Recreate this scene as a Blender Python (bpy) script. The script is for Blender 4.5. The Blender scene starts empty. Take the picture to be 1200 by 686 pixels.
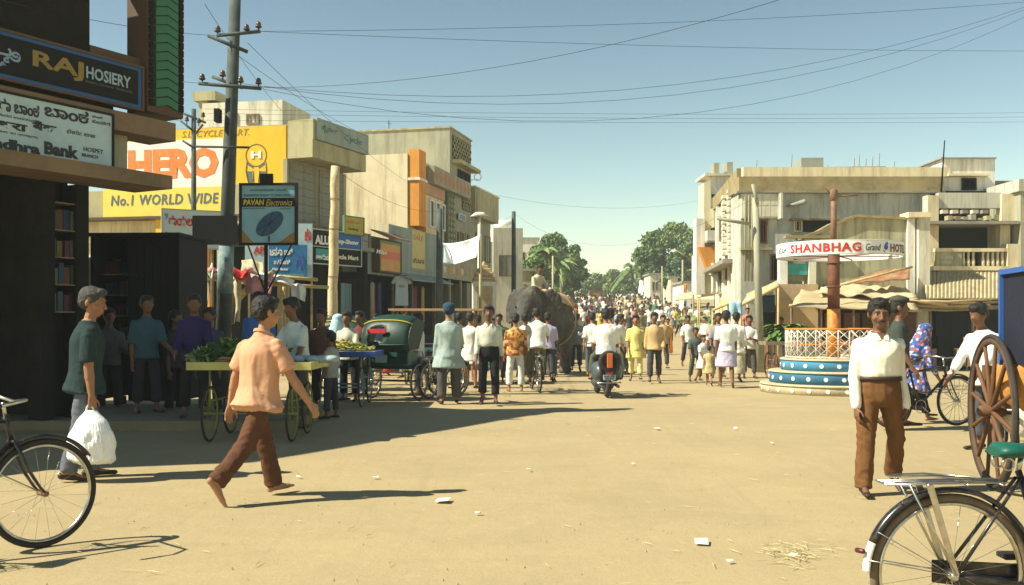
import bpy, bmesh, math, random
import numpy as np
from mathutils import Vector, Matrix, noise as mnoise
R = math.radians
rnd = random.Random(7)
sc = bpy.context.scene
C = sc.collection
F = 1166.67          # focal length in photo pixels (1200 wide), 35 mm lens
HZ = 378.0           # horizon row in the photo
EYE = 1.45
# ---------------------------------------------------------------- camera
cam = bpy.data.cameras.new('camera'); co = bpy.data.objects.new('camera', cam); C.objects.link(co)
cam.lens = 35; cam.sensor_width = 36; cam.shift_y = (HZ-343)/1200; cam.clip_end = 3000; cam.clip_start = .05
co.location = (0, 0, EYE); co.rotation_euler = (R(90), 0, 0); sc.camera = co
# ---------------------------------------------------------------- sky, sun, exposure
SUN = Vector((-.97, -.2425, 0)).normalized()
EL = R(46)
w = bpy.data.worlds.new('World'); sc.world = w; w.use_nodes = True
nt = w.node_tree; bg = nt.nodes['Background']
sky = nt.nodes.new('ShaderNodeTexSky'); sky.sky_type = 'NISHITA'; sky.sun_disc = False
sky.sun_elevation = EL; sky.sun_rotation = math.atan2(SUN.x, SUN.y) % (2*math.pi)
sky.air_density = 1.0; sky.dust_density = .05; sky.ozone_density = 2.0; sky.altitude = 200
tint = nt.nodes.new('ShaderNodeMix'); tint.data_type = 'RGBA'; tint.blend_type = 'MULTIPLY'; tint.inputs[0].default_value = 1
tint.inputs[7].default_value = (.96, .775, .50, 1)
hs = nt.nodes.new('ShaderNodeGamma'); hs.inputs['Gamma'].default_value = 1.5; nt.links.new(sky.outputs[0], hs.inputs['Color']); nt.links.new(hs.outputs[0], tint.inputs[6]); nt.links.new(tint.outputs[2], bg.inputs[0])
bg.inputs[1].default_value = .057
sl = bpy.data.lights.new('sun', 'SUN'); so = bpy.data.objects.new('sun', sl); C.objects.link(so)
sl.energy = 5.0; sl.angle = R(.53); sl.color = (1, .945, .75)
so.rotation_euler = Vector((SUN.x*math.cos(EL), SUN.y*math.cos(EL), math.sin(EL))).to_track_quat('Z', 'Y').to_euler()
sc.view_settings.view_transform = 'Standard'; sc.view_settings.look = 'None'; sc.view_settings.gamma = 1
sc.view_settings.exposure = .90
sc.render.engine = 'CYCLES'; sc.cycles.max_bounces = 5; sc.cycles.diffuse_bounces = 2

def gz(y):
    if y < 40: return 0.0
    t = y-40
    return 0.049*(t-8*(1-math.exp(-t/8))) if y < 150 else gz(149.9)+.004*(y-150)
def P(px, py, d): return Vector(((px-600)*d/F, d, EYE+(HZ-py)*d/F))
def G(px, py):
    d = EYE*F/(py-HZ); return Vector(((px-600)*d/F, d, 0))
def X(px, d): return (px-600)*d/F
def Z(py, d): return EYE+(HZ-py)*d/F
def ZG(py, d): return Z(py, d)

# ---------------------------------------------------------------- materials
_m = {}
def M(name, col, rough=.85, var=.18, scale=2.0, bump=.15, metal=0.0, stain=None, samt=.5, sscale=.7, streak=False, spec=.3, emit=0, fine=30, coat=0):
    if name in _m: return _m[name]
    m = bpy.data.materials.new(name); m.use_nodes = True; _m[name] = m
    n = m.node_tree.nodes; L = m.node_tree.links; b = n['Principled BSDF']
    b.inputs['Roughness'].default_value = rough; b.inputs['Metallic'].default_value = metal
    b.inputs['Specular IOR Level'].default_value = spec
    if coat: b.inputs['Coat Weight'].default_value = coat
    tc = n.new('ShaderNodeTexCoord')
    nz = n.new('ShaderNodeTexNoise'); nz.inputs['Scale'].default_value = scale; nz.inputs['Detail'].default_value = 8; nz.inputs['Roughness'].default_value = .65
    L.new(tc.outputs['Object'], nz.inputs['Vector'])
    mr = n.new('ShaderNodeMapRange'); mr.inputs[1].default_value = .25; mr.inputs[2].default_value = .75
    mr.inputs[3].default_value = 1-var; mr.inputs[4].default_value = 1+var
    L.new(nz.outputs['Fac'], mr.inputs[0])
    mul = n.new('ShaderNodeMix'); mul.data_type = 'RGBA'; mul.blend_type = 'MULTIPLY'; mul.inputs[0].default_value = 1
    mul.inputs[6].default_value = (*col, 1)
    L.new(mr.outputs[0], mul.inputs[7])
    out = mul.outputs[2]
    if stain:
        n2 = n.new('ShaderNodeTexNoise'); n2.inputs['Scale'].default_value = sscale; n2.inputs['Detail'].default_value = 9; n2.inputs['Roughness'].default_value = .7
        mp = n.new('ShaderNodeMapping'); L.new(tc.outputs['Object'], mp.inputs[0]); L.new(mp.outputs[0], n2.inputs['Vector'])
        mp.inputs['Location'].default_value = (3.1, 7.7, 1.3)
        if streak: mp.inputs['Scale'].default_value = (3.2, 3.2, .35)
        r2 = n.new('ShaderNodeMapRange'); r2.inputs[1].default_value = .47; r2.inputs[2].default_value = .68; r2.inputs[3].default_value = 0; r2.inputs[4].default_value = samt
        L.new(n2.outputs['Fac'], r2.inputs[0])
        mx = n.new('ShaderNodeMix'); mx.data_type = 'RGBA'; mx.inputs[7].default_value = (*stain, 1)
        L.new(r2.outputs[0], mx.inputs[0]); L.new(out, mx.inputs[6]); out = mx.outputs[2]
    L.new(out, b.inputs['Base Color'])
    if bump:
        n3 = n.new('ShaderNodeTexNoise'); n3.inputs['Scale'].default_value = fine; n3.inputs['Detail'].default_value = 5
        L.new(tc.outputs['Object'], n3.inputs['Vector'])
        bp = n.new('ShaderNodeBump'); bp.inputs['Strength'].default_value = bump; bp.inputs['Distance'].default_value = .02
        L.new(n3.outputs['Fac'], bp.inputs['Height']); L.new(bp.outputs[0], b.inputs['Normal'])
    if emit:
        b.inputs['Emission Strength'].default_value = emit; L.new(out, b.inputs['Emission Color'])
    return m
def cloth(col, k=None):
    return M('cloth_%02x%02x%02x' % tuple(int(max(0, min(1, c))*255) for c in col), col, .9, .14, 9, .10, spec=.12, fine=60, stain=tuple(q*.62 for q in col), samt=.5, sscale=3.5)
def paint(col, rough=.45):
    return M('paint_%02x%02x%02x' % tuple(int(c*255) for c in col), col, rough, .12, 5, .05, stain=tuple(c*.55+.03 for c in col), samt=.45, sscale=3)

# ---------------------------------------------------------------- mesh builder
class MB:
    def __init__(s): s.v = []; s.f = []; s.sm = []
    def add(s, v, f, sm=False):
        o = len(s.v); s.v += [tuple(q) for q in v]; s.f += [tuple(i+o for i in q) for q in f]; s.sm += [sm]*len(f); return s
    def box(s, x0, x1, y0, y1, z0, z1):
        if x0 > x1: x0, x1 = x1, x0
        if y0 > y1: y0, y1 = y1, y0
        if z0 > z1: z0, z1 = z1, z0
        return s.add([(x0,y0,z0),(x1,y0,z0),(x1,y1,z0),(x0,y1,z0),(x0,y0,z1),(x1,y0,z1),(x1,y1,z1),(x0,y1,z1)],
                     [(3,2,1,0),(4,5,6,7),(0,1,5,4),(1,2,6,5),(2,3,7,6),(3,0,4,7)])
    def hexa(s, p):   # 8 points: bottom 4 then top 4
        return s.add(p, [(3,2,1,0),(4,5,6,7),(0,1,5,4),(1,2,6,5),(2,3,7,6),(3,0,4,7)])
    def loft(s, rings, n=12, sm=True, caps=True):   # ring: (centre, ax, ay) vectors
        v = []
        for c, ax, ay in rings:
            for i in range(n):
                a = 2*math.pi*i/n; v.append(Vector(c)+Vector(ax)*math.cos(a)+Vector(ay)*math.sin(a))
        f = []
        for k in range(len(rings)-1):
            for i in range(n):
                j = (i+1) % n; f.append((k*n+i, k*n+j, (k+1)*n+j, (k+1)*n+i))
        s.add(v, f, sm)
        if caps:
            o = len(s.v)-len(v)
            s.f.append(tuple(o+i for i in reversed(range(n)))); s.sm.append(False)
            s.f.append(tuple(o+(len(rings)-1)*n+i for i in range(n))); s.sm.append(False)
        return s
    def tube(s, p0, p1, r0, r1=None, n=8):
        r1 = r0 if r1 is None else r1
        p0 = Vector(p0); p1 = Vector(p1); d = (p1-p0)
        if d.length < 1e-6: return s
        d.normalize(); a = d.orthogonal().normalized(); b = d.cross(a)
        return s.loft([(p0, a*r0, b*r0), (p1, a*r1, b*r1)], n)
    def path(s, pts, r, n=6, closed=False):
        pts = [Vector(p) for p in pts]; m = len(pts); rings = []
        up = None
        for i, p in enumerate(pts):
            if closed: d = pts[(i+1) % m]-pts[i-1]
            else: d = pts[min(i+1, m-1)]-pts[max(i-1, 0)]
            d.normalize()
            if up is None: up = d.orthogonal().normalized()
            a = (up-d*up.dot(d))
            a = a.normalized() if a.length > 1e-5 else d.orthogonal().normalized()
            up = a; rr = r[i] if isinstance(r, (list, tuple)) else r
            rings.append((p, a*rr, d.cross(a)*rr))
        if closed: rings.append(rings[0])
        return s.loft(rings, n, caps=not closed)
    def cap(s, p0, p1, r0, r1=None, n=10, flat=1.0, side=None):   # capsule with round ends
        r1 = r0 if r1 is None else r1
        p0 = Vector(p0); p1 = Vector(p1); d = p1-p0
        if d.length < 1e-6: d = Vector((0,0,1e-4))
        d.normalize()
        if side is None: a = d.orthogonal().normalized()
        else: a = (Vector(side)-d*Vector(side).dot(d)).normalized()
        b = d.cross(a); rg = []
        for t in (-85, -50, -20):
            c = math.cos(R(t)); rg.append((p0+d*r0*math.sin(R(t)), a*r0*c, b*r0*c*flat))
        for t in (20, 50, 85):
            c = math.cos(R(t)); rg.append((p1+d*r1*math.sin(R(t)), a*r1*c, b*r1*c*flat))
        return s.loft(rg, n)
    def ell(s, c, r, n=12, m=8, rot=None):
        c = Vector(c); v = []; f = []
        rot = rot or Matrix.Identity(3)
        for k in range(1, m):
            t = math.pi*k/m
            for i in range(n):
                a = 2*math.pi*i/n
                v.append(c+rot @ Vector((r[0]*math.sin(t)*math.cos(a), r[1]*math.sin(t)*math.sin(a), r[2]*math.cos(t))))
        v.append(c+rot @ Vector((0,0,r[2]))); v.append(c+rot @ Vector((0,0,-r[2])))
        T = len(v)-2; Bt = T+1
        for k in range(m-2):
            for i in range(n):
                j = (i+1) % n; f.append((k*n+i, (k+1)*n+i, (k+1)*n+j, k*n+j))
        for i in range(n):
            j = (i+1) % n; f.append((i, j, T)); f.append(((m-2)*n+j, (m-2)*n+i, Bt))
        return s.add(v, f, True)
    def torus(s, c, Rr, r, ax=(0,1,0), N=32, n=6, a0=0, a1=360, flat=1):
        c = Vector(c); ax = Vector(ax).normalized(); u = Vector((0,0,1)) if abs(ax.z) < .9 else Vector((1,0,0))
        u = (u-ax*u.dot(ax)).normalized(); wv = ax.cross(u); rg = []
        full = abs(a1-a0) >= 360; K = N if full else N
        for i in range(K+1):
            a = R(a0+(a1-a0)*i/K); e = u*math.cos(a)+wv*math.sin(a)
            rg.append((c+e*Rr, e*r, ax*r*flat))
        return s.loft(rg, n, caps=not full)
    def xf(s, mat):
        s.v = [tuple(mat @ Vector(p)) for p in s.v]; return s
    def join(s, o): return s.add(o.v, o.f) if not o.sm else s._j(o)
    def _j(s, o):
        k = len(s.v); s.v += o.v; s.f += [tuple(i+k for i in q) for q in o.f]; s.sm += o.sm; return s
    def mesh(s, name, mat=None, bevel=0):
        me = bpy.data.meshes.new(name); me.from_pydata(s.v, [], s.f)
        me.polygons.foreach_set('use_smooth', s.sm)
        if mat: me.materials.append(mat)
        bm = bmesh.new(); bm.from_mesh(me)
        if bevel:
            bmesh.ops.bevel(bm, geom=[e for e in bm.edges if len(e.link_faces) == 2 and e.calc_face_angle(0) > .6], offset=bevel, segments=1, affect='EDGES')
        bmesh.ops.recalc_face_normals(bm, faces=bm.faces); bm.to_mesh(me); bm.free()
        return me
    def build(s, name, mat, parent=None, bevel=0, **kw):
        return link(name, s.mesh(name, mat, bevel), parent, **kw)
def link(name, me, parent=None, label=None, cat=None, group=None, kind=None, loc=None, rz=0):
    o = bpy.data.objects.new(name, me); C.objects.link(o)
    if parent: o.parent = parent
    if loc is not None: o.location = loc
    if rz: o.rotation_euler = (0, 0, rz)
    if label: o['label'] = label
    if cat: o['category'] = cat
    if group: o['group'] = group
    if kind: o['kind'] = kind
    return o
def thing(name, label, cat, loc=(0,0,0), rz=0, group=None):
    o = bpy.data.objects.new(name, None); C.objects.link(o); o.empty_display_size = .2
    o.location = loc; o.rotation_euler = (0, 0, rz); o['label'] = label; o['category'] = cat
    if group: o['group'] = group
    return o
def dup(root, loc=None, rz=None, label=None, scale=None):
    def cp(o, par):
        c = o.copy(); C.objects.link(c)
        if par: c.parent = par
        for ch in o.children: cp(ch, c)
        return c
    r = cp(root, None)
    if loc is not None: r.location = loc
    if rz is not None: r.rotation_euler = (0, 0, rz)
    if label: r['label'] = label
    if scale: r.scale = scale
    return r
_ts = bpy.data.scenes.new('scratch')
def remesh(mb, vox, smooth=4, name='m', fac=.5):
    me = bpy.data.meshes.new('tmp'); me.from_pydata(mb.v, [], mb.f)
    bm = bmesh.new(); bm.from_mesh(me); bmesh.ops.recalc_face_normals(bm, faces=bm.faces); bm.to_mesh(me); bm.free()
    o = bpy.data.objects.new('tmp', me); _ts.collection.objects.link(o)
    r = o.modifiers.new('r', 'REMESH'); r.mode = 'VOXEL'; r.voxel_size = vox; r.use_smooth_shade = True
    if smooth:
        q = o.modifiers.new('s', 'SMOOTH'); q.iterations = smooth; q.factor = fac
    _ts.view_layers[0].update(); dg = _ts.view_layers[0].depsgraph; dg.update()
    out = bpy.data.meshes.new_from_object(o.evaluated_get(dg)); out.name = name
    bpy.data.objects.remove(o); bpy.data.meshes.remove(me)
    out.polygons.foreach_set('use_smooth', [True]*len(out.polygons))
    return out
# ---------------------------------------------------------------- lettering
FONTS = {}
def font(k):
    import os
    if k not in FONTS:
        d = os.path.join(bpy.utils.resource_path('LOCAL'), 'datafiles', 'fonts')
        try: FONTS[k] = bpy.data.fonts.load(os.path.join(d, k))
        except Exception: FONTS[k] = None
    return FONTS[k]
def text_geo(t, w, h, bold=0, shear=0, spacing=1.0, fnt=None):
    cu = bpy.data.curves.new('t', 'FONT'); cu.body = t; cu.size = 1; cu.offset = bold; cu.shear = shear; cu.space_character = spacing
    cu.resolution_u = 2
    if fnt and font(fnt): cu.font = font(fnt)
    o = bpy.data.objects.new('t', cu); _ts.collection.objects.link(o)
    _ts.view_layers[0].update(); dg = _ts.view_layers[0].depsgraph; dg.update()
    me = bpy.data.meshes.new_from_object(o.evaluated_get(dg))
    v = [tuple(q.co) for q in me.vertices]; f = [tuple(p.vertices) for p in me.polygons]
    bpy.data.objects.remove(o); bpy.data.curves.remove(cu); bpy.data.meshes.remove(me)
    if not v: return [], []
    x0 = min(q[0] for q in v); x1 = max(q[0] for q in v); y0 = min(q[1] for q in v); y1 = max(q[1] for q in v)
    return [((q[0]-x0)/(x1-x0+1e-6)*w, (q[1]-y0)/(y1-y0+1e-6)*h) for q in v], f
def lettering(t, x, z, w, h, y, mat, parent, thick=.006, warp=None, name='lettering', **kw):
    """flat letters in the local xz plane at depth y (facing -y), raised by THICK"""
    v, f = text_geo(t, w, h, **kw)
    if not v: return
    mb = MB(); q = []
    for a, b in v:
        p = (x+a, y, z+b) if warp is None else warp(x+a, z+b, y)
        q.append(p)
    mb.add(q, f)
    me = bpy.data.meshes.new(name); me.from_pydata(mb.v, [], mb.f); me.materials.append(mat)
    bm = bmesh.new(); bm.from_mesh(me)
    if thick:
        ex = bmesh.ops.extrude_face_region(bm, geom=bm.faces[:])
        vs = [g for g in ex['geom'] if isinstance(g, bmesh.types.BMVert)]
        bmesh.ops.translate(bm, verts=vs, vec=(0, -thick, 0) if warp is None else (0, -thick, 0))
    bmesh.ops.recalc_face_normals(bm, faces=bm.faces); bm.to_mesh(me); bm.free()
    return link(name, me, parent)
class Fr:
    """facade frame: origin on the ground, local x along the facade, local -y out of it"""
    def __init__(s, o, th): s.o = Vector((o[0], o[1])); s.th = th; s.u = Vector((math.cos(th), math.sin(th))); s.V = Vector((-math.sin(th), math.cos(th)))
    def uz(s, px, py, y=0):
        k = (px-600)/F; o = s.o+s.V*y
        t = (k*o.y-o.x)/(s.u.x-k*s.u.y); d = o.y+t*s.u.y
        return t, EYE+(HZ-py)*d/F
    def U(s, px, y=0): return s.uz(px, 300, y)[0]
    def Zp(s, px, py, y=0): return s.uz(px, py, y)[1]
    def loc(s, z=0): return (s.o.x, s.o.y, z)
    def W(s, x, y, z): q = s.o+s.u*x+s.V*y; return Vector((q.x, q.y, z))
# ================================================================ people
SKIN = M('skin_brown', (.30, .145, .075), .55, .1, 12, .1, spec=.35)
SKIN2 = M('skin_dark', (.17, .08, .045), .55, .1, 12, .1, spec=.35)
SKIN3 = M('skin_tan', (.38, .19, .10), .55, .1, 12, .1, spec=.35)
HAIR = M('hair_black', (.012, .010, .009), .5, .3, 30, .6, spec=.4, fine=120)
HAIRG = M('hair_grey', (.055, .05, .045), .6, .7, 40, .6, fine=120)
EYEW = M('eye_white', (.32, .29, .25), .3, 0, 1, 0)
LEATHER = M('leather', (.04, .022, .014), .5, .2, 8, .1)
def dirv(s, sw, ab):
    return Vector((s*math.sin(R(ab)), -math.sin(R(sw))*math.cos(R(ab)), -math.cos(R(sw))*math.cos(R(ab))))
def skeleton(H, p):
    k = {}
    lean = R(p.get('lean', 0)); tw = R(p.get('twist', 0))
    up = Vector((math.sin(R(p.get('side', 0))), -math.sin(lean), math.cos(lean))).normalized()
    pel = Vector((0, 0, p.get('pelz', .52*H)))
    X_ = Vector((math.cos(tw), math.sin(tw), 0)); k['X'] = X_
    k['pel'] = pel; k['up'] = up
    k['t'] = lambda h: pel+up*((h-.52)*H)
    k['fy'] = up.cross(X_).normalized()*1.0   # sideways x up => depth axis (points +y)
    for s, n in ((-1, 'R'), (1, 'L')):
        sh = k['t'](.768)+X_*s*.100*H
        a = p.get('arm'+n, (0, 7, 12)); du = dirv(s, a[0], a[1]); e = sh+du*.175*H
        df = dirv(s, a[0]+a[2], a[3] if len(a) > 3 else a[1]*.4); wr = e+df*.148*H
        if len(a) > 4:   # explicit yaw of the forearm
            pass
        k['sh'+n] = sh; k['el'+n] = e; k['wr'+n] = wr; k['fd'+n] = df
        hp = pel+Vector((s*.052*H, 0, -.005*H)); l = p.get('leg'+n, (0, 0, 3)); ab = l[2] if len(l) > 2 else 3
        kn = hp+dirv(s, l[0], ab)*.238*H; an = kn+dirv(s, l[0]-l[1], ab*.5)*.235*H
        fp = l[3] if len(l) > 3 else 0
        fd = Vector((s*.15, -math.cos(R(fp)), -math.sin(R(fp)))).normalized()
        k['hp'+n] = hp; k['kn'+n] = kn; k['an'+n] = an; k['ft'+n] = fd; k['fp'+n] = fp
    if 'pelz' not in p:
        zs = []
        for n in 'RL':
            fd = k['ft'+n]; zs += [k['an'+n].z-.042*H*math.cos(R(k['fp'+n])), k['an'+n].z+fd.z*.115*H-.020*H]
        d = Vector((0, 0, -min(zs)))
        for q in list(k):
            if q[:2] in ('sh', 'el', 'wr', 'hp', 'kn', 'an') or q == 'pel': k[q] = k[q]+d
        pel = k['pel']; k['t'] = lambda h: pel+up*((h-.52)*H)
    hy, hp_ = p.get('head', (0, 0))
    k['hc'] = k['t'](.929)+Vector((0, -.012*H-math.sin(R(hp_))*.03, 0))
    k['hr'] = Matrix.Rotation(R(hy)+tw, 3, 'Z') @ Matrix.Rotation(R(hp_), 3, 'X')
    return k
def body_mb(H, p, k, hi):
    m = MB(); t = k['t']; Xa = k['X']; Ya = k['fy']; b = p.get('fat', 1.0)*H
    def ring(h, rx, ry, dy=0): return (t(h)+Ya*dy*H, Xa*rx*b, Ya*ry*b)
    m.loft([ring(.46, .04, .04), ring(.49, .068, .05), ring(.53, .074, .052), ring(.60, .062, .042), ring(.68, .068, .045), ring(.74, .076, .048),
            ring(.76, .078, .040), ring(.79, .058, .036), ring(.84, .034, .034)], 16)
    m.cap(t(.82), k['hc']-Vector((0, 0, .03*H)), .033*H, .031*H, 10)
    hc = k['hc']; hr = k['hr']; s = H/1.52
    def hp(x, y, z): return hc+hr @ (Vector((x, y, z))*s)
    def he(c, r): m.ell(hp(*c), [q*s for q in r], 16, 10, hr)
    he((0, .012, .032), (.077, .095, .088)); he((0, -.02, -.02), (.064, .072, .085)); he((0, -.036, -.075), (.042, .045, .034))
    for q in (-1, 1): he((q*.079, .01, 0), (.011, .02, .031))
    if hi:
        m.cap(hp(0, -.088, .025), hp(0, -.112, -.018), .008*s, .013*s, 8); he((0, -.1, -.024), (.019, .013, .010))
        m.cap(hp(-.038, -.076, .036), hp(.038, -.076, .036), .012*s, None, 8)
        m.cap(hp(-.02, -.084, -.052), hp(.02, -.084, -.052), .009*s, None, 8); m.cap(hp(-.016, -.08, -.066), hp(.016, -.08, -.066), .009*s, None, 8)
        for q in (-1, 1): he((q*.042, -.058, -.022), (.026, .026, .026))
    else:
        he((0, -.09, -.008), (.013, .022, .024))
    for n, sgn in (('R', -1), ('L', 1)):
        sh, e, wr, fd = k['sh'+n], k['el'+n], k['wr'+n], k['fd'+n]
        m.cap(sh, e, .027*b, .025*b); m.cap(e, e+(wr-e)*.35, .025*b, .0255*b); m.cap(e+(wr-e)*.3, wr, .0255*b, .0165*b)
        # hand
        inn = Vector((-sgn, .25, 0)); inn = (inn-fd*inn.dot(fd)).normalized(); wv = fd.cross(inn).normalized()
        if wv.y > 0: wv = -wv      # wv points forward (thumb side)
        L = .105*H; curl = p.get('curl', 35)
        if hi:
            pc = wr+fd*L*.05
            m.loft([(wr, wv*.016*H/1.0, inn*.012*H), (wr+fd*L*.2, wv*.021*H, inn*.011*H), (wr+fd*L*.45, wv*.024*H, inn*.009*H), (wr+fd*L*.52, wv*.021*H, inn*.006*H)], 12)
            for i, (off, ln) in enumerate(((.0175, .40), (.006, .45), (-.006, .42), (-.017, .33))):
                b0 = wr+fd*L*.47+wv*off*H; a = b0; ang = R(curl*(.35+.12*i))
                for sgm in range(3):
                    dr = (fd*math.cos(ang)+inn*math.sin(ang)+wv*off*5*.3).normalized()
                    nb = a+dr*L*ln*(.44, .32, .26)[sgm]; m.cap(a, nb, (.0088, .0080, .0072)[sgm]*s*1.0, (.0080, .0072, .0062)[sgm]*s, 8); a = nb; ang += R(curl*.6)
            tb = wr+fd*L*.14+wv*.017*H; d1 = (fd*.75+wv*.6+inn*.25).normalized(); d2 = (fd*.92+wv*.2+inn*.35).normalized()
            m.cap(tb-wv*.006*H, tb+d1*L*.28, .012*s, .0095*s, 8); m.cap(tb+d1*L*.28, tb+d1*L*.28+d2*L*.24, .0095*s, .0075*s, 8)
        else:
            m.cap(wr, wr+fd*L*.42, .019*H, .021*H, 8, .6, wv)
            for off in (.013, 0, -.013):
                m.cap(wr+fd*L*.4+wv*off*H, wr+fd*L*.85+wv*off*1.5*H+inn*.012, .008*H, .007*H, 6)
            tb = wr+fd*L*.12+wv*.014*H; m.cap(tb, tb+(fd*.8+wv*.6)*L*.4, .008*H, .0065*H, 6)
        h_, kn, an, ft = k['hp'+n], k['kn'+n], k['an'+n], k['ft'+n]
        m.cap(h_, kn, .040*b, .030*b, 12); m.cap(kn, kn+(an-kn)*.35, .032*b, .033*b); m.cap(kn+(an-kn)*.3, an, .033*b, .020*b)
        upf = Vector((0, ft.z, -ft.y)).normalized()
        he_ = an-ft*.022*H-upf*.02*H; ball = an+ft*.085*H-upf*.026*H; toe = an+ft*.118*H-upf*.030*H
        sd = ft.cross(upf)
        m.cap(an, he_, .021*H, .019*H, 8); m.cap(he_, ball, .019*H, .020*H, 10, .75, sd); m.cap(an, ball, .019*H, .014*H, 8, .9, sd); m.cap(ball, toe, .022*H, .016*H, 8, .55, sd)
    return m
def leg_at(k, n, z):
    a, b, c = k['hp'+n], k['kn'+n], k['an'+n]
    for p, q in ((a, b), (b, c)):
        if min(p.z, q.z) <= z <= max(p.z, q.z) and abs(p.z-q.z) > 1e-4: return p+(q-p)*((z-p.z)/(q.z-p.z))
    return c if z < c.z else a
def top_mb(H, p, k, kind, slv, hem, flare=1.0):
    m = MB(); t = k['t']; Xa = k['X']; Ya = k['fy']; b = p.get('fat', 1.0)*H
    def ring(h, rx, ry, dy=0): return (t(h)+Ya*dy*H, Xa*rx*b, Ya*ry*b)
    rg = []
    if kind == 'tucked':
        rg = [ring(.585, .086, .068), ring(.60, .098, .080), ring(.625, .105, .087), ring(.66, .104, .083)]
    else:
        low = max(hem, .47)
        if hem < .47:
            for z_ in np.linspace(hem, .46, 5):
                z = z_*H+(k['pel'].z-.52*H); l, r = leg_at(k, 'L', z), leg_at(k, 'R', z); c = (l+r)/2
                g = (.47-z_)*flare*.12
                rg.append((Vector((c.x*.6+k['pel'].x*.4, c.y*.6+k['pel'].y*.4, z)), Xa*(.105+g)*b+Vector((abs(l.x-r.x)*.25, 0, 0)), Ya*((.082+g*.7)*b+abs(l.y-r.y)*.4)))
        zl = k['pel'].z-.05*H; ll, lr = leg_at(k, 'L', zl-.06*H), leg_at(k, 'R', zl-.06*H); ey = abs(ll.y-lr.y)*.42/b if 'pelz' not in p else 0
        rg += [ring(low, .112*(flare if hem >= .44 else 1), .088*(flare if hem >= .44 else 1)+ey), ring(max(.50, low+.02), .108, .085+ey*.6), ring(.56, .100, .078), ring(.60, .099, .076), ring(.66, .102, .078)]
    rg += [ring(.72, .110, .080), ring(.748, .110, .074), ring(.774, .102, .064), ring(.794, .084, .056), ring(.812, .056, .048), ring(.824, .043, .042), ring(.832, .041, .041)]
    m.loft(rg, 20)
    for n, s in (('R', -1), ('L', 1)):
        sh, e, wr = k['sh'+n], k['el'+n], k['wr'+n]
        if slv <= 0: continue
        m.cap(sh-Xa*s*.03*H-k['up']*.008*H, sh, .031*b, .034*b, 12)
        f = min(slv, 1.0); q = sh+(e-sh)*f
        if slv <= 1: m.loft([(sh+(e-sh)*g, v1*rr, v2*rr) for g, rr, v1, v2 in [(g_, r_, (e-sh).orthogonal().normalized(), (e-sh).normalized().cross((e-sh).orthogonal().normalized())) for g_, r_ in ((-.08, .028*b), (.05, .038*b), (f*.6, .040*b), (f, .043*b))]], 12)
        else:
            m.cap(sh, e, .034*b, .032*b, 12)
            g = slv-1; m.cap(e, e+(wr-e)*g, .034*b, .0265*b, 10)
    return m
def trous_mb(H, p, k, hem=.05, wide=1.0, waist=.605):
    m = MB(); t = k['t']; Xa = k['X']; Ya = k['fy']; b = p.get('fat', 1.0)*H
    def ring(h, rx, ry, dy=0): return (t(h)+Ya*dy*H, Xa*rx*b, Ya*ry*b)
    g = 1.0 if waist > .6 else .88; top_ = waist if waist > .6 else .545
    m.loft([ring(.455, .055, .05), ring(.48, .094*g, .074*g), ring(.53, .101*g, .079*g), ring((.53+top_)/2+.005, .096*g, .076*g), ring(top_, .088*g, .069*g)], 20)
    for n in 'RL':
        h_, kn, an = k['hp'+n], k['kn'+n], k['an'+n]
        m.cap(h_, kn, (.056 if waist > .6 else .052)*b, .045*b*wide, 14)
        g = 1-hem/.24; q = kn+(an-kn)*g
        if g > 0:
            d = (an-kn).normalized(); a = d.orthogonal().normalized(); c = d.cross(a)
            m.cap(kn, kn+(q-kn)*.2, .045*b*wide, .043*b*wide, 14)
            m.loft([(kn, a*.043*b*wide, c*.043*b*wide), (kn+(q-kn)*.5, a*.041*b*wide, c*.041*b*wide), (q, a*.040*b*wide, c*.043*b*wide)], 14)
    return m
def skirt_mb(H, p, k, hem=.05, flare=1.0, waist=.61):
    m = MB(); b = p.get('fat', 1.0)*H; Xa = k['X']; Ya = k['fy']; t = k['t']; rg = []
    zp = k['pel'].z-.52*H
    for h in np.linspace(hem, .46, 6):
        z = h*H+zp; l, r = leg_at(k, 'L', z), leg_at(k, 'R', z); c = (l+r)/2
        rg.append((Vector((c.x, c.y, z)), Vector((.055*b*flare+abs(l.x-r.x)/2+.01, 0, 0)), Vector((0, .055*b*flare+abs(l.y-r.y)/2, 0))))
    rg += [(t(.50), Xa*.106*b, Ya*.084*b), (t(.56), Xa*.10*b, Ya*.078*b), (t(waist), Xa*.09*b, Ya*.072*b)]
    return m.loft(rg, 20)
def hair_mb(H, k, style='short'):
    m = MB(); s = H/1.52; hc = k['hc']; hr = k['hr']
    def hp(x, y, z): return hc+hr @ (Vector((x, y, z))*s)
    def e(c, r, n=16): m.ell(hp(*c), [q*s for q in r], n, 10, hr)
    if style == 'bald': e((0, .05, .01), (.083, .065, .06)); return m
    e((0, .022, .052), (.086, .098, .082)); e((0, .045, .01), (.081, .074, .075)); 
    e((0, -.045, .098), (.062, .046, .030))
    for q in (-1, 1): e((q*.072, -.005, .03), (.014, .03, .035))
    if style == 'long': e((0, .08, -.05), (.06, .05, .12)); e((0, .085, -.2), (.022, .022, .16))
    for i in range(26 if style != 'bald' else 0):
        a_ = i*2.4; e_ = .25+.75*((i*7)%26)/26; d_ = Vector((math.cos(a_)*math.cos(e_), .25+math.sin(a_)*math.cos(e_), math.sin(e_)+.15)); e((d_.x*.070, d_.y*.078, .03+d_.z*.075), (.026, .028, .022), 8)
    if style == 'bun': e((0, .115, -.01), (.045, .04, .045))
    return m
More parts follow.
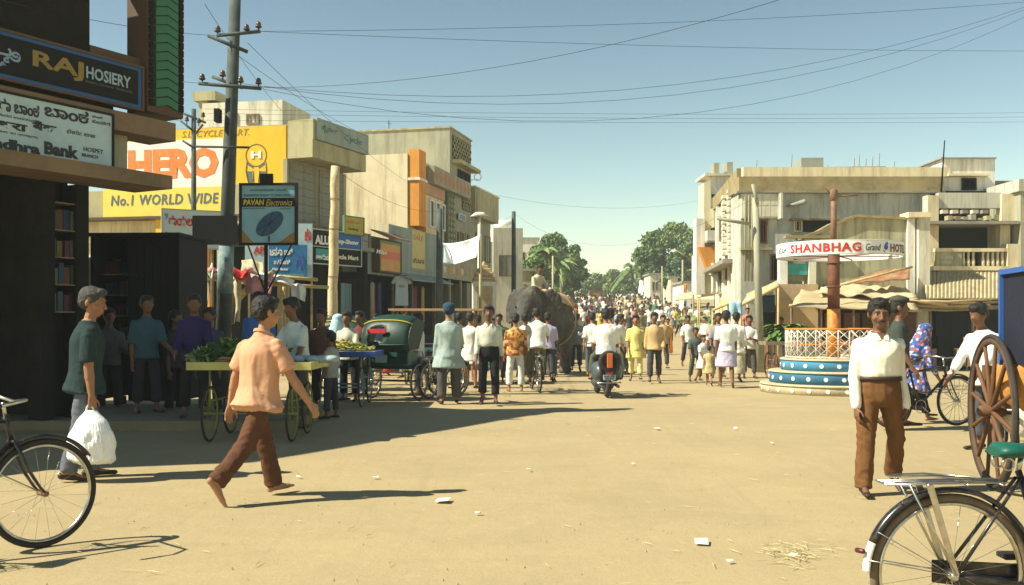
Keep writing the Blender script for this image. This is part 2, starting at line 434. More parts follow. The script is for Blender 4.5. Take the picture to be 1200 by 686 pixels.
def headwrap_mb(H, k):
    m = MB(); s = H/1.52; hc = k['hc']; hr = k['hr']
    def hp(x, y, z): return hc+hr @ (Vector((x, y, z))*s)
    m.ell(hp(0, .01, .065), [.098*s, .115*s, .075*s], 16, 10, hr); m.ell(hp(0, .05, .02), [.09*s, .08*s, .075*s], 16, 10, hr)
    return m
def veil_mb(H, k):
    m = headwrap_mb(H, k); t = k['t']; m.cap(k['hc']+Vector((0, .05, -.05)), t(.70)+k['fy']*.06*H, .075*H, .10*H, 12); return m
def _co(me):
    n = len(me.vertices); c = np.empty(n*3, np.float32); me.vertices.foreach_get('co', c)
    q = np.empty(n*3, np.float32); me.vertices.foreach_get('normal', q); return c.reshape(-1, 3), q.reshape(-1, 3)
_rs = np.random.RandomState(5)
_W = [(_rs.normal(size=3), _rs.uniform(0, 6.28)) for _ in range(64)]
def vnoise(q, k=0):
    """smooth pseudo noise: sum of warped plane waves"""
    r = 0
    w = q+.55*np.stack([np.sin(q @ _W[(k+j) % 64][0]*1.3+_W[(k+j) % 64][1]) for j in range(3)], 1)
    for j in range(3, 8):
        d, ph = _W[(k+j) % 64]; r = r+np.sin(w @ (d/np.linalg.norm(d))*(1.6+.5*(j-3))+ph)
    return r/3.2
def crumple(me, amp, fx=7.0, fz=3.0, seed=0.0):
    if amp <= 0: return
    c, n = _co(me); q = c*np.array([fx, fx, fz])+seed
    a = vnoise(q, 0)+.5*vnoise(q*2.3, 9)
    r = 1-np.abs(a)*1.6
    c += n*(amp*.6*r)[:, None]; me.vertices.foreach_set('co', c.ravel()); me.update()
def fold(me, joints, amp):
    c, n = _co(me); d = np.zeros(len(c))
    for j in joints:
        j = np.array(j); r = np.linalg.norm(c-j, axis=1)
        d += np.sin((c[:, 2]-j[2])*95+c[:, 0]*40)*np.exp(-(r/.085)**2)
    c += n*(amp*d)[:, None]; me.vertices.foreach_set('co', c.ravel()); me.update()
_seed = [0]
def person(label, loc, rz, H=1.66, pose=None, top=('shirt', (.7,.7,.65), .6, .47), bot=('trousers', (.05,.05,.05)), skin=None, hair='short', hcol=None,
           hi=False, vb=.016, vc=.019, group=None, shoes=LEATHER, extra=None, amp=None, name='person'):
    p = pose or {}; k = skeleton(H, p); skin = skin or SKIN
    t = thing(name, label, 'man' if 'man' in label.split() or ' man ' in label else 'person', loc, rz, group)
    t['category'] = 'person'
    if hi: vb, vc = .0068, .010
    _seed[0] += 1.7
    b = remesh(body_mb(H, p, k, hi), vb, 2 if hi else 2, 'body', .35 if hi else .4); b.materials.append(skin); link('body', b, t)
    a = (.010 if hi else .008) if amp is None else amp
    if top:
        kind, col, slv, hem = top[:4]; fl = top[4] if len(top) > 4 else 1.0
        me = remesh(top_mb(H, p, k, kind, slv, hem, fl), vc, 9 if hi else 5, 'shirt'); crumple(me, a*1.5, 5, 1.6, _seed[0]); crumple(me, a*.5, 14, 5, _seed[0]+9)
        if hi: fold(me, [k['elL'], k['elR'], k['shL'], k['shR']], .004)
        me.materials.append(col if isinstance(col, bpy.types.Material) else cloth(col))
        link('shirt' if hem > .4 else 'kurta', me, t)
    if bot:
        kind, col = bot[:2]; mt = col if isinstance(col, bpy.types.Material) else cloth(col)
        if kind == 'trousers': mb = trous_mb(H, p, k, *(bot[2:] if len(bot) > 2 else ()), waist=.605 if top and top[0] == 'tucked' else .58)
        else: mb = skirt_mb(H, p, k, *(bot[2:] if len(bot) > 2 else ()))
        me = remesh(mb, vc, 4, kind); crumple(me, a*1.4, 6, 3.0, _seed[0]+5); crumple(me, a*.6, 12, 11, _seed[0]+7)
        if hi: fold(me, [k['knL'], k['knR'], k['hpL'], k['hpR'], k['anL'], k['anR']], .005)
        me.materials.append(mt); link(kind, me, t)
    if hair:
        hc = hcol or HAIR
        me = remesh(headwrap_mb(H, k) if hair == 'turban' else veil_mb(H, k) if hair == 'veil' else hair_mb(H, k, hair), .009 if hi else vb*.9, 2, 'hair')
        crumple(me, .010 if hi else .006, 26, 20, _seed[0]); me.materials.append(hc)
        link({'turban': 'turban', 'veil': 'head_scarf'}.get(hair, 'hair'), me, t)
    if shoes:
        for n in 'RL':
            m = MB(); an = k['an'+n]; ft = k['ft'+n]; up = Vector((0, ft.z, -ft.y)).normalized(); sd = ft.cross(up)
            m.cap(an-ft*.026*H-up*.022*H, an+ft*.03*H-up*.022*H, .022*H, .023*H, 10, .9, sd); m.cap(an+ft*.02*H-up*.024*H, an+ft*.12*H-up*.030*H, .025*H, .021*H, 12, .62, sd)
            me = remesh(m, max(vb*.8, .008), 2, 'shoe'); me.materials.append(shoes); link('shoe', me, t)
    if hi:
        s = H/1.52
        for q in (-1, 1):
            e = MB().ell(k['hc']+k['hr'] @ (Vector((q*.031, -.074, .014))*s), [.0125*s, .008*s, .0055*s], 12, 8, k['hr']).build('eye', EYEW, t)
            MB().ell(k['hc']+k['hr'] @ (Vector((q*.031, -.0815, .0135))*s), [.0062*s, .003*s, .0062*s], 10, 6, k['hr']).build('iris', HAIR, e)
            MB().cap(k['hc']+k['hr'] @ (Vector((q*.018, -.0875, .036))*s), k['hc']+k['hr'] @ (Vector((q*.047, -.077, .037))*s), .0045*s, .003*s, 8, .6).build('eyebrow', HAIR, t)
    if extra: extra(t, k, H)
    return t, k
# compact poses
def walk(a=20, sw=18, **kw):
    d = dict(legL=(a, 6, 3, -4), legR=(-a*.9, 14, 3, 28), armL=(-sw, 7, 12), armR=(sw, 7, 22)); d.update(kw); return d
def walk2(a=20, sw=18, **kw):
    d = dict(legR=(a, 6, 3, -4), legL=(-a*.9, 14, 3, 28), armR=(-sw, 7, 12), armL=(sw, 7, 22)); d.update(kw); return d
def stand(**kw):
    d = dict(legL=(2, 2, 5), legR=(-2, 2, 4), armL=(2, 7, 14), armR=(-3, 6, 10)); d.update(kw); return d
def face(fx, fy): return math.atan2(fx, -fy)
# ================================================================ foreground people
def moustache(t, k, H):
    s = H/1.52; m = MB()
    for q in (-1, 1): m.cap(k['hc']+k['hr'] @ (Vector((q*.004, -.0985, -.037))*s), k['hc']+k['hr'] @ (Vector((q*.030, -.089, -.046))*s), .0085*s, .0045*s, 8, .7)
    m.build('moustache', HAIR, t)
SHIRT_T = M('shirt_tan', (.56, .30, .18), .9, .08, 7, .1, fine=40, spec=.12)
TROU_B = M('trousers_brown', (.105, .046, .024), .85, .15, 9, .25, fine=70, spec=.15)
wl = G(302, 584)
def collar(mt, vneck=0):
    def f(t, k, H):
        c = k['t'](.828)+k['fy']*.004; m = MB(); X_ = k['X']; Y_ = k['fy']; u_ = k['up']; m.torus(c+u_*.004, .041*H, .006, u_*1.0-Y_*.35, 24, 8, a0=28, a1=332, flat=2.6)
        for q in (-1, 1):
            a_ = c+X_*q*.012*H-Y_*.046*H-u_*.004*H; b_ = c+X_*q*.036*H-Y_*.040*H+u_*.002*H; d_ = c+X_*q*.034*H-Y_*.062*H-u_*.036*H; e_ = c+X_*q*.006*H-Y_*.060*H-u_*.030*H; n_ = -Y_*.008
            m.hexa([e_, d_, d_+n_, e_+n_, a_, b_, b_+n_, a_+n_])
        link('collar', m.mesh('collar', mt, .003), t)
        if vneck:
            a_ = c-Y_*.050*H; MB().hexa([c-Y_*.066*H-u_*vneck*H-X_*.002, c-Y_*.066*H-u_*vneck*H+X_*.002, c-Y_*.03*H-u_*.03*H+X_*.002, c-Y_*.03*H-u_*.03*H-X_*.002, a_-X_*.020*H+u_*.004*H, a_+X_*.020*H+u_*.004*H, c+X_*.02*H, c-X_*.02*H]).build('open_neck', SKIN2, t)
    return f
t, k = person('barefoot man in loose tan short sleeved shirt and brown trousers striding past the fruit cart', (wl.x, wl.y, 0), face(.70, .71), 1.67,
    dict(legL=(19, 6, 2, -4), legR=(-23, 22, 2, 58), armR=(20, 16, 12, 12), armL=(-10, 20, 8, 16), lean=5, twist=14, head=(-22, 4), fat=1.04, curl=30),
    ('shirt', SHIRT_T, .74, .445, 1.10), ('trousers', TROU_B, .0, 1.0), SKIN3, 'short', hi=True, shoes=None, extra=collar(SHIRT_T))
SHIRT_W = M('shirt_cream', (.80, .76, .62), .85, .04, 6, .1, fine=40, spec=.15)
TROU_O = M('trousers_ochre_brown', (.15, .070, .026), .85, .12, 9, .2, fine=70, spec=.15)
mr_ = G(1030, 577)
def f_(t, k, H):
    collar(SHIRT_W, .055)(t, k, H); moustache(t, k, H)
    c = k['t'](.598); MB().loft([(c+k['up']*dz, k['X']*.1065*H*1.1, k['fy']*.085*H*1.1) for dz in (-.018, .018)], 28).build('belt', LEATHER, t)
person('moustached man in cream long sleeved shirt and brown trousers walking past the blue plinth', (mr_.x, mr_.y, 0), face(-.02, -1), 1.64,
    dict(legR=(8, 4, 7, 0), legL=(-10, 22, 13, 34), armR=(3, 8, 14, 3), armL=(-14, 9, 24, 5), head=(-8, 8), fat=1.10, lean=-1, curl=40),
    ('tucked', SHIRT_W, 1.95, .585), ('trousers', TROU_O, -.012, .92), SKIN2, 'short', hi=True, extra=f_)
SHIRT_G = M('shirt_slate', (.022, .040, .042), .9, .15, 7, .3, fine=70, spec=.12)
TROU_G = M('trousers_grey', (.12, .13, .16), .9, .12, 8, .25, fine=70, spec=.12)
om = G(100, 561)
ot, ok = person('grey haired old man in dark slate shirt carrying a white plastic bag', (om.x, om.y, 0), face(.88, .48), 1.76,
    dict(legL=(8, 8, 3, 0), legR=(-8, 6, 3, 8), armR=(-3, 7, 8, 4), armL=(-4, 7, 12), head=(-30, 12), fat=1.05, lean=3, curl=75),
    ('shirt', SHIRT_G, .85, .455, 1.05), ('trousers', TROU_G, .0, 1.0), SKIN, 'short', HAIRG, hi=True)
# plastic bag hanging from his right hand
wp = Matrix.Rotation(face(.88, .48), 3, 'Z') @ (ok['wrR']+ok['fdR']*.085)+Vector((om.x, om.y, 0))
BAG = M('white_plastic', (.80, .84, .84), .35, .06, 12, .5, fine=18, spec=.5)
bt = thing('plastic_bag', 'bulging white plastic carrier bag hanging from the hand of the old man', 'bag', (wp.x-.03, wp.y, 0))
zt = wp.z; m = MB(); rg = []
for f, rx, ry in ((0, .17, .075), (.03, .205, .10), (.14, .21, .115), (.27, .19, .11), (.38, .13, .075), (.44, .075, .03), (.475, .05, .02)):
    rg.append((Vector((.02, 0, zt-.52+f)), Vector((rx, 0, 0)), Vector((0, ry, 0))))
m.loft(rg, 40)
me = m.mesh('bag_body', BAG); bm = bmesh.new(); bm.from_mesh(me); bmesh.ops.subdivide_edges(bm, edges=bm.edges[:], cuts=3, use_grid_fill=True); bm.to_mesh(me); bm.free()
me.polygons.foreach_set('use_smooth', [True]*len(me.polygons))
for v in me.vertices:
    q = Vector((v.co.x*9, v.co.y*9, v.co.z*5)); v.co += v.normal*.022*(1-2*abs(mnoise.noise(q)))*min(1, (zt-.05-v.co.z)*4)
link('bag_body', me, bt)
m = MB(); m.path([(-.03, 0, zt-.08), (-.02, 0, zt-.02), (0, 0, zt+.012), (.03, 0, zt-.02), (.06, 0, zt-.08)], .009, 6).build('handle', BAG, bt)

# ================================================================ bicycles
BLK = M('enamel_black', (.012, .012, .014), .28, .2, 4, .03, spec=.5, stain=(.12, .08, .05), samt=.5, sscale=14)
RUB = M('rubber_tyre', (.035, .03, .026), .85, .3, 12, .2)
RUBT = M('rubber_dusty', (.15, .11, .07), .9, .3, 12, .2)
CHR = M('chrome_worn', (.55, .53, .48), .28, .15, 14, .05, metal=1, stain=(.2, .1, .05), samt=.5, sscale=16)
RUST = M('rusty_metal', (.22, .12, .07), .7, .4, 8, .2)
GRNS = M('saddle_green', (.008, .085, .062), .45, .15, 9, .1)
TAN = M('worn_leather', (.25, .15, .07), .6, .2, 9, .2)
def wheel(parent, c, r=.35, ax=(0,1,0), rim=CHR, spokes=20, tyre=RUB, tr=.019, hub=.022, hubm=None, name='wheel', sr=.0011):
    ax = Vector(ax).normalized(); c = Vector(c)
    w_ = MB().torus(c, r-tr*.9, tr, ax, 48, 8).build(name, tyre, parent)
    MB().torus(c, r-tr*2.2, tr*.55, ax, 48, 6, flat=1.5).build('rim', rim, w_)
    m = MB().cap(c-ax*.045, c+ax*.045, hub, None, 10); m.build('hub', hubm or rim, w_)
    s = MB(); u = ax.orthogonal().normalized(); v = ax.cross(u)
    for i in range(spokes):
        a = 2*math.pi*i/spokes; b = a+(.5 if i % 2 else -.5)*(.9 if spokes > 16 else .2)
        sd = ax*(.035 if i % 4 < 2 else -.035)
        s.tube(c+sd+(u*math.cos(b)+v*math.sin(b))*hub, c+(u*math.cos(a)+v*math.sin(a))*(r-tr*2.4), sr, None, 4)
    s.build('spokes', rim, w_)
    return w_
def bicycle(label, loc, rz, saddle=TAN, lean=0, steer=0, carrier=True, sr=.0016, group=None, mudtip=False, whub=None):
    """local +x is forward; rear wheel hub above the origin"""
    t = thing('bicycle', label, 'bicycle', loc, rz, group); t.rotation_euler = (R(lean), 0, rz)
    r = .35; RW = Vector((0, 0, r)); FW = Vector((1.13, 0, r)); BB = Vector((.46, 0, .29)); ST = Vector((.30, 0, .80)); HT = Vector((.90, 0, .86)); HB = Vector((.94, 0, .70))
    wheel(t, RW, r, sr=sr, tyre=RUBT if mudtip else RUB); 
    fr = MB(); fr.tube(BB, ST, .0155); fr.tube(BB, HB, .018); fr.tube(ST+Vector((.015, 0, -.04)), HT+Vector((.0, 0, -.03)), .0145); fr.tube(HT, HB, .019)
    for s in (-.055, .055):
        q = Vector((0, s, 0)); fr.tube(BB+q*.4, RW+q, .0095); fr.tube(ST-Vector((0,0,.03))+q*.35, RW+q, .0085)
    fr.build('frame', BLK, t)
    fk = MB()
    for s in (-.052, .052):
        q = Vector((0, s, 0)); fk.path([HB+q*.9, Vector((1.03, s, .50)), Vector((1.09, s, .40)), FW+q], [.013, .011, .009, .008])
    fk.cap(HB+Vector((0,-.05,0)), HB+Vector((0,.05,0)), .014); fork = fk.build('fork', BLK, t)
    wheel(t, FW, r, sr=sr, tyre=RUBT if mudtip else RUB, hubm=whub)
    hb = MB(); hs = HT+Vector((-.015, 0, .09)); hb.tube(HT, hs, .012)
    hb.path([hs+Vector((-.20, -.27, -.02)), hs+Vector((-.05, -.27, .01)), hs+Vector((.06, -.20, .02)), hs+Vector((.07, 0, .0)), hs+Vector((.06, .20, .02)), hs+Vector((-.05, .27, .01)), hs+Vector((-.20, .27, -.02))], .011, 8)
    h = hb.build('handlebar', CHR, t)
    for s in (-.27, .27): MB().cap(hs+Vector((-.22, s, -.023)), hs+Vector((-.12, s, -.005)), .015).build('grip', RUB, h)
    MB().tube(ST, ST+Vector((.012, 0, .06)), .012).build('seat_post', CHR, t)
    sp = ST+Vector((.02, 0, .085)); m = MB()
    rg = [(sp+Vector((-.13, 0, 0)), Vector((0, .06, 0)), Vector((0, 0, .02))), (sp+Vector((-.10, 0, .008)), Vector((0, .095, 0)), Vector((0, 0, .034))), (sp+Vector((-.03, 0, .005)), Vector((0, .085, 0)), Vector((0, 0, .032))),
          (sp+Vector((.05, 0, 0)), Vector((0, .04, 0)), Vector((0, 0, .028))), (sp+Vector((.14, 0, -.003)), Vector((0, .022, 0)), Vector((0, 0, .022))), (sp+Vector((.16, 0, -.008)), Vector((0, .012, 0)), Vector((0, 0, .012)))]
    m.loft(rg, 20); sad = m.build('saddle', saddle, t)
    m = MB()
    for s in (-.045, .045): m.torus(sp+Vector((-.085, s, -.05)), .026, .004, (0, 1, 0), 20, 6); m.torus(sp+Vector((-.085, s*1.0+.008, -.05)), .026, .004, (0, 1, 0), 20, 6)
    m.build('saddle_springs', CHR, sad, kind='stuff')
    def mud(c, a0, a1, nm):
        g = MB(); v = []; f = []; n = 26; cs = [(-.030, -.012), (-.022, .004), (0, .010), (.022, .004), (.030, -.012)]
        for i in range(n+1):
            a = R(a0+(a1-a0)*i/n)
            for (yy, dr) in cs: rr = r+.022+dr; v.append(c+Vector((math.cos(a)*rr, yy, math.sin(a)*rr)))
        for i in range(n):
            for j in range(4): f.append((i*5+j, i*5+j+1, i*5+j+6, i*5+j+5))
        g.add(v, f, True); me = g.mesh(nm, BLK); o = link(nm, me, t); sd = o.modifiers.new('s', 'SOLIDIFY'); sd.thickness = .002; return o
    if mudtip:
        mud(RW, 20, 158, 'mudguard'); ob = mud(RW, 158, 178, 'mudguard_tip'); ob.data.materials[0] = M('white_enamel', (.75, .73, .65), .4, .1, 9, .1, stain=(.3, .2, .1), samt=.6, sscale=12)
        MB().cap(RW+Vector((-.385, -.012, .10)), RW+Vector((-.40, .012, .10)), .012).build('reflector', M('reflector_dark', (.10, .02, .02), .3), t)
    else: mud(RW, 25, 175, 'mudguard')
    mud(FW, 35, 150, 'mudguard')
    m = MB()
    for s in (-.04, .04):
        for a in ((150, 170) if True else ()): m.tube(RW+Vector((0, s, 0)), RW+Vector((math.cos(R(a))*(r+.025), s*.7, math.sin(R(a))*(r+.025))), .0028, None, 5)
        m.tube(FW+Vector((0, s, 0)), FW+Vector((math.cos(R(150))*(r+.025), s*.7, math.sin(R(150))*(r+.025))), .0028, None, 5)
    m.build('mudguard_stays', CHR, t, kind='stuff')
    if carrier:
        m = MB(); z = .748
        for s in (-.06, -.02, .02, .06): m.tube((-.30, s, z), (.22, s, z+.01), .0042, None, 6)
        for x in (-.30, -.12, .05, .2): m.tube((x, -.07, z), (x, .07, z), .0042, None, 6)
        cr = m.build('carrier', CHR, t); m = MB()
        for s in (-.065, .065): m.hexa([(-.015, s-.004, .36), (.012, s-.004, .36), (.012, s+.004, .36), (-.015, s+.004, .36), (-.13, s-.004, z), (-.10, s-.004, z), (-.10, s+.004, z), (-.13, s+.004, z)])
        for s in (-.065, .065): m.tube((0, s, .36), (-.20, s, z), .006, None, 6)
        m.build('carrier_stay', CHR, cr)
        MB().path([(-.27, -.03, z+.03), (-.1, -.035, z+.035), (.12, -.03, z+.018), (.12, .03, z+.018), (-.1, .035, z+.035), (-.27, .03, z+.03)], .005, 6, closed=True).build('carrier_clip', CHR, cr)
    m = MB(); m.hexa([(-.06, .042, .30), (.56, .042, .22), (.56, .052, .22), (-.06, .052, .30), (-.06, .042, .40), (.56, .042, .37), (.56, .052, .37), (-.06, .052, .40)]); m.build('chain_guard', BLK, t, bevel=.004)
    m = MB().torus(BB+Vector((0, -.04, 0)), .09, .005, (0, 1, 0), 28, 5); ck = m.build('chainwheel', CHR, t)
    m = MB()
    for s, dx, dz in ((-.075, .13, -.11), (.075, -.13, .11)): m.tube(BB+Vector((0, s, 0)), BB+Vector((dx, s, dz)), .008)
    m.build('cranks', CHR, t, kind='stuff')
    for s, dx, dz in ((-.075, .13, -.11), (.075, -.13, .11)):
        q = BB+Vector((dx, s*1.7, dz)); MB().box(q.x-.045, q.x+.045, q.y-.045, q.y+.045, q.z-.012, q.z+.012).build('pedal', RUB, t, bevel=.004)
    return t
BICYCLES = []
b1 = bicycle('black bicycle with green saddle and chrome carrier cropped by the bottom right corner', ((1113-600)*4.36/F, 4.36, 0), 0, GRNS, mudtip=True, sr=.0012)
fw = Vector(((50-600)*6.42/F, 6.42))
yaw2 = R(48); b2 = bicycle('dusty black bicycle standing at the left edge in front of the old man', (fw.x-1.13*math.cos(yaw2), fw.y-1.13*math.sin(yaw2), 0), yaw2, TAN, whub=RUST, sr=.0012)
# ================================================================ ground
def ground_mat():
    m = bpy.data.materials.new('dusty_road'); m.use_nodes = True; n = m.node_tree.nodes; L = m.node_tree.links; b = n['Principled BSDF']
    b.inputs['Roughness'].default_value = .95; b.inputs['Specular IOR Level'].default_value = .15
    tc = n.new('ShaderNodeTexCoord')
    def nz(sc_, det, mp=None, dist=0):
        k = n.new('ShaderNodeTexNoise'); k.inputs['Scale'].default_value = sc_; k.inputs['Detail'].default_value = det; k.inputs['Roughness'].default_value = .7; k.inputs['Distortion'].default_value = dist
        q = n.new('ShaderNodeMapping'); q.inputs['Scale'].default_value = mp or (1, 1, 1); L.new(tc.outputs['Object'], q.inputs[0]); L.new(q.outputs[0], k.inputs['Vector']); return k.outputs['Fac']
    def mr(i, a, c, d, e):
        k = n.new('ShaderNodeMapRange'); k.inputs[1].default_value = a; k.inputs[2].default_value = c; k.inputs[3].default_value = d; k.inputs[4].default_value = e; L.new(i, k.inputs[0]); return k.outputs[0]
    def mix(f, c1, c2, t='MIX'):
        k = n.new('ShaderNodeMix'); k.data_type = 'RGBA'; k.blend_type = t
        if isinstance(f, float): k.inputs[0].default_value = f
        else: L.new(f, k.inputs[0])
        for i, c in ((6, c1), (7, c2)):
            if isinstance(c, tuple): k.inputs[i].default_value = (*c, 1)
            else: L.new(c, k.inputs[i])
        return k.outputs[2]
    col = mix(mr(nz(.35, 6), .35, .68, 0, 1), (.40, .315, .172), (.335, .262, .145))
    col = mix(mr(nz(1.3, 8, (.45, 1.2, 1), .6), .52, .70, 0, .5), col, (.31, .245, .125))
    col = mix(mr(nz(1.1, 7, (2.6, .16, 1), .4), .56, .70, 0, .45), col, (.29, .23, .125))          # long wheel tracks along the street
    col = mix(mr(nz(.9, 5, (1.4, 1.0, 1), 1.5), .66, .72, 0, .6), col, (.25, .20, .115))          # irregular stains          # darker worn tracks
    col = mix(mr(nz(6, 6), .58, .74, 0, .5), col, (.50, .40, .22))                                # pale dust
    col = mix(mr(nz(45, 3), .60, .72, 0, .55), col, (.23, .17, .10))                               # grit
    col = mix(mr(nz(150, 2), .62, .75, 0, .5), col, (.55, .46, .29))
    L.new(col, b.inputs['Base Color'])
    bp = n.new('ShaderNodeBump'); bp.inputs['Strength'].default_value = .45; bp.inputs['Distance'].default_value = .03
    ad = n.new('ShaderNodeMath'); ad.operation = 'ADD'; L.new(nz(4, 8), ad.inputs[0]); ml = n.new('ShaderNodeMath'); ml.operation = 'MULTIPLY'; ml.inputs[1].default_value = .35; L.new(nz(60, 4), ml.inputs[0]); L.new(ml.outputs[0], ad.inputs[1])
    L.new(ad.outputs[0], bp.inputs['Height']); L.new(bp.outputs[0], b.inputs['Normal'])
    return m
def sheet():
    ys = [-30, -5, 0]+[2+i*.75 for i in range(60)]+[50+i*6 for i in range(20)]+[180, 220, 300, 400, 500]
    xs = [-300, -150, -60, -30]+[-20+i*.8 for i in range(51)]+[30, 60, 150, 300]
    v = [(x, y, gz(y)+(.018*mnoise.noise(Vector((x*.5, y*.5, 0))) if y < 45 and abs(x) < 25 else 0)-.009) for y in ys for x in xs]; n = len(xs)
    f = [(j*n+i, j*n+i+1, (j+1)*n+i+1, (j+1)*n+i) for j in range(len(ys)-1) for i in range(n-1)]
    return MB().add(v, f, True)
GM = ground_mat()
sheet().build('ground', GM, None, kind='structure')
# ================================================================ building materials
PL_CREAM = M('plaster_cream', (.74, .64, .42), .9, .12, 1.2, .25, stain=(.30, .23, .13), samt=.65, sscale=.9, streak=True)
PL_BRN = M('plaster_brown', (.22, .15, .09), .9, .2, 1.5, .2, stain=(.10, .07, .04), samt=.6, sscale=1.4)
PL_PALE = M('plaster_pale', (.68, .64, .50), .9, .1, 1.5, .2, stain=(.24, .21, .14), samt=.75, sscale=1.1, streak=True)
PL_WHITE = M('plaster_white', (.78, .75, .66), .9, .08, 1.5, .2, stain=(.33, .28, .19), samt=.65, sscale=1.1, streak=True)
PL_GREY = M('plaster_grey', (.34, .33, .24), .9, .15, 1.2, .25, stain=(.15, .14, .10), samt=.6, sscale=.8, streak=True)
PL_GREEN = M('plaster_greygreen', (.30, .36, .32), .9, .12, 1.2, .2, stain=(.14, .17, .15), samt=.5, sscale=1.2, streak=True)
PL_OLIVE = M('plaster_olive', (.42, .38, .22), .9, .18, 1.0, .25, stain=(.17, .15, .09), samt=.85, sscale=.9, streak=True)
PL_MOULD = M('plaster_mouldy', (.46, .43, .27), .95, .2, 1.3, .3, stain=(.13, .13, .07), samt=.85, sscale=1.6, streak=True)
CONC = M('concrete', (.30, .28, .23), .9, .15, 2, .3, stain=(.14, .13, .10), samt=.6, sscale=1.5)
DARK = M('dark_interior', (.018, .016, .014), .95, .3, 2, 0)  # near-black colour stands in for the shade inside shops and openings
DGREY = M('dark_wall', (.018, .016, .014), .95, .25, 1.5, .2, spec=.1, stain=(.008, .008, .007), samt=.6, sscale=2)  # wall colour darkened to near black, standing in for deep shade
BROWN = M('brown_paint', (.10, .06, .035), .7, .2, 3, .1)
YEL = M('yellow_painted_wall', (.82, .50, .035), .85, .1, 1.5, .15, stain=(.55, .33, .05), samt=.45, sscale=1.0, streak=True)
YELP = M('yellow_paint_pale', (.80, .62, .12), .85, .1, 1.5, .15)
WHP = M('white_painted_panel', (.82, .80, .74), .8, .06, 1.5, .15, stain=(.6, .55, .45), samt=.4, sscale=1.5, streak=True)
ORG = M('orange_letters', (.80, .22, .05), .8, .12, 3, .1, stain=(.75, .4, .2), samt=.4, sscale=5)
ORW = M('orange_wall', (.70, .30, .05), .85, .12, 1.5, .15, stain=(.4, .17, .05), samt=.5, sscale=1.2, streak=True)
BLU = M('blue_paint', (.03, .10, .30), .6, .15, 3, .05)
BLUG = M('blue_grey_letters', (.10, .15, .17), .7, .15, 3, .05)
RED = M('red_paint', (.50, .03, .02), .6, .15, 3, .05)
WHT = M('white_paint', (.80, .79, .74), .6, .06, 4, .05)
WBLUE = M('signboard_pale_blue', (.42, .56, .60), .5, .08, 2, .05, stain=(.28, .36, .38), samt=.5, sscale=2)
BLACK = M('black_paint', (.009, .009, .010), .8, .2, 4, .05)
GLASS = M('dark_glass', (.03, .04, .045), .15, .2, 2, 0, spec=.6)
WOOD = M('grey_wood', (.26, .19, .11), .85, .3, 5, .3, stain=(.1, .07, .04), samt=.6, sscale=6)
BAMB = M('bamboo', (.50, .36, .17), .75, .25, 8, .2)
STEEL = M('shutter_steel', (.22, .22, .17), .6, .15, 3, .1, stain=(.12, .09, .05), samt=.6, sscale=2, streak=True)
TINM = M('corrugated_tin', (.40, .34, .20), .65, .2, 2.5, .2, stain=(.22, .13, .07), samt=.7, sscale=2, streak=True)
GRN = M('green_enamel', (.008, .055, .038), .5, .2, 5, .05)

def wall_parts(t, name, mat, x0, x1, y0, y1, z0, z1, **k): return MB().box(x0, x1, y0, y1, z0, z1).build(name, mat, t, **k)
def window(t, x0, x1, z0, z1, y, frame=WOOD, glass=GLASS, bars=2, depth=.10, name='window'):
    m = MB(); e = .05
    for a in ((x0, x0+e, z0, z1), (x1-e, x1, z0, z1), (x0+e, x1-e, z0, z0+e), (x0+e, x1-e, z1-e, z1)): m.box(a[0], a[1], y-.04, y+depth, a[2], a[3])
    f = m.build(name, frame, t); MB().box(x0+e, x1-e, y+.02, y+.03, z0+e, z1-e).build('pane', glass, f)
    if bars:
        m = MB()
        for i in range(1, bars+1):
            x = x0+(x1-x0)*i/(bars+1); m.box(x-.012, x+.012, y-.01, y+.015, z0+e, z1-e)
        m.build('mullions', frame, f, kind='stuff')
    return f
def slats(t, x0, x1, y, z0, z1, n, mat, name='shutter_slat', vert=False, e=.012):
    me = None
    for i in range(n):
        if vert:
            a = x0+(x1-x0)*i/n; b = x0+(x1-x0)*(i+1)/n
            if me is None: me = MB().box(0, b-a-e, -.012, .012, 0, z1-z0).mesh(name, mat)
            link(name, me, t, loc=(a, y+(i % 2)*.008, z0))
        else:
            a = z0+(z1-z0)*i/n; b = z0+(z1-z0)*(i+1)/n
            if me is None: me = MB().box(0, x1-x0, -.012, .012, 0, b-a-e).mesh(name, mat)
            link(name, me, t, loc=(x0, y+(i % 2)*.006, a))
# ================================================================ RAJ corner building (left, in shade)
E = Vector((-5.15, 15.4)); th = math.atan2(1, .57); U_ = 8.0
A = Fr((E.x-U_*math.cos(th), E.y-U_*math.sin(th)), th)
rb = thing('corner_building', 'dark shaded corner building at the left edge with hosiery and bank signs', 'building', A.loc(), th)
Zq = lambda px, py, y=0: A.Zp(px, py, y)
u105, u160, u165, u205 = A.U(105), A.U(160), A.U(164), A.U(206)
z_slab = A.Zp(200, 211, -.75); z_bal = 4.05
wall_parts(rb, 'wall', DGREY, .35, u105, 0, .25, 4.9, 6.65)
wall_parts(rb, 'wall', DGREY, .35, u105-.1, .8, 7, 4.3, 7.3)  # unseen set-back mass, added to block sun through the open upper frame
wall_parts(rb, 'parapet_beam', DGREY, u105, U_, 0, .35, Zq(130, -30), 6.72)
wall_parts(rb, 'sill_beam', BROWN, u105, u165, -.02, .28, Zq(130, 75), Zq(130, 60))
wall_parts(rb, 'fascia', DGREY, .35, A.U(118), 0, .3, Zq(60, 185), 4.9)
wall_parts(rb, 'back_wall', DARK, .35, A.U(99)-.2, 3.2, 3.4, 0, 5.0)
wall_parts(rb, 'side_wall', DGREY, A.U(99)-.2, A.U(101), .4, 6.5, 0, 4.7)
wall_parts(rb, 'upper_side_wall', DGREY, u105-.1, u105, .8, 7, 4.7, 7.3)
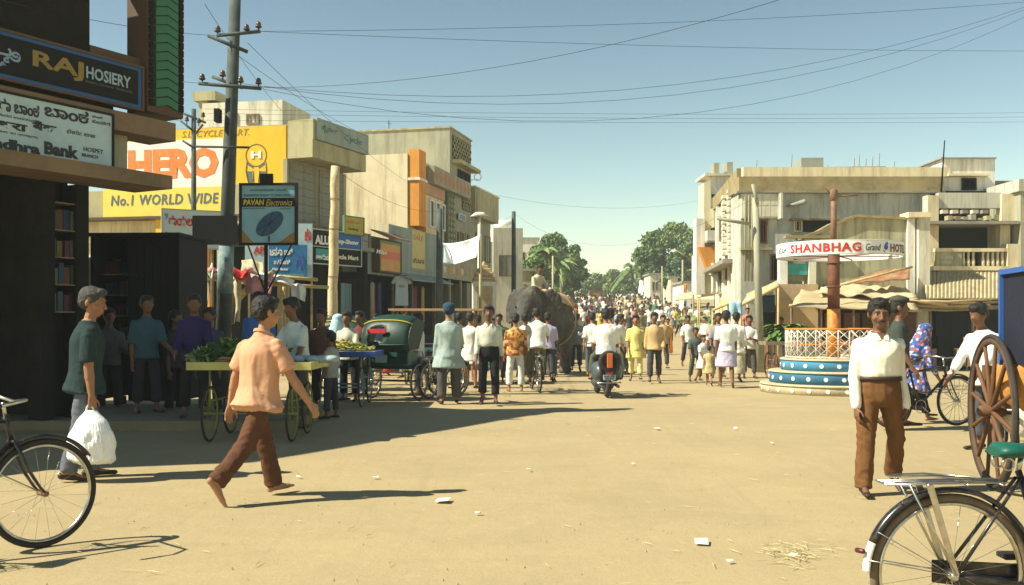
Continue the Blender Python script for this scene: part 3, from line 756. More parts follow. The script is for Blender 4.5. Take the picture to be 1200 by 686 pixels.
wall_parts(rb, 'floor_slab', DGREY, .35, A.U(149), .3, 5, 4.3, 4.65)
# balcony slab whose sunlit end shows under the chevron column
wall_parts(rb, 'balcony_slab', PL_BRN, u105-2.5, A.U(206, -.28), -.28, .3, A.Zp(170, 159, -.28), A.Zp(170, 137, -.28))
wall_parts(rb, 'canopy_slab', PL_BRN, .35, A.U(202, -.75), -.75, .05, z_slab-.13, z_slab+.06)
wall_parts(rb, 'end_pier', PL_GREY, A.U(118), A.U(149), .0, .3, z_slab+.06, Zq(170, 160))
# green chevron column
m = MB().box(u165, u205, -.16, .28, Zq(180, 135), 6.7); col = m.build('column', BROWN, rb)
CHG = M('chevron_green', (.03, .15, .08), .6, .15, 4, .1)
x0, x1 = u165+.13, u205-.13; zb = Zq(180, 128)
me = None
for i in range(22):
    z = zb+i*.135
    if me is None:
        m = MB(); w_ = (x1-x0)/2
        m.hexa([(0, -.03, 0), (w_, -.045, .055), (w_, .01, .055), (0, .01, 0), (0, -.03, .115), (w_, -.045, .17), (w_, .01, .17), (0, .01, .115)])
        m.hexa([(w_, -.045, .055), (2*w_, -.03, 0), (2*w_, .01, 0), (w_, .01, .055), (w_, -.045, .17), (2*w_, -.03, .115), (2*w_, .01, .115), (w_, .01, .17)])
        me = m.mesh('chevron_tile', CHG)
    link('chevron_tile', me, col, loc=(x0, -.17, z))
for xx in (u165+.02, u205-.09): 
    for i in range(24):
        if i == 0 and xx < u205-.1: mee = MB().box(0, .07, -.03, .01, 0, .10).mesh('edge_block', DGREY)
        link('edge_block', mee, col, loc=(xx, -.17, zb+i*.12))
# hosiery sign
SG_BLK = M('sign_black', (.010, .009, .010), .85, .2, 2, .02); SG_BLU = M('sign_blue_edge', (.02, .09, .26), .5, .1, 3, .03)
def board(parent, x0, x1, z0, z1, y, face, rim=None, th_=.08, name='sign_board', r=.035):
    b = MB().box(x0, x1, y, y+th_, z0, z1).build(name, face, parent)
    if rim:
        m = MB()
        for a in ((x0-r, x0, z0-r, z1+r), (x1, x1+r, z0-r, z1+r), (x0, x1, z0-r, z0), (x0, x1, z1, z1+r)): m.box(a[0], a[1], y-.02, y+th_, a[2], a[3])
        m.build('rim', rim, b)
    return b
hs_ = thing('hosiery_sign', 'dark RAJ HOSIERY shop sign with gold and silver letters on the shaded corner building', 'sign', A.loc(), th)
y0 = -.14; xs0, xs1 = A.U(-150, y0), A.U(166, y0); zt0, zb0 = A.Zp(100, 63, y0), A.Zp(100, 113, y0)
board(hs_, xs0, xs1, zb0, zt0, y0, SG_BLU, BROWN, .1)
MB().box(xs0, xs1-.07, y0-.012, y0-.001, zb0+.05, zt0-.05).build('sign_panel', SG_BLK, hs_)
GOLD = M('gold_letters', (.24, .17, .03), .5, .2, 6, .05); SILV = M('silver_letters', (.30, .42, .47), .5, .1, 6, .05)
H_ = zt0-zb0
def onb(par, fr, t, pxa, pxb, pya, pyb, y, mat, **k):
    xa, xb = fr.U(pxa, y), fr.U(pxb, y); zz0 = fr.Zp((pxa+pxb)/2, pyb, y); zz1 = fr.Zp((pxa+pxb)/2, pya, y)
    return lettering(t, xa, zz0, xb-xa, zz1-zz0, y, mat, par, **k)
onb(hs_, A, 'ಡಿ', -8, 24, 56, 80, y0-.014, M('sign_pale_blue_print', (.20, .30, .42), .5), bold=.01)
onb(hs_, A, 'RAJ', 38, 98, 66, 90, y0-.014, GOLD, bold=.03)
onb(hs_, A, 'HOSIERY', 101, 153, 84, 98, y0-.014, SILV, bold=.02)
onb(hs_, A, 'Hosiery  Garments  Readymade', 100, 155, 100, 104, y0-.014, M('faint_print', (.12, .12, .12), .6))
# bank sign, tilted a little forward
bs = thing('bank_sign', 'white Andhra Bank signboard with black Kannada, Hindi and English lettering below the hosiery sign', 'sign', A.loc(), th)
y1 = -.34; xb0, xb1 = A.U(-120, y1), A.U(131, y1); zt1 = A.Zp(60, 121, y1); zb1 = A.Zp(60, 192, y1)
board(bs, xb0, xb1, zb1, zt1, y1, WBLUE, BLACK, .06, r=.03)
INK = M('sign_ink', (.02, .02, .025), .5, .1, 3)
for t_, a, b_, c, d, bo in (('ಆಂದರಾ ಬಾಂಕ', -30, 46, 116, 131, .03), ('ಬಾಂಕ', 52, 104, 126, 141, .03), ('(ಭಾರತ ಸರಕಾರದ ಉದಯಮ)', -30, 44, 134, 138, .0), ('ಶಾಖೆ', 108, 120, 136, 139, 0), ('ಹೊಸಪೇಟೆ', 108, 129, 142, 146, 0),
    ('आंधरा', -30, 32, 139, 150, .04), ('बैंक', 38, 66, 143, 154, .04), ('(भारत सरकार का उपक्रम)', -30, 44, 154, 157, .0), ('होसपेट शाखा', 78, 112, 154, 160, 0),
    ('Andhra', -28, 47, 163, 176, .05), ('Bank', 52, 92, 169, 184, .05), ('(A Govt. of India Undertaking)', -30, 46, 178, 181, 0), ('HOSPET', 98, 121, 174, 179, .01), ('BRANCH', 96, 115, 181, 185, .01)):
    onb(bs, A, t_, a, b_, c, d, y1-.004, INK, bold=bo, thick=.003)
# ground floor piers, shelves of goods seen in the gloom
for px in (58, 98):
    x = A.U(px); wall_parts(rb, 'pier', DGREY, x-.10, x+.10, .02, .32, 0, z_slab-.13)
gr = rnd
gm = [M('packet_%d' % i, c, .5, .2, 6, .05) for i, c in enumerate([(.10, .025, .015), (.01, .03, .08), (.11, .09, .015), (.015, .06, .025), (.10, .095, .085), (.06, .015, .03), (.025, .06, .08)])]
def rack(label, fr, x0, x1, y, z0, z1, rows, cols, seed):
    rr = random.Random(seed); t = thing('goods_rack', label, 'shelf', fr.W(x0, y, 0).to_tuple(), fr.th)
    w_ = x1-x0; m = MB().box(0, .03, 0, .3, 0, z1).box(w_-.03, w_, 0, .3, 0, z1).box(.03, w_-.03, .27, .3, 0, z1); m.build('rack_frame', DGREY, t)
    for r_ in range(rows+1): zz = z0+(z1-z0)*r_/rows; MB().box(.03, w_-.03, .0, .27, zz-.015, zz).build('shelf', WOOD, t)
    h = (z1-z0)/rows
    for r_ in range(rows):
        for c_ in range(cols):
            a = .04+(w_-.08)*c_/cols; b = a+(w_-.08)/cols*rr.uniform(.7, .95)
            MB().box(a, b, .02+rr.random()*.04, .2, z0+h*r_, z0+h*r_+h*rr.uniform(.55, .85)).build('packet', rr.choice(gm), t)
rack('tall rack of coloured packets standing in the shaded corner shop doorway', A, A.U(62), A.U(98), .05, 1.6, 3.1, 4, 4, 3)

# ================================================================ dark kiosk in front of the painted wall
kd = 16.4; kf = Fr((X(103, kd), kd+.1), R(-3))
kt = thing('kiosk', 'black painted wooden kiosk beside the corner building with its lid closed above dim shelves', 'kiosk', kf.loc(), kf.th)
wK = kf.U(210); hK = kf.Zp(150, 275)
wall_parts(kt, 'side_wall', BLACK, 0, .04, 0, 1.3, .15, hK-.03); wall_parts(kt, 'side_wall', BLACK, wK-.04, wK, 0, 1.3, .15, hK-.03)
wall_parts(kt, 'back_wall', BLACK, .04, wK-.04, 1.26, 1.3, .15, hK-.03)
wall_parts(kt, 'roof', BLACK, -.05, wK+.05, -.12, 1.36, hK-.03, hK+.02)
slats(kt, wK*.42, wK-.04, .03, .15, hK-.03, 6, BLACK, 'front_plank', True)
wall_parts(kt, 'counter', DGREY, .04, wK*.42, .0, .4, .9, .95)
for r_ in range(4):
    MB().box(.05, wK*.40, .35, .55, 1.2+r_*.35, 1.22+r_*.35).build('shelf', WOOD, kt)
    for c_ in range(4): a = .08+c_*.12; MB().box(a, a+.09, .38, .5, 1.222+r_*.35, 1.222+r_*.35+rnd.uniform(.14, .26)).build('packet', rnd.choice(gm), kt)
for x in (.03, wK-.09): MB().box(x, x+.06, .1, .16, -.02, .15).build('leg', BLACK, kt); MB().box(x, x+.06, 1.1, 1.16, -.02, .15).build('leg', BLACK, kt)

# ================================================================ yellow HERO building
hd = 29.6; thH = math.atan2(-.2, 1)
Bf = Fr((X(335, hd)-8*math.cos(thH), hd-8*math.sin(thH)), thH)
hb_ = thing('painted_wall_building', 'low building whose wall is painted yellow with a giant orange HERO advertisement', 'building', Bf.loc(), thH)
zt = Bf.Zp(330, 147); zbt = Bf.Zp(300, 250); xL = Bf.U(208)
xl0 = Bf.U(103); zW0 = Bf.Zp(150, 250)
wall_parts(hb_, 'upper_wall', YEL, Bf.U(150), 8, 0, 3.5, zbt, zt)
wall_parts(hb_, 'side_wall', PL_OLIVE, xl0-2, Bf.U(150), .02, 3.5, Bf.Zp(120, 256), Bf.Zp(120, 224))
wall_parts(hb_, 'lower_band', YELP, Bf.U(122), 8.01, -.06, 0, zbt-.03, Bf.Zp(180, 221))
wall_parts(hb_, 'drip_edge', BROWN, xl0-2, 8.0, -.12, 0, zbt-.12, zbt-.03)
wall_parts(hb_, 'white_panel', WHP, Bf.U(150), Bf.U(262), -.035, 0, Bf.Zp(200, 221), Bf.Zp(200, 165))
wall_parts(hb_, 'lower_wall', PL_CREAM, xl0-2, Bf.U(200), .3, .5, Bf.Zp(150, 300), zbt-.12)
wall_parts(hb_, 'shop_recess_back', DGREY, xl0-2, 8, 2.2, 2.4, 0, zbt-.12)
for px in (190, 262, 333): wall_parts(hb_, 'pier', YEL if px < 262 else PL_OLIVE, Bf.U(px)-.22, Bf.U(px)+.0, .0, .4, 0, zbt-.12)
wall_parts(hb_, 'door_panel', ORW, Bf.U(192), Bf.U(236), .5, .56, .1, zbt-.4)
wall_parts(hb_, 'roof_slab', CONC, xl0-2, 8, .1, 3.5, zt, zt+.04)
onb(hb_, Bf, 'HERO', 150, 256, 174, 209.5, -.04, ORG, bold=.055)
onb(hb_, Bf, 'No.1 WORLD WIDE', 130, 256, 227.5, 240, -.065, BLUG, bold=.018, shear=.12, spacing=1.1)
onb(hb_, Bf, "S.L. CYCLE MART.", 213, 292, 152.5, 160, -.004, M('faded_ink', (.35, .25, .08), .8), shear=.25)
# painted cyclist-badge figure: round head with H monogram over two legs (drawn as simple strokes)
def pp(px, py, y=-.006): q = Bf.uz(px, py, y); return (q[0], y, q[1])
fg = MB(); c = pp(300, 182); rr_ = abs(Bf.uz(312, 182)[0]-Bf.uz(300, 182)[0])
fg.torus(c, rr_, .02, (0, 1, 0), 32, 4, flat=.3)
fg.path([pp(289, 190), pp(288, 200), pp(291, 214)], .016, 4); fg.path([pp(311, 190), pp(312, 200), pp(309, 214)], .016, 4)
fg.path([pp(296, 200), pp(297, 214)], .016, 4); fg.path([pp(304, 200), pp(303, 214)], .016, 4)
fg.build('painted_outline', M('outline_ink', (.30, .20, .05), .8), hb_)
s = MB(); s.add([pp(289, 188), pp(297, 194), pp(297, 198), pp(288, 192)], [(0, 1, 2, 3)]); s.add([pp(311, 188), pp(303, 194), pp(303, 198), pp(312, 192)], [(0, 1, 2, 3)])
s.add([pp(289, 201), pp(296, 201), pp(296, 216), pp(291, 216)], [(0, 1, 2, 3)]); s.add([pp(304, 201), pp(311, 201), pp(309, 216), pp(304, 216)], [(0, 1, 2, 3)]); s.build('painted_patches', BLUG, hb_, kind='stuff')
onb(hb_, Bf, 'H', 294, 306, 177, 186, -.012, WHT, bold=.05)
onb(hb_, Bf, 'ರಾಘ', 272, 286, 229, 240, -.068, RED, bold=.03)
wall_parts(hb_, 'fascia_patch', PL_OLIVE, Bf.U(264), Bf.U(284), -.075, -.061, Bf.Zp(300, 262), Bf.Zp(300, 216))
# penthouse, tank and window on its roof
ph = Bf.Zp(290, 119, 1.2); 
wall_parts(hb_, 'roof_room', PL_PALE, Bf.U(237, 1.2), Bf.U(331, 1.2), 1.2, 3.4, zt+.04, ph)
window(hb_, Bf.U(289, 1.2), Bf.U(304, 1.2), Bf.Zp(296, 146, 1.2), Bf.Zp(296, 134, 1.2), 1.19, WOOD, GLASS, 2, .05)
window(hb_, Bf.U(268, 1.2), Bf.U(278, 1.2), Bf.Zp(273, 146, 1.2), Bf.Zp(273, 132, 1.2), 1.19, WOOD, GLASS, 1, .05)
wall_parts(hb_, 'chimney', PL_OLIVE, Bf.U(231, 1.2), Bf.U(241, 1.2), 1.3, 1.9, zt+.04, Bf.Zp(236, 118, 1.2))
wall_parts(hb_, 'chimney_cap', PL_OLIVE, Bf.U(226, 1.2), Bf.U(252, 1.2), 1.2, 2.0, Bf.Zp(236, 118, 1.2), Bf.Zp(236, 107, 1.2))

# ================================================================ canopy building next to it
thC = math.atan2(.931, .364); Cf = Fr((X(367, 29), 29.0), thC); ZB = Cf.Zp(367, 282); DC = .88
cb = thing('canopy_building', 'grey two storey shop building with a deep sign parapet jutting over the street', 'building', Cf.loc(), thC)
Lc = Cf.U(430); zc1 = Cf.Zp(367, 137); zc0 = Cf.Zp(367, 184); zmid = Cf.Zp(367, 163)
wall_parts(cb, 'parapet', PL_OLIVE, 0, Lc-.03, .02, DC, zc0, zmid)
wall_parts(cb, 'sign_parapet', PL_GREEN, .12, Lc, -.06, .06, zmid+.02, zc1)
wall_parts(cb, 'end_wall', PL_OLIVE, 0, .12, .0, DC, zmid, zc1-.05)
wall_parts(cb, 'parapet_top', PL_OLIVE, .12, Lc-.03, .06, DC, zmid, zmid+.1)
FAD = M('faded_blue_print', (.10, .20, .24), .7, .3, 4)
onb(cb, Cf, 'ಸೈಕಲ್', 377, 396, 149, 158, -.07, FAD); onb(cb, Cf, 'Cycle', 404, 424, 160, 170, -.07, FAD, shear=.2)
# recessed upper wall with two shutters and side wall facing the camera
wall_parts(cb, 'upper_wall', PL_OLIVE, -.02, Lc+.2, DC, DC+.15, ZB, zc0)
slats(cb, .1, Lc*.48, DC-.02, ZB+.2, zc0-.05, 9, STEEL); slats(cb, Lc*.54, Lc, DC-.02, ZB+.2, zc0-.05, 9, STEEL)
wall_parts(cb, 'balcony_slab', CONC, -.2, Lc+.3, -.1, DC+.3, ZB-.12, ZB)
m = MB()
for i in range(9): x = -.15+i*(Lc+.3)/8; m.box(x-.014, x+.014, .0, .03, ZB, ZB+.42)
m.box(-.2, Lc+.25, -.01, .04, ZB+.42, ZB+.46); m.box(-.2, Lc+.25, -.005, .035, ZB+.2, ZB+.23); m.build('railing', RUST, cb)
for i in range(5): x = .1+i*.4; MB().box(x, x+.3, .2, .6, ZB+.001, ZB+rnd.uniform(.12, .4)).build('roof_clutter', rnd.choice([WOOD, CONC, PL_GREEN]), cb)
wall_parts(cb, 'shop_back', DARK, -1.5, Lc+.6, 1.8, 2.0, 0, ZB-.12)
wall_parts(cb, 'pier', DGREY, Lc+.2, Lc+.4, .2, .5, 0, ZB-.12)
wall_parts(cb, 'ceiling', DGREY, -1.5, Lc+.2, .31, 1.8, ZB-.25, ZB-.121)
# ================================================================ signs below the canopy
def signframe(name, label, fr, pxa, pxb, pya, pyb, y, face, rim, th_=.06, z_off=0, cat='sign', r=.03):
    t = thing(name, label, cat, fr.loc(), fr.th); pm = (pxa+pxb)/2
    z1 = fr.Zp(pm, pya, y); z0 = fr.Zp(pm, pyb, y)
    b = board(t, fr.U(pxa, y), fr.U(pxb, y), z0, z1, y, face, rim, th_, r=r); return t, b, z0, z1
Df = Fr((X(362, 28.3), 28.3), R(58))
t, b, z0, z1 = signframe('shop_sign', 'framed two row Cycle Mart signboard in black, blue and white behind the pale concrete pole', Df, 364, 423, 272, 310, 0, BLACK, M('alu_frame', (.45, .50, .48), .5, .1, 3, metal=.3))
xm = Df.U(392); x1 = Df.U(422); zm = (z0+z1)/2
MB().box(xm, x1, -.012, -.001, zm+.02, z1-.02).build('blue_panel', M('panel_blue', (.02, .12, .38), .5, .1, 3), t)
MB().box(Df.U(370), xm-.05, -.012, -.001, z0+.1, zm-.06).build('teal_panel', M('panel_teal', (.05, .30, .32), .5, .1, 3), t)
MB().box(Df.U(364), x1, -.02, -.001, zm-.01, zm+.015).build('divider', M('alu_frame', (.45, .5, .48)), t)
onb(t, Df, 'ALU', 369, 386, 276, 287, -.014, WHT, bold=.05)
onb(t, Df, 'op-Show', 396, 420, 281, 288, -.016, WHT, bold=.04)
onb(t, Df, 'ಅರುಣ', 370, 388, 298, 305, -.016, WHT, bold=.05); onb(t, Df, 'Cycle Mart', 391, 420, 299, 306, -.014, M('cream_letters', (.75, .70, .5), .6), bold=.04)
t, b, z0, z1 = signframe('shop_sign', 'small yellow green advertisement board above the Cycle Mart sign', Df, 404, 426, 255, 275, -.05, M('panel_lime', (.42, .38, .08), .6, .2, 5, stain=(.5, .25, .05), samt=.6, sscale=5), M('rim_green', (.10, .16, .08), .6))
onb(t, Df, 'Siyaram', 406, 422, 259, 263, -.055, M('orange_print', (.6, .2, .04), .6), bold=.02); onb(t, Df, 'Suiting', 408, 420, 267, 271, -.055, INK, shear=.2)
Ef = Fr((X(288, 26.6), 26.6), R(4))
t, b, z0, z1 = signframe('shop_sign', 'pale blue hoarding with red letters AP behind the radio dealer sign', Ef, 287, 366, 262, 326, .15, WBLUE, None)
onb(t, Ef, 'AP', 297, 310, 289, 298, .145, RED, bold=.04); onb(t, Ef, 'ಶಿವ', 357, 365, 268, 283, -.045+.19, RED, bold=.04)
for px in (290, 330, 364): MB().box(Ef.U(px)-.03, Ef.U(px)+.03, .21, .25, 0, z1).build('post', WOOD, t)
t, b, z0, z1 = signframe('shop_sign', 'bright blue cloth banner with white Kannada lettering under the radio dealer sign', Ef, 315, 360, 287, 326, .04, M('banner_blue', (.02, .16, .36), .6, .15, 4, stain=(.02, .10, .28), samt=.5, sscale=3), None, .02)
for tx, a, b_, c, d in (('ಜನತಾ', 316, 331, 290, 300), ('ಬಜಾರ್', 333, 343, 291, 299), ('ಬಟ್ಟೆ ಅಂಗಡಿ', 321, 340, 304, 310), ('Main Bazar', 319, 338, 314, 317)): onb(t, Ef, tx, a, b_, c, d, .035, WHT, bold=.03)
onb(t, Ef, 'Cloth & Readymade Merchants', 317, 356, 321, 324, .035, M('lime_print', (.4, .5, .12), .6))
onb(t, Ef, 'ಶ್ರೀ', 346, 357, 297, 316, .035, M('mid_blue_print', (.08, .14, .5), .6), bold=.02)
Hf = Fr((X(190, 24.5), 24.5), R(28))
t, b, z0, z1 = signframe('shop_sign', 'slanting white signboard with red Kannada letters below the yellow wall', Hf, 190, 262, 247, 291, 0, M('board_white_blue', (.50, .60, .62), .6, .1, 2, stain=(.3, .4, .42), samt=.5, sscale=2), PL_OLIVE, r=.02)
onb(t, Hf, 'ರಾಯಲ್', 198, 229, 253, 265, -.01, RED, bold=.03); onb(t, Hf, '9', 193, 197, 250, 257, -.01, FAD); onb(t, Hf, '9', 193, 197, 272, 277, -.01, FAD)
for px in (193, 250): MB().box(Hf.U(px)-.04, Hf.U(px)+.02, .06, .12, 0, z1).build('post', WOOD, t)
# black board seen from behind, wired to the big pole
pd = 18.6; bt_ = thing('board', 'blank black board strapped across the big electricity pole', 'board', (X(252, pd), pd, 0)); 
zz1, zz0 = Z(253, pd), Z(287, pd); w1 = X(278, pd)-X(252, pd); w0 = X(226, pd)-X(252, pd)
MB().box(w0, w1, -.03, .01, zz0, zz1).build('panel', BLACK, bt_)
for q in (w0+.1, w1-.1): MB().box(q-.02, q+.02, .01, .04, zz0, zz1).build('batten', WOOD, bt_)
# ================================================================ radio dealer sign on its post
rd = 14.2; sx = X(315.5, rd); rt = thing('post_sign', 'square Pavan Electronics sign with a blue dish drawing on a thin black post', 'sign', (X(311, rd), rd, 0), R(-3))
hw = (X(347, rd)-X(284, rd))/2; ox = sx-X(311, rd); za, zb_ = Z(218, rd), Z(285, rd)
PB = M('sign_sky_blue', (.16, .33, .42), .5, .1, 3, .03, stain=(.10, .22, .28), samt=.5, sscale=3)
board(rt, ox-hw, ox+hw, zb_, za, -.04, PB, BLACK, .05, r=.035)
MB().tube((0, .03, -.02), (0, .03, zb_), .028).build('post', BLACK, rt)
m = MB(); m.tube((0, .03, Z(345, rd)), (ox-hw*.85, .03, zb_), .012); m.tube((0, .03, Z(345, rd)), (ox+hw*.85, .03, zb_), .012); m.build('strut', BLACK, rt, kind='stuff')
hh = za-zb_; fz = lambda f: zb_+hh*f
MB().box(ox-hw+.005, ox+hw-.005, -.046, -.041, fz(.63), fz(.78)).build('black_band', SG_BLK, rt)
lettering('PAVAN', ox-hw*.93, fz(.655), hw*.78, hh*.10, -.05, M('sign_yellow', (.45, .38, .08), .5), rt, bold=.03, shear=.1)
lettering('Electronics', ox-hw*.08, fz(.645), hw*1.0, hh*.11, -.05, M('sign_yellow', (.45, .38, .08)), rt, shear=.35)
lettering('AUTHORISED SALES', ox-hw*.7, fz(.90), hw*1.4, hh*.035, -.045, BLUG, rt, bold=.02); lettering('TRANSISTOR  RADIO  TV  SALES  SERVICE', ox-hw*.93, fz(.81), hw*1.85, hh*.035, -.045, BLUG, rt, bold=.02)
lettering('MAIN BAZAR ROAD', ox-hw*.93, fz(.59), hw*.8, hh*.022, -.045, BLUG, rt); lettering('HOSPET', ox+hw*.45, fz(.58), hw*.4, hh*.022, -.045, BLUG, rt)
dm = MB(); v = []
for i in range(28):
    a = 2*math.pi*i/28; ex, ez = math.cos(a)*hw*.60, math.sin(a)*hw*.34; v.append((ox+.02+ex*math.cos(.7)-ez*math.sin(.7)*1, -.050, fz(.33)+ex*math.sin(.7)+ez*math.cos(.7)))
dm.add(v+[(q[0], -.044, q[2]) for q in v], [tuple(range(28))]+[(i, (i+1) % 28, 28+(i+1) % 28, 28+i) for i in range(28)]); dm.build('dish_drawing', M('sign_dish', (.015, .06, .12), .5, .2, 6), rt)
dl = MB()
for i in range(0, 28, 4): dl.tube((ox+.02, -.052, fz(.33)), (v[i][0], -.052, v[i][2]), .003, None, 4)
dl.build('dish_ribs', INK, rt, kind='stuff'); MB().box(ox+.0, ox+.02, -.048, -.042, fz(.02), fz(.12)).build('dish_stem', INK, rt)
BR = M('sign_brown', (.22, .13, .04), .6)
MB().add([(ox-hw, -.046, fz(0)), (ox-hw*.55, -.046, fz(0)), (ox-hw, -.046, fz(.23))], [(0, 1, 2)]).build('corner_patch', BR, rt)
MB().add([(ox+hw, -.046, fz(0)), (ox+hw, -.046, fz(.2)), (ox+hw*.4, -.046, fz(0))], [(0, 1, 2)]).build('corner_patch', BR, rt)
MB().box(-.07, .11, -.03, .02, za+.035, za+.17).build('top_plate', BLACK, rt)

# ================================================================ cream building row
th2 = math.atan2(1, .24); K = Fr((X(478, 37), 37.0), th2)
kb = thing('cream_building', 'tall cream and grey building with an orange fin and lozenge patterned parapet', 'building', K.loc(), th2)
Lk = K.U(549)
# boxes are laid along the street direction, y = depth away from the street
ztop = K.Zp(478, 180)
wall_parts(kb, 'front_block', PL_CREAM, 0, Lk*.6, .02, 5.4, 3.45, ztop); wall_parts(kb, 'ground_floor', DGREY, 0, Lk*1.2, 2.6, 5, 0, 3.45)
zt2 = K.Zp(527, 150); xu = K.U(527)
wall_parts(kb, 'rear_block', PL_GREY, xu, K.U(552), -.0, 6.0, 3.45, zt2)
wall_parts(kb, 'rear_wing', PL_WHITE, xu+.4, xu+4, 2.6, 8.0, 6, zt2-.12)
wall_parts(kb, 'roof_edge', PL_OLIVE, xu-.05, K.U(552)+.05, -.05, 7.1, zt2, zt2+.07)
wall_parts(kb, 'orange_fin', ORW, .05, .85, -.42, .0, K.Zp(490, 268), K.Zp(490, 181)); 
MB().hexa([(.85, -.42, 4.9), (1.45, -.18, 4.9), (1.45, 0, 4.9), (.85, 0, 4.9), (.85, -.42, K.Zp(495, 186)), (1.45, -.18, K.Zp(499, 185)), (1.45, 0, K.Zp(499, 185)), (.85, 0, K.Zp(495, 186))]).build('orange_fin_return', ORW, kb)
wall_parts(kb, 'white_ledge', PL_WHITE, .0, .92, -.47, .0, K.Zp(482, 213), K.Zp(482, 210))
# parapet with lozenges
xa, xb_ = K.U(500), K.U(543); za, zb_ = K.Zp(520, 204), K.Zp(520, 224)
wall_parts(kb, 'parapet', PL_GREY, xa, xb_, -.32, -.02, zb_, za)
n = 9; hz_ = za-zb_
lz = None
TERR = M('lozenge_terracotta', (.42, .20, .12), .85, .2, 6)
for i in range(n):
    w_ = (xb_-xa)/n
    if lz is None: lz = MB().add([(w_*.5, -.03, hz_*.06), (w_*.94, 0, hz_*.5), (w_*.5, 0, hz_*.94), (w_*.06, 0, hz_*.5), (w_*.5, 0, hz_*.06), (w_*.5, -.035, hz_*.5)], [(5, 4, 1), (5, 1, 2), (5, 2, 3), (5, 3, 4)]).mesh('lozenge', TERR)
    link('lozenge', lz, kb, loc=(xa+i*w_, -.322, zb_))
wall_parts(kb, 'pink_wall', M('plaster_pink', (.52, .30, .20), .9, .15, 2, stain=(.3, .2, .12), samt=.5, sscale=2), 1.45, K.U(520), -.06, .0, K.Zp(510, 232), K.Zp(510, 217))
for a, b_ in ((502, 507), (509, 514), (516, 520)): window(kb, K.U(a), K.U(b_), K.Zp(508, 268), K.Zp(508, 236), -.05, WHT, GLASS, 0)
# carved green panel and lower bays
m = MB()
LAT = M('lattice_green', (.10, .14, .08), .8, .25, 5)
xa2, xb2 = K.U(521), K.U(530)
wall_parts(kb, 'lattice_panel', LAT, xa2, xb2, -.12, 0, K.Zp(525, 300), K.Zp(525, 222))
for r_ in range(9):
    for c_ in range(3): q = MB().ell((xa2+(c_+.5)*(xb2-xa2)/3, -.13, K.Zp(525, 290)+r_*.25), (.09, .04, .10), 8, 5).build('rosette', PL_OLIVE, kb)
for px in (533, 539, 545): window(kb, K.U(px), K.U(px+4), K.Zp(540, 292), K.Zp(540, 272), -.03, PL_OLIVE, GLASS, 0)
# grille storeys of the rear block
GRL = M('jali_screen', (.13, .14, .11), .9, .2, 5)
def jali(zl, zh, pxa, pxb, rows, cols):
    xa, xb = K.U(pxa), K.U(pxb); wall_parts(kb, 'screen_back', DGREY, xa, xb, -.015, -.004, zl, zh); me = None; w_ = (xb-xa)/cols; h = (zh-zl)/rows
    for r_ in range(rows):
        for c_ in range(cols):
            if me is None:
                m = MB(); e = .18
                for s_ in (0, 1):
                    a = (0, 0) if s_ == 0 else (0, h); b = (w_, h) if s_ == 0 else (w_, 0)
                    m.tube((a[0], -.04, a[1]), (b[0], -.04, b[1]), .03, None, 4)
                me = m.mesh('jali_block', PL_OLIVE)
            link('jali_block', me, kb, loc=(xa+c_*w_, 0, zl+r_*h))
jali(K.Zp(540, 190), K.Zp(540, 164), 530, 551, 3, 7); jali(K.Zp(540, 245), K.Zp(540, 228), 541, 551, 2, 4)
wall_parts(kb, 'sunshade', PL_OLIVE, K.U(529), K.U(553), -.42, 0, K.Zp(540, 197), K.Zp(540, 193))
for px in (536, 541, 546): window(kb, K.U(px), K.U(px+3.6), K.Zp(540, 226), K.Zp(540, 200), -.02, DGREY, GLASS, 0)
t, b, z0, z1 = signframe('shop_sign', 'little blue sign on the lower bays of the cream building', K, 538, 545, 252, 258, -.12, M('panel_blue2', (.10, .22, .40), .5), WHT, .03); 
# rooftop aerials
m = MB(); m.tube((.9*0+xu+.2, 2.8, zt2), (xu+.2, 2.8, zt2+.5), .015); m.tube((xu+.0, 2.8, zt2+.35), (xu+.5, 2.8, zt2+.38), .01); m.build('aerial', BLACK, kb)
MB().torus((K.U(553)+.1, -.25, K.Zp(552, 207)), .16, .02, (1, .2, 0), 20, 6).tube((K.U(553)+.1, -.25, K.Zp(552, 207)-.1), (K.U(551), .0, K.Zp(552, 212)), .02).build('dish_aerial', WHT, kb)
# the block after it
nb = thing('olive_building', 'plain olive block next after the lozenge patterned building on the left row', 'building', K.W(K.U(553), 0, 0).to_tuple(), th2)
Nf = Fr(K.W(K.U(553), 0, 0).xy, th2); L2 = Nf.U(581); zz = Nf.Zp(568, 227)
wall_parts(nb, 'upper_wall', PL_OLIVE, .02, L2, -.15, 5, Nf.Zp(568, 258), zz); wall_parts(nb, 'lower_wall', PL_GREY, .02, L2-.1, .25, 5, 0, Nf.Zp(568, 258))
for a, b_ in ((557, 562), (568, 574)): window(nb, Nf.U(a, .25), Nf.U(b_, .25), 4.4, 5.7, .24, WOOD, GLASS, 1)
wall_parts(nb, 'parapet_cap', PL_PALE, 0, L2+.04, -.19, 5.05, zz, zz+.08)
g2 = thing('small_block', 'little pale green block with a metal water tank beyond the olive building', 'building', (X(578, 56), 56, gz(56)), R(10))
wall_parts(g2, 'wall', PL_PALE, 0, 1.7, 0, 2.5, 0, Z(267, 56)-gz(56)); wall_parts(g2, 'side_block', PL_GREEN, -.8, 0, .2, 2, 0, Z(283, 56)-gz(56)); window(g2, .3, 1.2, 3.6, 4.8, -.02, WOOD, GLASS, 1)
m = MB().loft([((.8, .9, Z(267, 56)-gz(56)), (.6, 0, 0), (0, .6, 0)), ((.8, .9, Z(257, 56)-gz(56)), (.6, 0, 0), (0, .6, 0))], 16); m.build('water_tank', WHT, g2)

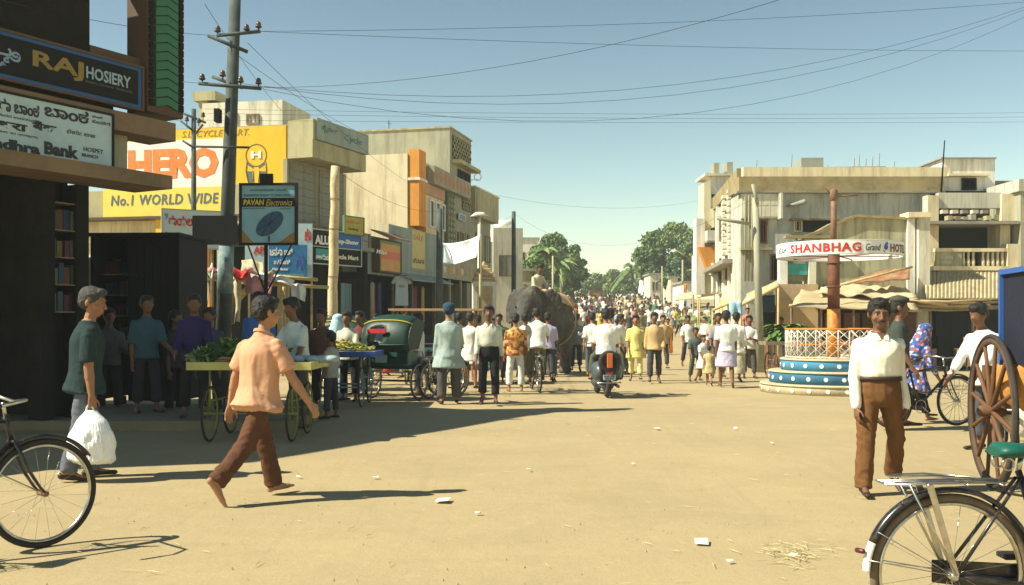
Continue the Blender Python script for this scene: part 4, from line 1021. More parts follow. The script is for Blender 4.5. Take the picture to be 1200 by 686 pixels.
# ================================================================ low shop row in front
Lf = Fr((X(427, 33), 33.0), math.atan2(.958, .287))
lr = thing('shop_row', 'low grey green shopfronts with a dark open doorway below the cream wall', 'shop', Lf.loc(), Lf.th)
LL = Lf.U(512); zA = Lf.Zp(460, 262)
wall_parts(lr, 'fascia', PL_GREEN, -.05, LL, 0, .12, Lf.Zp(440, 322), Lf.Zp(427, 275))
wall_parts(lr, 'upper_fascia', PL_GREEN, Lf.U(455), LL, -.02, .0, Lf.Zp(470, 316), Lf.Zp(470, 266))
wall_parts(lr, 'end_panel', PL_GREEN, -.4, -.05, -.02, .6, Lf.Zp(430, 320), Lf.Zp(430, 275))
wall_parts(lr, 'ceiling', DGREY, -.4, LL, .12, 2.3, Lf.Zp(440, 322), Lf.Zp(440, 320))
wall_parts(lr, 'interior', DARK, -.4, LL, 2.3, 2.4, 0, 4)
MB().hexa([(Lf.U(462), -.7, Lf.Zp(480, 331)), (LL, -.7, Lf.Zp(480, 331)), (LL, 0, Lf.Zp(480, 322)), (Lf.U(462), 0, Lf.Zp(480, 322)), (Lf.U(462), -.7, Lf.Zp(480, 331)+.04), (LL, -.7, Lf.Zp(480, 331)+.04), (LL, 0, Lf.Zp(480, 322)+.04), (Lf.U(462), 0, Lf.Zp(480, 322)+.04)]).build('awning', PL_GREEN, lr)
for px in (429, 462, 484, 511): wall_parts(lr, 'post', WOOD, Lf.U(px)-.03, Lf.U(px)+.03, .02, .08, 0, Lf.Zp(440, 323))
slats(lr, Lf.U(403), Lf.U(415), .1, 0, 2.7, 5, M('shutter_bluegreen', (.18, .30, .32), .6), 'door_plank', True)
t = thing('shop_sign', 'orange and green lit shop sign under a little tiled hood', 'sign', Lf.loc(), Lf.th)
xa, xb_ = Lf.U(436), Lf.U(461); z0, z1 = Lf.Zp(450, 319), Lf.Zp(450, 284)
b = board(t, xa, xb_, z0, z1, -.28, M('sign_green_edge', (.14, .25, .05), .5), BROWN, .26, r=.05)
MB().box(xa+.1, xb_-.1, -.29, -.281, z0+.02, z1-.1).build('orange_panel', M('sign_orange', (.62, .26, .06), .5, .15, 4, stain=(.6, .4, .1), samt=.7, sscale=2), t)
MB().box(xa+.12, xb_-.12, -.295, -.291, z0+.42, z1-.35).build('red_patch', M('sign_red_or', (.65, .13, .04), .5), t)
onb(t, Lf, 'Milan', 441, 453, 293, 298, -.297, WHT, shear=.2, bold=.02)
for i in range(9):
    a = xa-.12+i*(xb_-xa+.24)/9; MB().hexa([(a, -.6, z1+.06), (a+.20, -.6, z1+.06), (a+.20, .0, z1+.32), (a, .0, z1+.32), (a, -.6, z1+.10), (a+.20, -.6, z1+.10), (a+.20, .0, z1+.36), (a, .0, z1+.36)]).build('roof_tile', M('tile_brown', (.20, .11, .06), .9, .25, 6), t)
t, b, z0, z1 = signframe('poster', 'tall yellow poster with dark brush strokes pasted on the grey green shopfront', Lf, 483, 498, 270, 315, -.03, M('poster_yellow', (.60, .50, .20), .7, .15, 3, stain=(.7, .6, .4), samt=.6, sscale=3), None, .008)
onb(t, Lf, 'ಸ್ವಾಗತ', 484, 497, 303, 309, -.035, INK); onb(t, Lf, 'SALE', 485, 496, 276, 282, -.035, M('orange_print', (.6, .2, .04)))
# garments hanging at the doorway
TS = M('tshirt_pale', (.55, .65, .68), .8, .08, 8, .3)
tt = thing('hanging_tshirt', 'pale blue printed t-shirt hung at the front of the dark shop doorway', 'shirt', Lf.W(Lf.U(463), -.25, 0).to_tuple(), R(20))
zt_ = Z(322, 34.5); zb_ = Z(358, 34.5)
m = MB(); m.hexa([(-.24, -.02, zb_), (.24, -.02, zb_), (.24, .03, zb_), (-.24, .03, zb_), (-.22, -.02, zt_), (.22, -.02, zt_), (.22, .03, zt_), (-.22, .03, zt_)])
m.hexa([(-.38, -.015, zt_-.25), (-.28, -.015, zt_-.31), (-.28, .02, zt_-.31), (-.38, .02, zt_-.25), (-.22, -.015, zt_), (-.2, -.015, zt_-.17), (-.2, .02, zt_-.17), (-.22, .02, zt_)])
m.hexa([(.28, -.015, zt_-.31), (.38, -.015, zt_-.25), (.38, .02, zt_-.25), (.28, .02, zt_-.31), (.2, -.015, zt_-.17), (.22, -.015, zt_), (.22, .02, zt_), (.2, .02, zt_-.17)])
m.build('garment', TS, tt, bevel=.01); lettering('AERO', -.12, zt_-.42, .24, .10, -.028, M('print_red', (.4, .12, .12), .7), tt)
MB().tube((-.24, 0, zt_+.02), (.24, 0, zt_+.02), .01).tube((0, 0, zt_+.02), (0, .0, zt_+.2), .005).build('hanger', BLACK, tt)
gcol = [(.45, .06, .04), (.05, .06, .2), (.5, .35, .12), (.05, .2, .12), (.35, .3, .25), (.3, .05, .15), (.55, .18, .05)]
gd = ['red', 'navy', 'mustard', 'green', 'beige', 'maroon', 'orange']
for i, (px, c_) in enumerate(((436, 0), (441, 2), (447, 4), (451, 0), (455, 1), (488, 6), (493, 3), (499, 5), (505, 2))):
    c0 = Lf.W(Lf.U(px), .35+.1*(i % 2), 0); g = thing('hanging_garment', '%s garment hanging in the dark shopfront, %s' % (gd[c_], ['leftmost of the row', 'second from the left', 'third from the left', 'beside the white hanging t-shirt pole', 'nearest the t-shirt', 'below the yellow poster', 'right of the poster', 'near the street pole', 'last beside the pole'][i]), 'garment', c0.to_tuple(), Lf.th, 'garments hung in the shopfront')
    zh = 2.85; m = MB(); rg = [(Vector((0, 0, zh)), Vector((.05, 0, 0)), Vector((0, .03, 0))), (Vector((0, 0, zh-.08)), Vector((.16, 0, 0)), Vector((0, .04, 0))), (Vector((0, 0, zh-.5)), Vector((.14, 0, 0)), Vector((0, .05, 0))), (Vector((0, 0, zh-1.2-.1*(i % 3))), Vector((.17, 0, 0)), Vector((0, .06, 0)))]
    m.loft(rg, 12).build('garment', cloth(gcol[c_]), g); MB().tube((0, 0, zh), (0, 0, zh+.2), .006).build('hook', BLACK, g)
# far part of the low row behind the white cloth
Mf = Fr(Lf.W(LL+.15, 0, 0).xy, math.atan2(.97, .24))
l2 = thing('shop_row', 'open fronted shops with a striped fascia behind the white cloth', 'shop', Mf.loc(), Mf.th)
L3 = Mf.U(556); wall_parts(l2, 'fascia', M('fascia_mixed', (.40, .36, .24), .8, .3, 3, stain=(.2, .28, .3), samt=.8, sscale=2), 0, L3, 0, .1, Mf.Zp(535, 328), Mf.Zp(535, 306))
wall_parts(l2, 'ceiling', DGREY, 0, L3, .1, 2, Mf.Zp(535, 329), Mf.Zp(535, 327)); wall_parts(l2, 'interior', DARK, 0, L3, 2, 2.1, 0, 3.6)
for px in (517, 528, 541, 554): wall_parts(l2, 'post', PL_OLIVE, Mf.U(px)-.05, Mf.U(px)+.05, .01, .09, 0, Mf.Zp(535, 329))
wall_parts(l2, 'counter', M('counter_teal', (.08, .20, .22), .6, .2), Mf.U(530), Mf.U(540), .2, .8, 0, 1.1); wall_parts(l2, 'display', WBLUE, Mf.U(530), Mf.U(540), .3, .7, 1.1, 1.9)
wall_parts(l2, 'upper_wall', PL_OLIVE, 0, L3, .3, .5, Mf.Zp(535, 306), Mf.Zp(535, 290))
for i in range(8): a = .2+i*L3/8.4; MB().ell((a, -.0, Mf.Zp(535, 318)), (.22, .03, .16), 8, 6).build('fascia_emblem', rnd.choice([PL_PALE, PL_GREEN, ORW]), l2)
# white cloth stretched over the street edge
cl = thing('cloth_sheet', 'large white cloth sheet stretched between poles over the shopfronts', 'cloth', (X(538, 35), 35, 0))
a, b_, c, d = P(518, 285, 35.6), P(563, 275, 34.2), P(558, 302, 33.8), P(530, 311, 34.8)
g = MB(); N = 14; v = []
for i in range(N+1):
    for j in range(N+1):
        s_, q = i/N, j/N; p_ = (a*(1-s_)+b_*s_)*(1-q)+(d*(1-s_)+c*s_)*q; p_.z -= .18*math.sin(math.pi*s_)*(1-q)*.6; p_.y += .12*math.sin(s_*9+q*4)*.5+.25*math.sin(math.pi*q); v.append(p_-Vector(cl.location))
g.add(v, [(i*(N+1)+j, i*(N+1)+j+1, (i+1)*(N+1)+j+1, (i+1)*(N+1)+j) for i in range(N) for j in range(N)], True)
CLW = M('cloth_white', (.80, .80, .78), .9, .05, 5, .2); o = g.build('sheet', CLW, cl); sd = o.modifiers.new('s', 'SOLIDIFY'); sd.thickness = .01
g = MB(); v = []; e = 0
for i in range(9):
    for j in range(9):
        s_, q = i/8, j/8; p_ = (P(519, 285, 35.4)*(1-q)+P(514, 312, 33.7)*q)*(1-s_)+(P(520, 286, 35.5)*(1-q)+P(531, 309, 34.6)*q)*s_; p_.y += .08*math.sin(s_*7); v.append(p_-Vector(cl.location))
g.add(v, [(i*9+j, i*9+j+1, (i+1)*9+j+1, (i+1)*9+j) for i in range(8) for j in range(8)], True); o = g.build('side_flap', M('cloth_greyblue', (.40, .46, .45), .9), cl); sd = o.modifiers.new('s', 'SOLIDIFY'); sd.thickness = .01
g = MB(); v0 = P(563, 275, 34.3); g.tube(v0-Vector(cl.location), Vector((v0.x, v0.y, 0))-Vector(cl.location), .05); g.build('pole', PL_OLIVE, cl)
# small roadside shrine
sh = thing('shrine', 'small roadside shrine with a tan domed top and whitewashed niche', 'shrine', (X(568, 35), 35, 0), R(6))
wS = 13.5*35/F; TN = M('shrine_tan', (.52, .38, .20), .9, .15, 3, stain=(.3, .22, .12), samt=.5, sscale=3)
zS = Z(330, 35); m = MB().box(-wS, wS, 0, .7, -.02, zS-.001); m.build('body', PL_WHITE, sh)
MB().box(-wS*.68, wS*.68, -.03, 0, .75, zS-.16).build('niche_panel', TN, sh)
for i, (r0, h) in enumerate(((1.05, .05), (.92, .12), (.78, .14), (.60, .14), (.36, .12))):
    z = zS+[0, .05, .17, .29, .41][i]*1.15; MB().box(-wS*r0, wS*r0, .35-.38*r0, .35+.38*r0, z, z+h).build('dome_tier', TN, sh, bevel=.02)
MB().ell((0, .35, zS+.62), (.07, .07, .10)).build('finial', TN, sh)
for q in (-.3, .3): MB().box(q-.05, q+.05, -.04, -.0, .1, .7).build('step_rib', TN, sh)
# ================================================================ right side: hotel and balcony houses
Wd = 34.0; Wf = Fr((X(868, Wd), Wd), 0.0)
def wb(t, name, mat, pxa, pxb, pya, pyb, y0=0, y1=.3, fr=Wf, **k):   # box given by its outline on the facade plane
    return wall_parts(t, name, mat, fr.U(pxa, y0), fr.U(pxb, y0), y0, y1, fr.Zp(pxa, pyb, y0), fr.Zp(pxa, pya, y0), **k)
ht = thing('hotel_building', 'long weathered hotel building with a brown parapet band across the right background', 'building', Wf.loc(), 0)
PL_HOTEL = M('plaster_hotel', (.50, .50, .42), .9, .12, 1.1, .2, stain=(.18, .16, .10), samt=.8, sscale=1.1, streak=True)
PAR_BR = M('parapet_brown', (.33, .26, .13), .95, .2, 1.5, .3, stain=(.15, .11, .06), samt=.7, sscale=1.2)
zero = lambda fr, px: 378+EYE*F/(fr.uz(px, 300)[0]*0+Wd)
wall_parts(ht, 'wall', PL_HOTEL, 0, Wf.U(1090), 0, 1.5, 0, Wf.Zp(900, 224))
wb(ht, 'parapet', PAR_BR, 866, 1107, 207, 223.5, -.12, 1.6)
wb(ht, 'coping', CONC, 864, 1108, 223.5, 226, -.2, .3)
wb(ht, 'terrace_wall', PL_CREAM, 871, 1114, 196, 207, .6, .9)
wb(ht, 'panel_block', PL_PALE, 869, 915, 227, 256, -.12, 0)
for i in range(4):
    for j in range(2): x = Wf.U(872+i*10.6, -.13); z = Wf.Zp(900, 254-j*13.5, -.13); MB().box(x, x+.27, -.135, -.121, z, z+.35).build('facing_panel', PL_PALE, ht)
wb(ht, 'fin', PL_HOTEL, 915, 917.5, 226, 256, -.5, 0)
wb(ht, 'water_tank', M('tank_grey', (.28, .30, .26), .8, .15, 2), 939, 965, 185, 205, 1.0, 2.0)
for px in (944, 955): wb(ht, 'tank_leg', CONC, px, px+5, 204, 207, 1.2, 1.8)
def wwin(t, pxa, pxb, pya, pyb, y=-.02, frame=WOOD, bars=2, fr=Wf, depth=.1): return window(t, fr.U(pxa, y), fr.U(pxb, y), fr.Zp(pxa, pyb, y), fr.Zp(pxa, pya, y), y, frame, GLASS, bars, depth)
wwin(ht, 889, 900, 257, 286, frame=RUST, bars=3); wwin(ht, 930, 940, 258, 272, frame=PL_CREAM); wb(ht, 'dark_opening', DARK, 941, 986, 259, 272, -.015, 0); wb(ht, 'lintel', WOOD, 928, 990, 256, 258, -.3, 0)
wwin(ht, 902, 915, 298, 330); wb(ht, 'ledge', PL_OLIVE, 868, 905, 290, 293, -.3, 0)
m = MB().cap((Wf.U(922), -.1, Wf.Zp(922, 242)), (Wf.U(937), -.5, Wf.Zp(937, 239)), .04, .10); m.build('wall_lamp', CONC, ht)
m = MB(); 
for px in (872, 876, 880): m.tube((Wf.U(px), -.16, Wf.Zp(px, 330)), (Wf.U(px), -.16, Wf.Zp(px, 230)), .03)
m.build('drain_pipes', PL_OLIVE, ht, kind='stuff')
m = MB()
for px, h in ((893, 14), (935, 20), (1010, 16), (1016, 20), (1024, 15), (1032, 18), (1040, 22), (978, 8), (1058, 12)): m.tube((Wf.U(px), .8, Wf.Zp(px, 197)), (Wf.U(px)+.03, .8, Wf.Zp(px, 197-h)), .012, None, 4)
m.build('reinforcing_rods', RUST, ht, kind='stuff')
MB().tube((Wf.U(1100), -.2, Wf.Zp(1100, 226)), (Wf.U(1104), -.2, Wf.Zp(1100, 166)), .035, .02).build('mast', DGREY, ht)
# rooftop rooms
wb(ht, 'roof_room', PL_WHITE, 1105, 1166, 186, 224, .8, 4); wb(ht, 'roof_slab', CONC, 1103, 1168, 184.5, 186, .7, 4.1); wwin(ht, 1127, 1144, 209, 223, .78, DGREY, 2); wb(ht, 'sunshade', PL_CREAM, 1112, 1160, 203, 206, .5, .8)
wb(ht, 'rear_wall', PAR_BR, 1166, 1230, 212, 224, 1.5, 4)
# mould stained lower annex with a broken sloping top
an = thing('stained_annex', 'mould streaked annex wall with a broken sloping top in front of the hotel', 'building', Fr((X(940, 32), 32), 0).loc(), 0)
Af = Fr((X(940, 32), 32), 0)
q = lambda px, py, y=0: (Af.uz(px, py, y)[0], y, Af.uz(px, py, y)[1])
def slab(t, name, mat, pts, y0, y1, fr):
    n = len(pts); f_ = [(fr.uz(a, b, y0)[0], y0, fr.uz(a, b, y0)[1]) for a, b in pts]; bk = [(p_[0], y1, p_[2]) for p_ in f_]
    return MB().add(f_+bk, [tuple(range(n)), tuple(reversed(range(n, 2*n)))]+[(i, n+i, n+(i+1) % n, (i+1) % n) for i in range(n)]).build(name, mat, t)
slab(an, 'wall', PL_MOULD, [(944, 430), (944, 277), (960, 271), (975, 262), (990, 258), (1004, 253), (1062, 256), (1062, 430)], 0, .35, Af)
slab(an, 'coping', PAR_BR, [(941, 277), (960, 270), (976, 261), (990, 256.5), (1004, 251.5), (1062, 254.5), (1062, 257.5), (1004, 254.5), (990, 260), (976, 265), (960, 274), (941, 280)], -.1, .45, Af)
slab(an, 'ledge', PAR_BR, [(921, 276), (975, 276), (975, 279), (921, 279)], -.3, 0, Af)
wall_parts(an, 'corner_column', PL_WHITE, Af.U(1062), Af.U(1071), -.1, .4, 0, Af.Zp(1066, 252)); wall_parts(an, 'corner_column', PL_PALE, Af.U(1073), Af.U(1086), -.25, .4, 0, Af.Zp(1080, 256))
wall_parts(an, 'column_head', PL_CREAM, Af.U(1060), Af.U(1088), -.35, .4, Af.Zp(1070, 256)+.0, Af.Zp(1070, 250))
# white pillars and teal blind
wall_parts(an, 'pillar', PL_WHITE, Af.U(910), Af.U(919), -.4, -.1, 0, Af.Zp(912, 297)); wall_parts(an, 'pillar', PL_PALE, Af.U(944), Af.U(952), -.4, -.1, 0, Af.Zp(948, 299)); 
wall_parts(an, 'beam', PL_PALE, Af.U(919), Af.U(944), -.38, -.12, Af.Zp(930, 306), Af.Zp(930, 299)); wall_parts(an, 'blind', M('blind_teal', (.05, .32, .28), .7, .2, 4), Af.U(919), Af.U(943), -.3, -.27, Af.Zp(930, 323), Af.Zp(930, 310))
wall_parts(an, 'inner_wall', PL_OLIVE, Af.U(919), Af.U(944), -.05, 0, Af.Zp(930, 330), Af.Zp(930, 299)); wall_parts(an, 'low_wall', M('plaster_pinktan', (.52, .38, .22), .9, .15, 2, stain=(.3, .2, .12), samt=.5, sscale=2), Af.U(905), Af.U(952), -.6, -.4, 0, Af.Zp(930, 334))
# balcony house
Bd = 33.0; Gf = Fr((X(1086, Bd), Bd), 0)
gb = thing('balcony_house', 'cream house with a pillared balcony and stubby balusters at the right', 'building', Gf.loc(), 0)
def gbx(name, mat, a, b, c, d, y0=0, y1=.3): return wb(gb, name, mat, a, b, c, d, y0, y1, Gf)
gbx('back_wall', DGREY, 1086, 1235, 224, 432, 1.6, 1.8); gbx('side_wall', PL_CREAM, 1086, 1100, 262, 350, 0, 1.6); gbx('side_wall', PL_CREAM, 1172, 1184, 262, 350, 0, 1.6)
gbx('pillar', PL_CREAM, 1087, 1100, 229, 259, -.1, .3); gbx('pillar', PL_CREAM, 1174, 1189, 227, 259, -.1, .3); gbx('top_beam', PL_HOTEL, 1100, 1174, 226, 244, .0, .25)
gbx('mid_slab', CONC, 1088, 1195, 259, 262.5, -.5, 1.6); gbx('ceiling_curtain', PL_HOTEL, 1170, 1184, 264, 292, .8, 1.0)
gbx('opening_shade', BLACK, 1102, 1171, 264, 293, .9, 1.1)  # black sheet standing in for the shade deep inside the balcony opening
gbx('floor_slab', PL_CREAM, 1094, 1196, 312, 317, -.45, 1.6); gbx('balcony_rail', PL_CREAM, 1097, 1192, 291, 295, -.4, -.15); 
p_ = gbx('balcony_panel', PL_OLIVE, 1097, 1127, 295, 312, -.38, -.2)
onb(gb, Gf, 'PANAMA', 1103, 1117, 300, 304, -.385, PL_WHITE); onb(gb, Gf, 'LODGE', 1104, 1115, 306, 309, -.385, PL_WHITE)
for i in range(9):
    px = 1129+i*5.7; x = Gf.U(px, -.28); z0_, z1_ = Gf.Zp(px, 312, -.28), Gf.Zp(px, 295, -.28); h = z1_-z0_
    if i == 0: bal = MB().loft([((0, 0, 0), (.05, 0, 0), (0, .05, 0)), ((0, 0, h*.3), (.062, 0, 0), (0, .062, 0)), ((0, 0, h*.6), (.035, 0, 0), (0, .035, 0)), ((0, 0, h), (.05, 0, 0), (0, .05, 0))], 8).mesh('baluster', PL_CREAM)
    if i != 3: link('baluster', bal, gb, loc=(x, -.28, z0_))
gbx('end_pier', PL_CREAM, 1181, 1194, 286, 312, -.42, .0)
gbx('wall_below', PL_CREAM, 1086, 1235, 317, 352, .0, .3)
for i in range(7): x = Gf.U(1106+i*9); MB().box(x, x+.17, -.3, -.05, Gf.Zp(1110, 259)+.001, Gf.Zp(1110, 259)+rnd.uniform(.05, .22)).build('stored_bundle', rnd.choice([PL_PALE, CONC, PL_OLIVE, WOOD]), gb)
for i in range(5): x = Gf.U(1112+i*12); MB().box(x, x+.2, .5, .7, Gf.Zp(1110, 244)-.12, Gf.Zp(1110, 244)).build('stored_bundle', rnd.choice([PL_PALE, CONC]), gb)
g3 = thing('grey_house', 'grey plastered house with a dark window at the right edge beyond the balcony house', 'building', (X(1196, 32.5), 32.5, 0)); g3f = Fr((X(1196, 32.5), 32.5), 0)
wb(g3, 'wall', PL_GREY, 1196, 1260, 224, 431, 0, 4, g3f); wb(g3, 'parapet', PL_HOTEL, 1194, 1260, 210, 224, -.1, 4, g3f); wwin(g3, 1199, 1215, 240, 262, -.02, WOOD, 2, g3f)
# tin awning, stick roof and dark stalls below the balcony house
aw = thing('tin_awning', 'dusty tan corrugated tin awning under the balcony with a bundle of poles along its edge', 'awning', (X(1086, 32), 32, 0)); o = aw.location
n = 22
for i in range(n):
    px0, px1 = 1084+i*4.6, 1084+(i+1)*4.6
    a, b_, c, d = P(px0, 350, 31.0)-o, P(px1-.5, 350, 31.0)-o, P(px1-.5, 319, 32.6)-o, P(px0, 319, 32.6)-o; mid0 = (a+b_)/2+Vector((0, 0, .035)); mid1 = (c+d)/2+Vector((0, 0, .035))
    MB().add([a, mid0, b_, c, mid1, d, a-Vector((0,0,.01)), b_-Vector((0,0,.01)), c-Vector((0,0,.01)), d-Vector((0,0,.01))], [(0, 1, 4, 5), (1, 2, 3, 4), (6, 9, 8, 7), (0, 6, 7, 2, 1), (5, 4, 3, 8, 9)]).build('tin_sheet', TINM, aw)
for px in (1090, 1140, 1178):
    a = P(px, 352, 31.1)-o; MB().tube((a.x, a.y, -o.z), a, .05).build('post', WOOD, aw)
for i in range(9):
    a = P(1058+rnd.uniform(0, 6), 352+i*1.2, 30.7+i*.05)-o; b_ = P(1160+rnd.uniform(-25, 30), 351+i*1.4, 30.6+i*.05)-o; MB().path([a, (a+b_)/2-Vector((0, 0, .06)), b_], .035).build('pole', rnd.choice([BAMB, WOOD, PL_OLIVE]), aw)
stl = thing('dark_stall', 'closed black stall shed under the tin awning behind the patterned shirt cyclist', 'stall', (X(1095, 31.6), 31.6, 0)); sf = Fr((X(1095, 31.6), 31.6), 0)
for i in range(5): wb(stl, 'door_panel', BLACK, 1097+i*9.4, 1097+(i+1)*9.4-.5, 364, 429, 0+.01*(i % 2), .06, sf)
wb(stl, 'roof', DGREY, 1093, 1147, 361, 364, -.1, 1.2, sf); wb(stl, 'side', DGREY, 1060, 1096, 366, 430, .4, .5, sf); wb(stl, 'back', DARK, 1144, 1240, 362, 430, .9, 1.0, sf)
wb(stl, 'plinth_post', WOOD, 1146, 1149, 380, 430, 0, .1, sf)
pv = thing('pavement', 'x', 'x'); bpy.data.objects.remove(pv)
MB().box(X(1010, 30.3), 40, 30.3, 34, -.1, .13).build('pavement', M('pavement_dirt', (.40, .31, .17), .95, .2, 2, .3, stain=(.25, .18, .10), samt=.6, sscale=2), None, kind='structure', bevel=.02)
# middle shed with a patched cloth roof
ms = thing('patched_shed', 'long tan patched sheet roof over a dark stall between the plinth and the stained annex', 'stall', (X(905, 30.5), 30.5, 0)); o = ms.location
TARP = M('tarp_tan', (.47, .37, .21), .95, .15, 1.5, .4, stain=(.33, .25, .13), samt=.6, sscale=1.6)
def rsheet(name, pts, mat, N=10, wav=.05):
    a, b_, c, d = [p_-o for p_ in pts]; v = []
    for i in range(N*2+1):
        for j in range(N+1): s_, t_ = i/(2*N), j/N; p_ = (a*(1-s_)+b_*s_)*(1-t_)+(d*(1-s_)+c*s_)*t_; p_ = p_+Vector((0, 0, wav*mnoise.noise(Vector((s_*9+a.x, t_*4, a.z))))); v.append(p_)
    m_ = MB().add(v, [(i*(N+1)+j, (i+1)*(N+1)+j, (i+1)*(N+1)+j+1, i*(N+1)+j+1) for i in range(2*N) for j in range(N)], True); ob = m_.build(name, mat, ms); sd = ob.modifiers.new('s', 'SOLIDIFY'); sd.thickness = .03
rsheet('roof_sheet', (P(926, 359, 29.2), P(1078, 364, 29.2), P(1062, 342, 31.6), P(940, 338, 31.6)), TARP, wav=.10)
rsheet('roof_sheet', (P(958, 344, 30.4), P(1076, 350, 30.2), P(1062, 336, 31.8), P(965, 334, 31.9)), M('tarp_pale', (.56, .46, .28), .95, .15, 1.5, .4, stain=(.35, .27, .15), samt=.6, sscale=2), wav=.12)
rsheet('roof_flap', (P(990, 332, 30.6), P(1066, 327, 30.8), P(1066, 313, 31.7), P(1030, 318, 31.7)), M('rust_sheet', (.30, .13, .06), .9, .3, 3, .3, stain=(.45, .35, .2), samt=.6, sscale=3), wav=.05)
for px in (928, 962, 1000, 1040, 1075): a = P(px, 361, 29.4)-o; MB().tube((a.x, a.y, -.02), a, .04).build('post', WOOD, ms)
for a, b_ in (((985, 334), (1069, 313)), ((925, 358), (1080, 365)), ((1050, 350), (1110, 358))): MB().tube(P(*a, 30.0)-o, P(*b_, 30.2)-o, .04).build('roof_pole', BAMB, ms)
wall_parts(ms, 'back_wall', DGREY, 0, 5, 1.3, 1.4, 0, 2.0); wall_parts(ms, 'counter', WOOD, .9, 3.0, .5, .9, 0, .9)
for i in range(7): x = .8+i*.6; wall_parts(ms, 'board', M('board_brown%d' % (i % 3), ((.16, .07, .04), (.10, .06, .04), (.22, .12, .06))[i % 3], .8), x, x+.5, 1.2, 1.28, .2, 1.75)
for i in range(6): MB().box(4.4+i*.3, 4.65+i*.3, -.2, .1, 0, .3+.35*(i % 3)).build('crate', rnd.choice([WOOD, DGREY, TERR]), ms)
# ---- receding side wall of the hotel and the stepped white house beyond
thR = math.atan2(-1, -.0986)     # runs toward the camera so that -y faces the street
Rf = Fr((X(816, 53), 53.0), thR)
sw = thing('hotel_side_wing', 'sunlit side wing of the hotel with pierced screens and pilasters along the street', 'building', Rf.loc(), thR)
LR = Rf.U(867); zR = Rf.Zp(850, 207); r0 = Rf.U(836)
def rb_(name, mat, a, b, zlo, zhi, y0=0, y1=.3): return wall_parts(sw, name, mat, Rf.U(a), Rf.U(b), y0, y1, zlo, zhi)
rb_('wall', PL_CREAM, 838, 867, 0, 6.3, 0, 6); rb_('parapet', PAR_BR, 838, 867, 6.35, 6.9, -.1, 5)
for px in (843, 850, 857, 863): rb_('pilaster', PL_WHITE, px-.8, px+.8, 0, 6.3, -.12, 0)
for px in (846, 853, 860): 
    for z in (1.2+1.9, 4.8): window(sw, Rf.U(px-1.4), Rf.U(px+1.4), z, z+1.0, -.03, WOOD, GLASS, 2)
for px in (856, 863):
    for i in range(10): z = 4.0+i*.24; MB().box(Rf.U(px)-.3, Rf.U(px)+.3, -.32, -.12, z, z+.12).build('screen_block', PL_PALE, sw)
rb_('slab', CONC, 840, 867, 3.55, 3.7, -.6, 0)
st = thing('stepped_house', 'tall stepped white house with boxy balconies and an orange bay far along the right side', 'building', (X(816, 46), 46, gz(46))); Sf = Fr((X(816, 46), 46), 0)
def sb(name, mat, a, b, c, d, y0=0, y1=3.0): 
    return wall_parts(st, name, mat, Sf.U(a, y0), Sf.U(b, y0), y0, y1, Sf.Zp(a, d, y0)-gz(46), Sf.Zp(a, c, y0)-gz(46))
sb('tower', PL_WHITE, 833, 872, 205, 345, .6, 2.6); sb('tower', PL_CREAM, 825, 833, 212, 345, .4, 1.8); sb('front_block', PL_WHITE, 816, 826, 256, 345, .2, 1.0); sb('roof_block', PL_GREY, 837, 843, 191, 205, 1, 2); sb('roof_block', PL_GREY, 852, 859, 190, 205, 1, 2)
sb('roof_step', PL_PALE, 826, 872, 203, 206, .4, 2.7); sb('slot', DARK, 834, 849, 228, 232, .58, .62); sb('slot', DARK, 836, 848, 252, 256, .58, .62)
sb('balcony_box', PL_OLIVE, 837, 852, 243, 266, -.4, .6); sb('balcony_box', PL_PALE, 829, 850, 270, 282, -.4, .6); sb('shade', DGREY, 836, 850, 266, 270, 0, .6); sb('lower_balcony', PL_CREAM, 836, 866, 308, 321, -.8, .6); sb('slab', CONC, 829, 852, 282, 284, -.6, .6)
slab(st, 'orange_bay', ORW, [(819, 292), (839, 292), (836, 318), (829, 318)], -.3, .2, Sf); st.children[-1].location.z = -gz(46)
for a, b in ((839, 845), (850, 857), (860, 866)):
    sb('opening', DARK, a, b, 325, 343, .55, .6); sb('opening', GLASS, a, b, 288, 304, .55, .6)
sb('pier', PL_WHITE, 846, 849, 322, 346, -.5, .6); sb('pier', PL_WHITE, 866, 872, 300, 346, -.5, .6)
for i in range(8): sb('screen_block', PL_PALE, 855, 858, 257+i*5, 259.5+i*5, -.1, .6)
for i in range(8): sb('screen_block', PL_PALE, 862, 865, 257+i*5, 259.5+i*5, -.1, .6)
for i, (px, py, wd, dd, nm, mt) in enumerate(((806, 332, 10, 75, 'white painted hut beside the orange sign far down the right side', PL_WHITE), (790, 326, 9, 90, 'cream house with a flat roof beyond the white hut', PL_CREAM), (768, 322, 12, 105, 'pale low house under the big trees', PL_PALE), (757, 326, 6, 120, 'narrow white house at the foot of the tallest tree', PL_WHITE), (618, 280, 26, 118, 'flat roofed pale house behind the left grove', PL_PALE), (612, 318, 20, 60, 'low olive house behind the shrine', PL_OLIVE))):
    t = thing('far_house', nm, 'house', (X(px, dd), dd, gz(dd))); w_ = wd*dd/F; h = Z(py, dd)-gz(dd)
    wall_parts(t, 'wall', mt, -w_/2, w_/2, 0, 5, -.3, h); wall_parts(t, 'roof', CONC, -w_/2-.15, w_/2+.15, -.15, 5.1, h, h+.15)
    for j in range(2):
        x = -w_*.3+j*w_*.35
        if w_ > .8: window(t, x, x+w_*.2, h*.55, h*.8, -.02, WOOD, GLASS, 0)
    wall_parts(t, 'door', BROWN, w_*.05, w_*.25, -.04, 0, 0, h*.4)

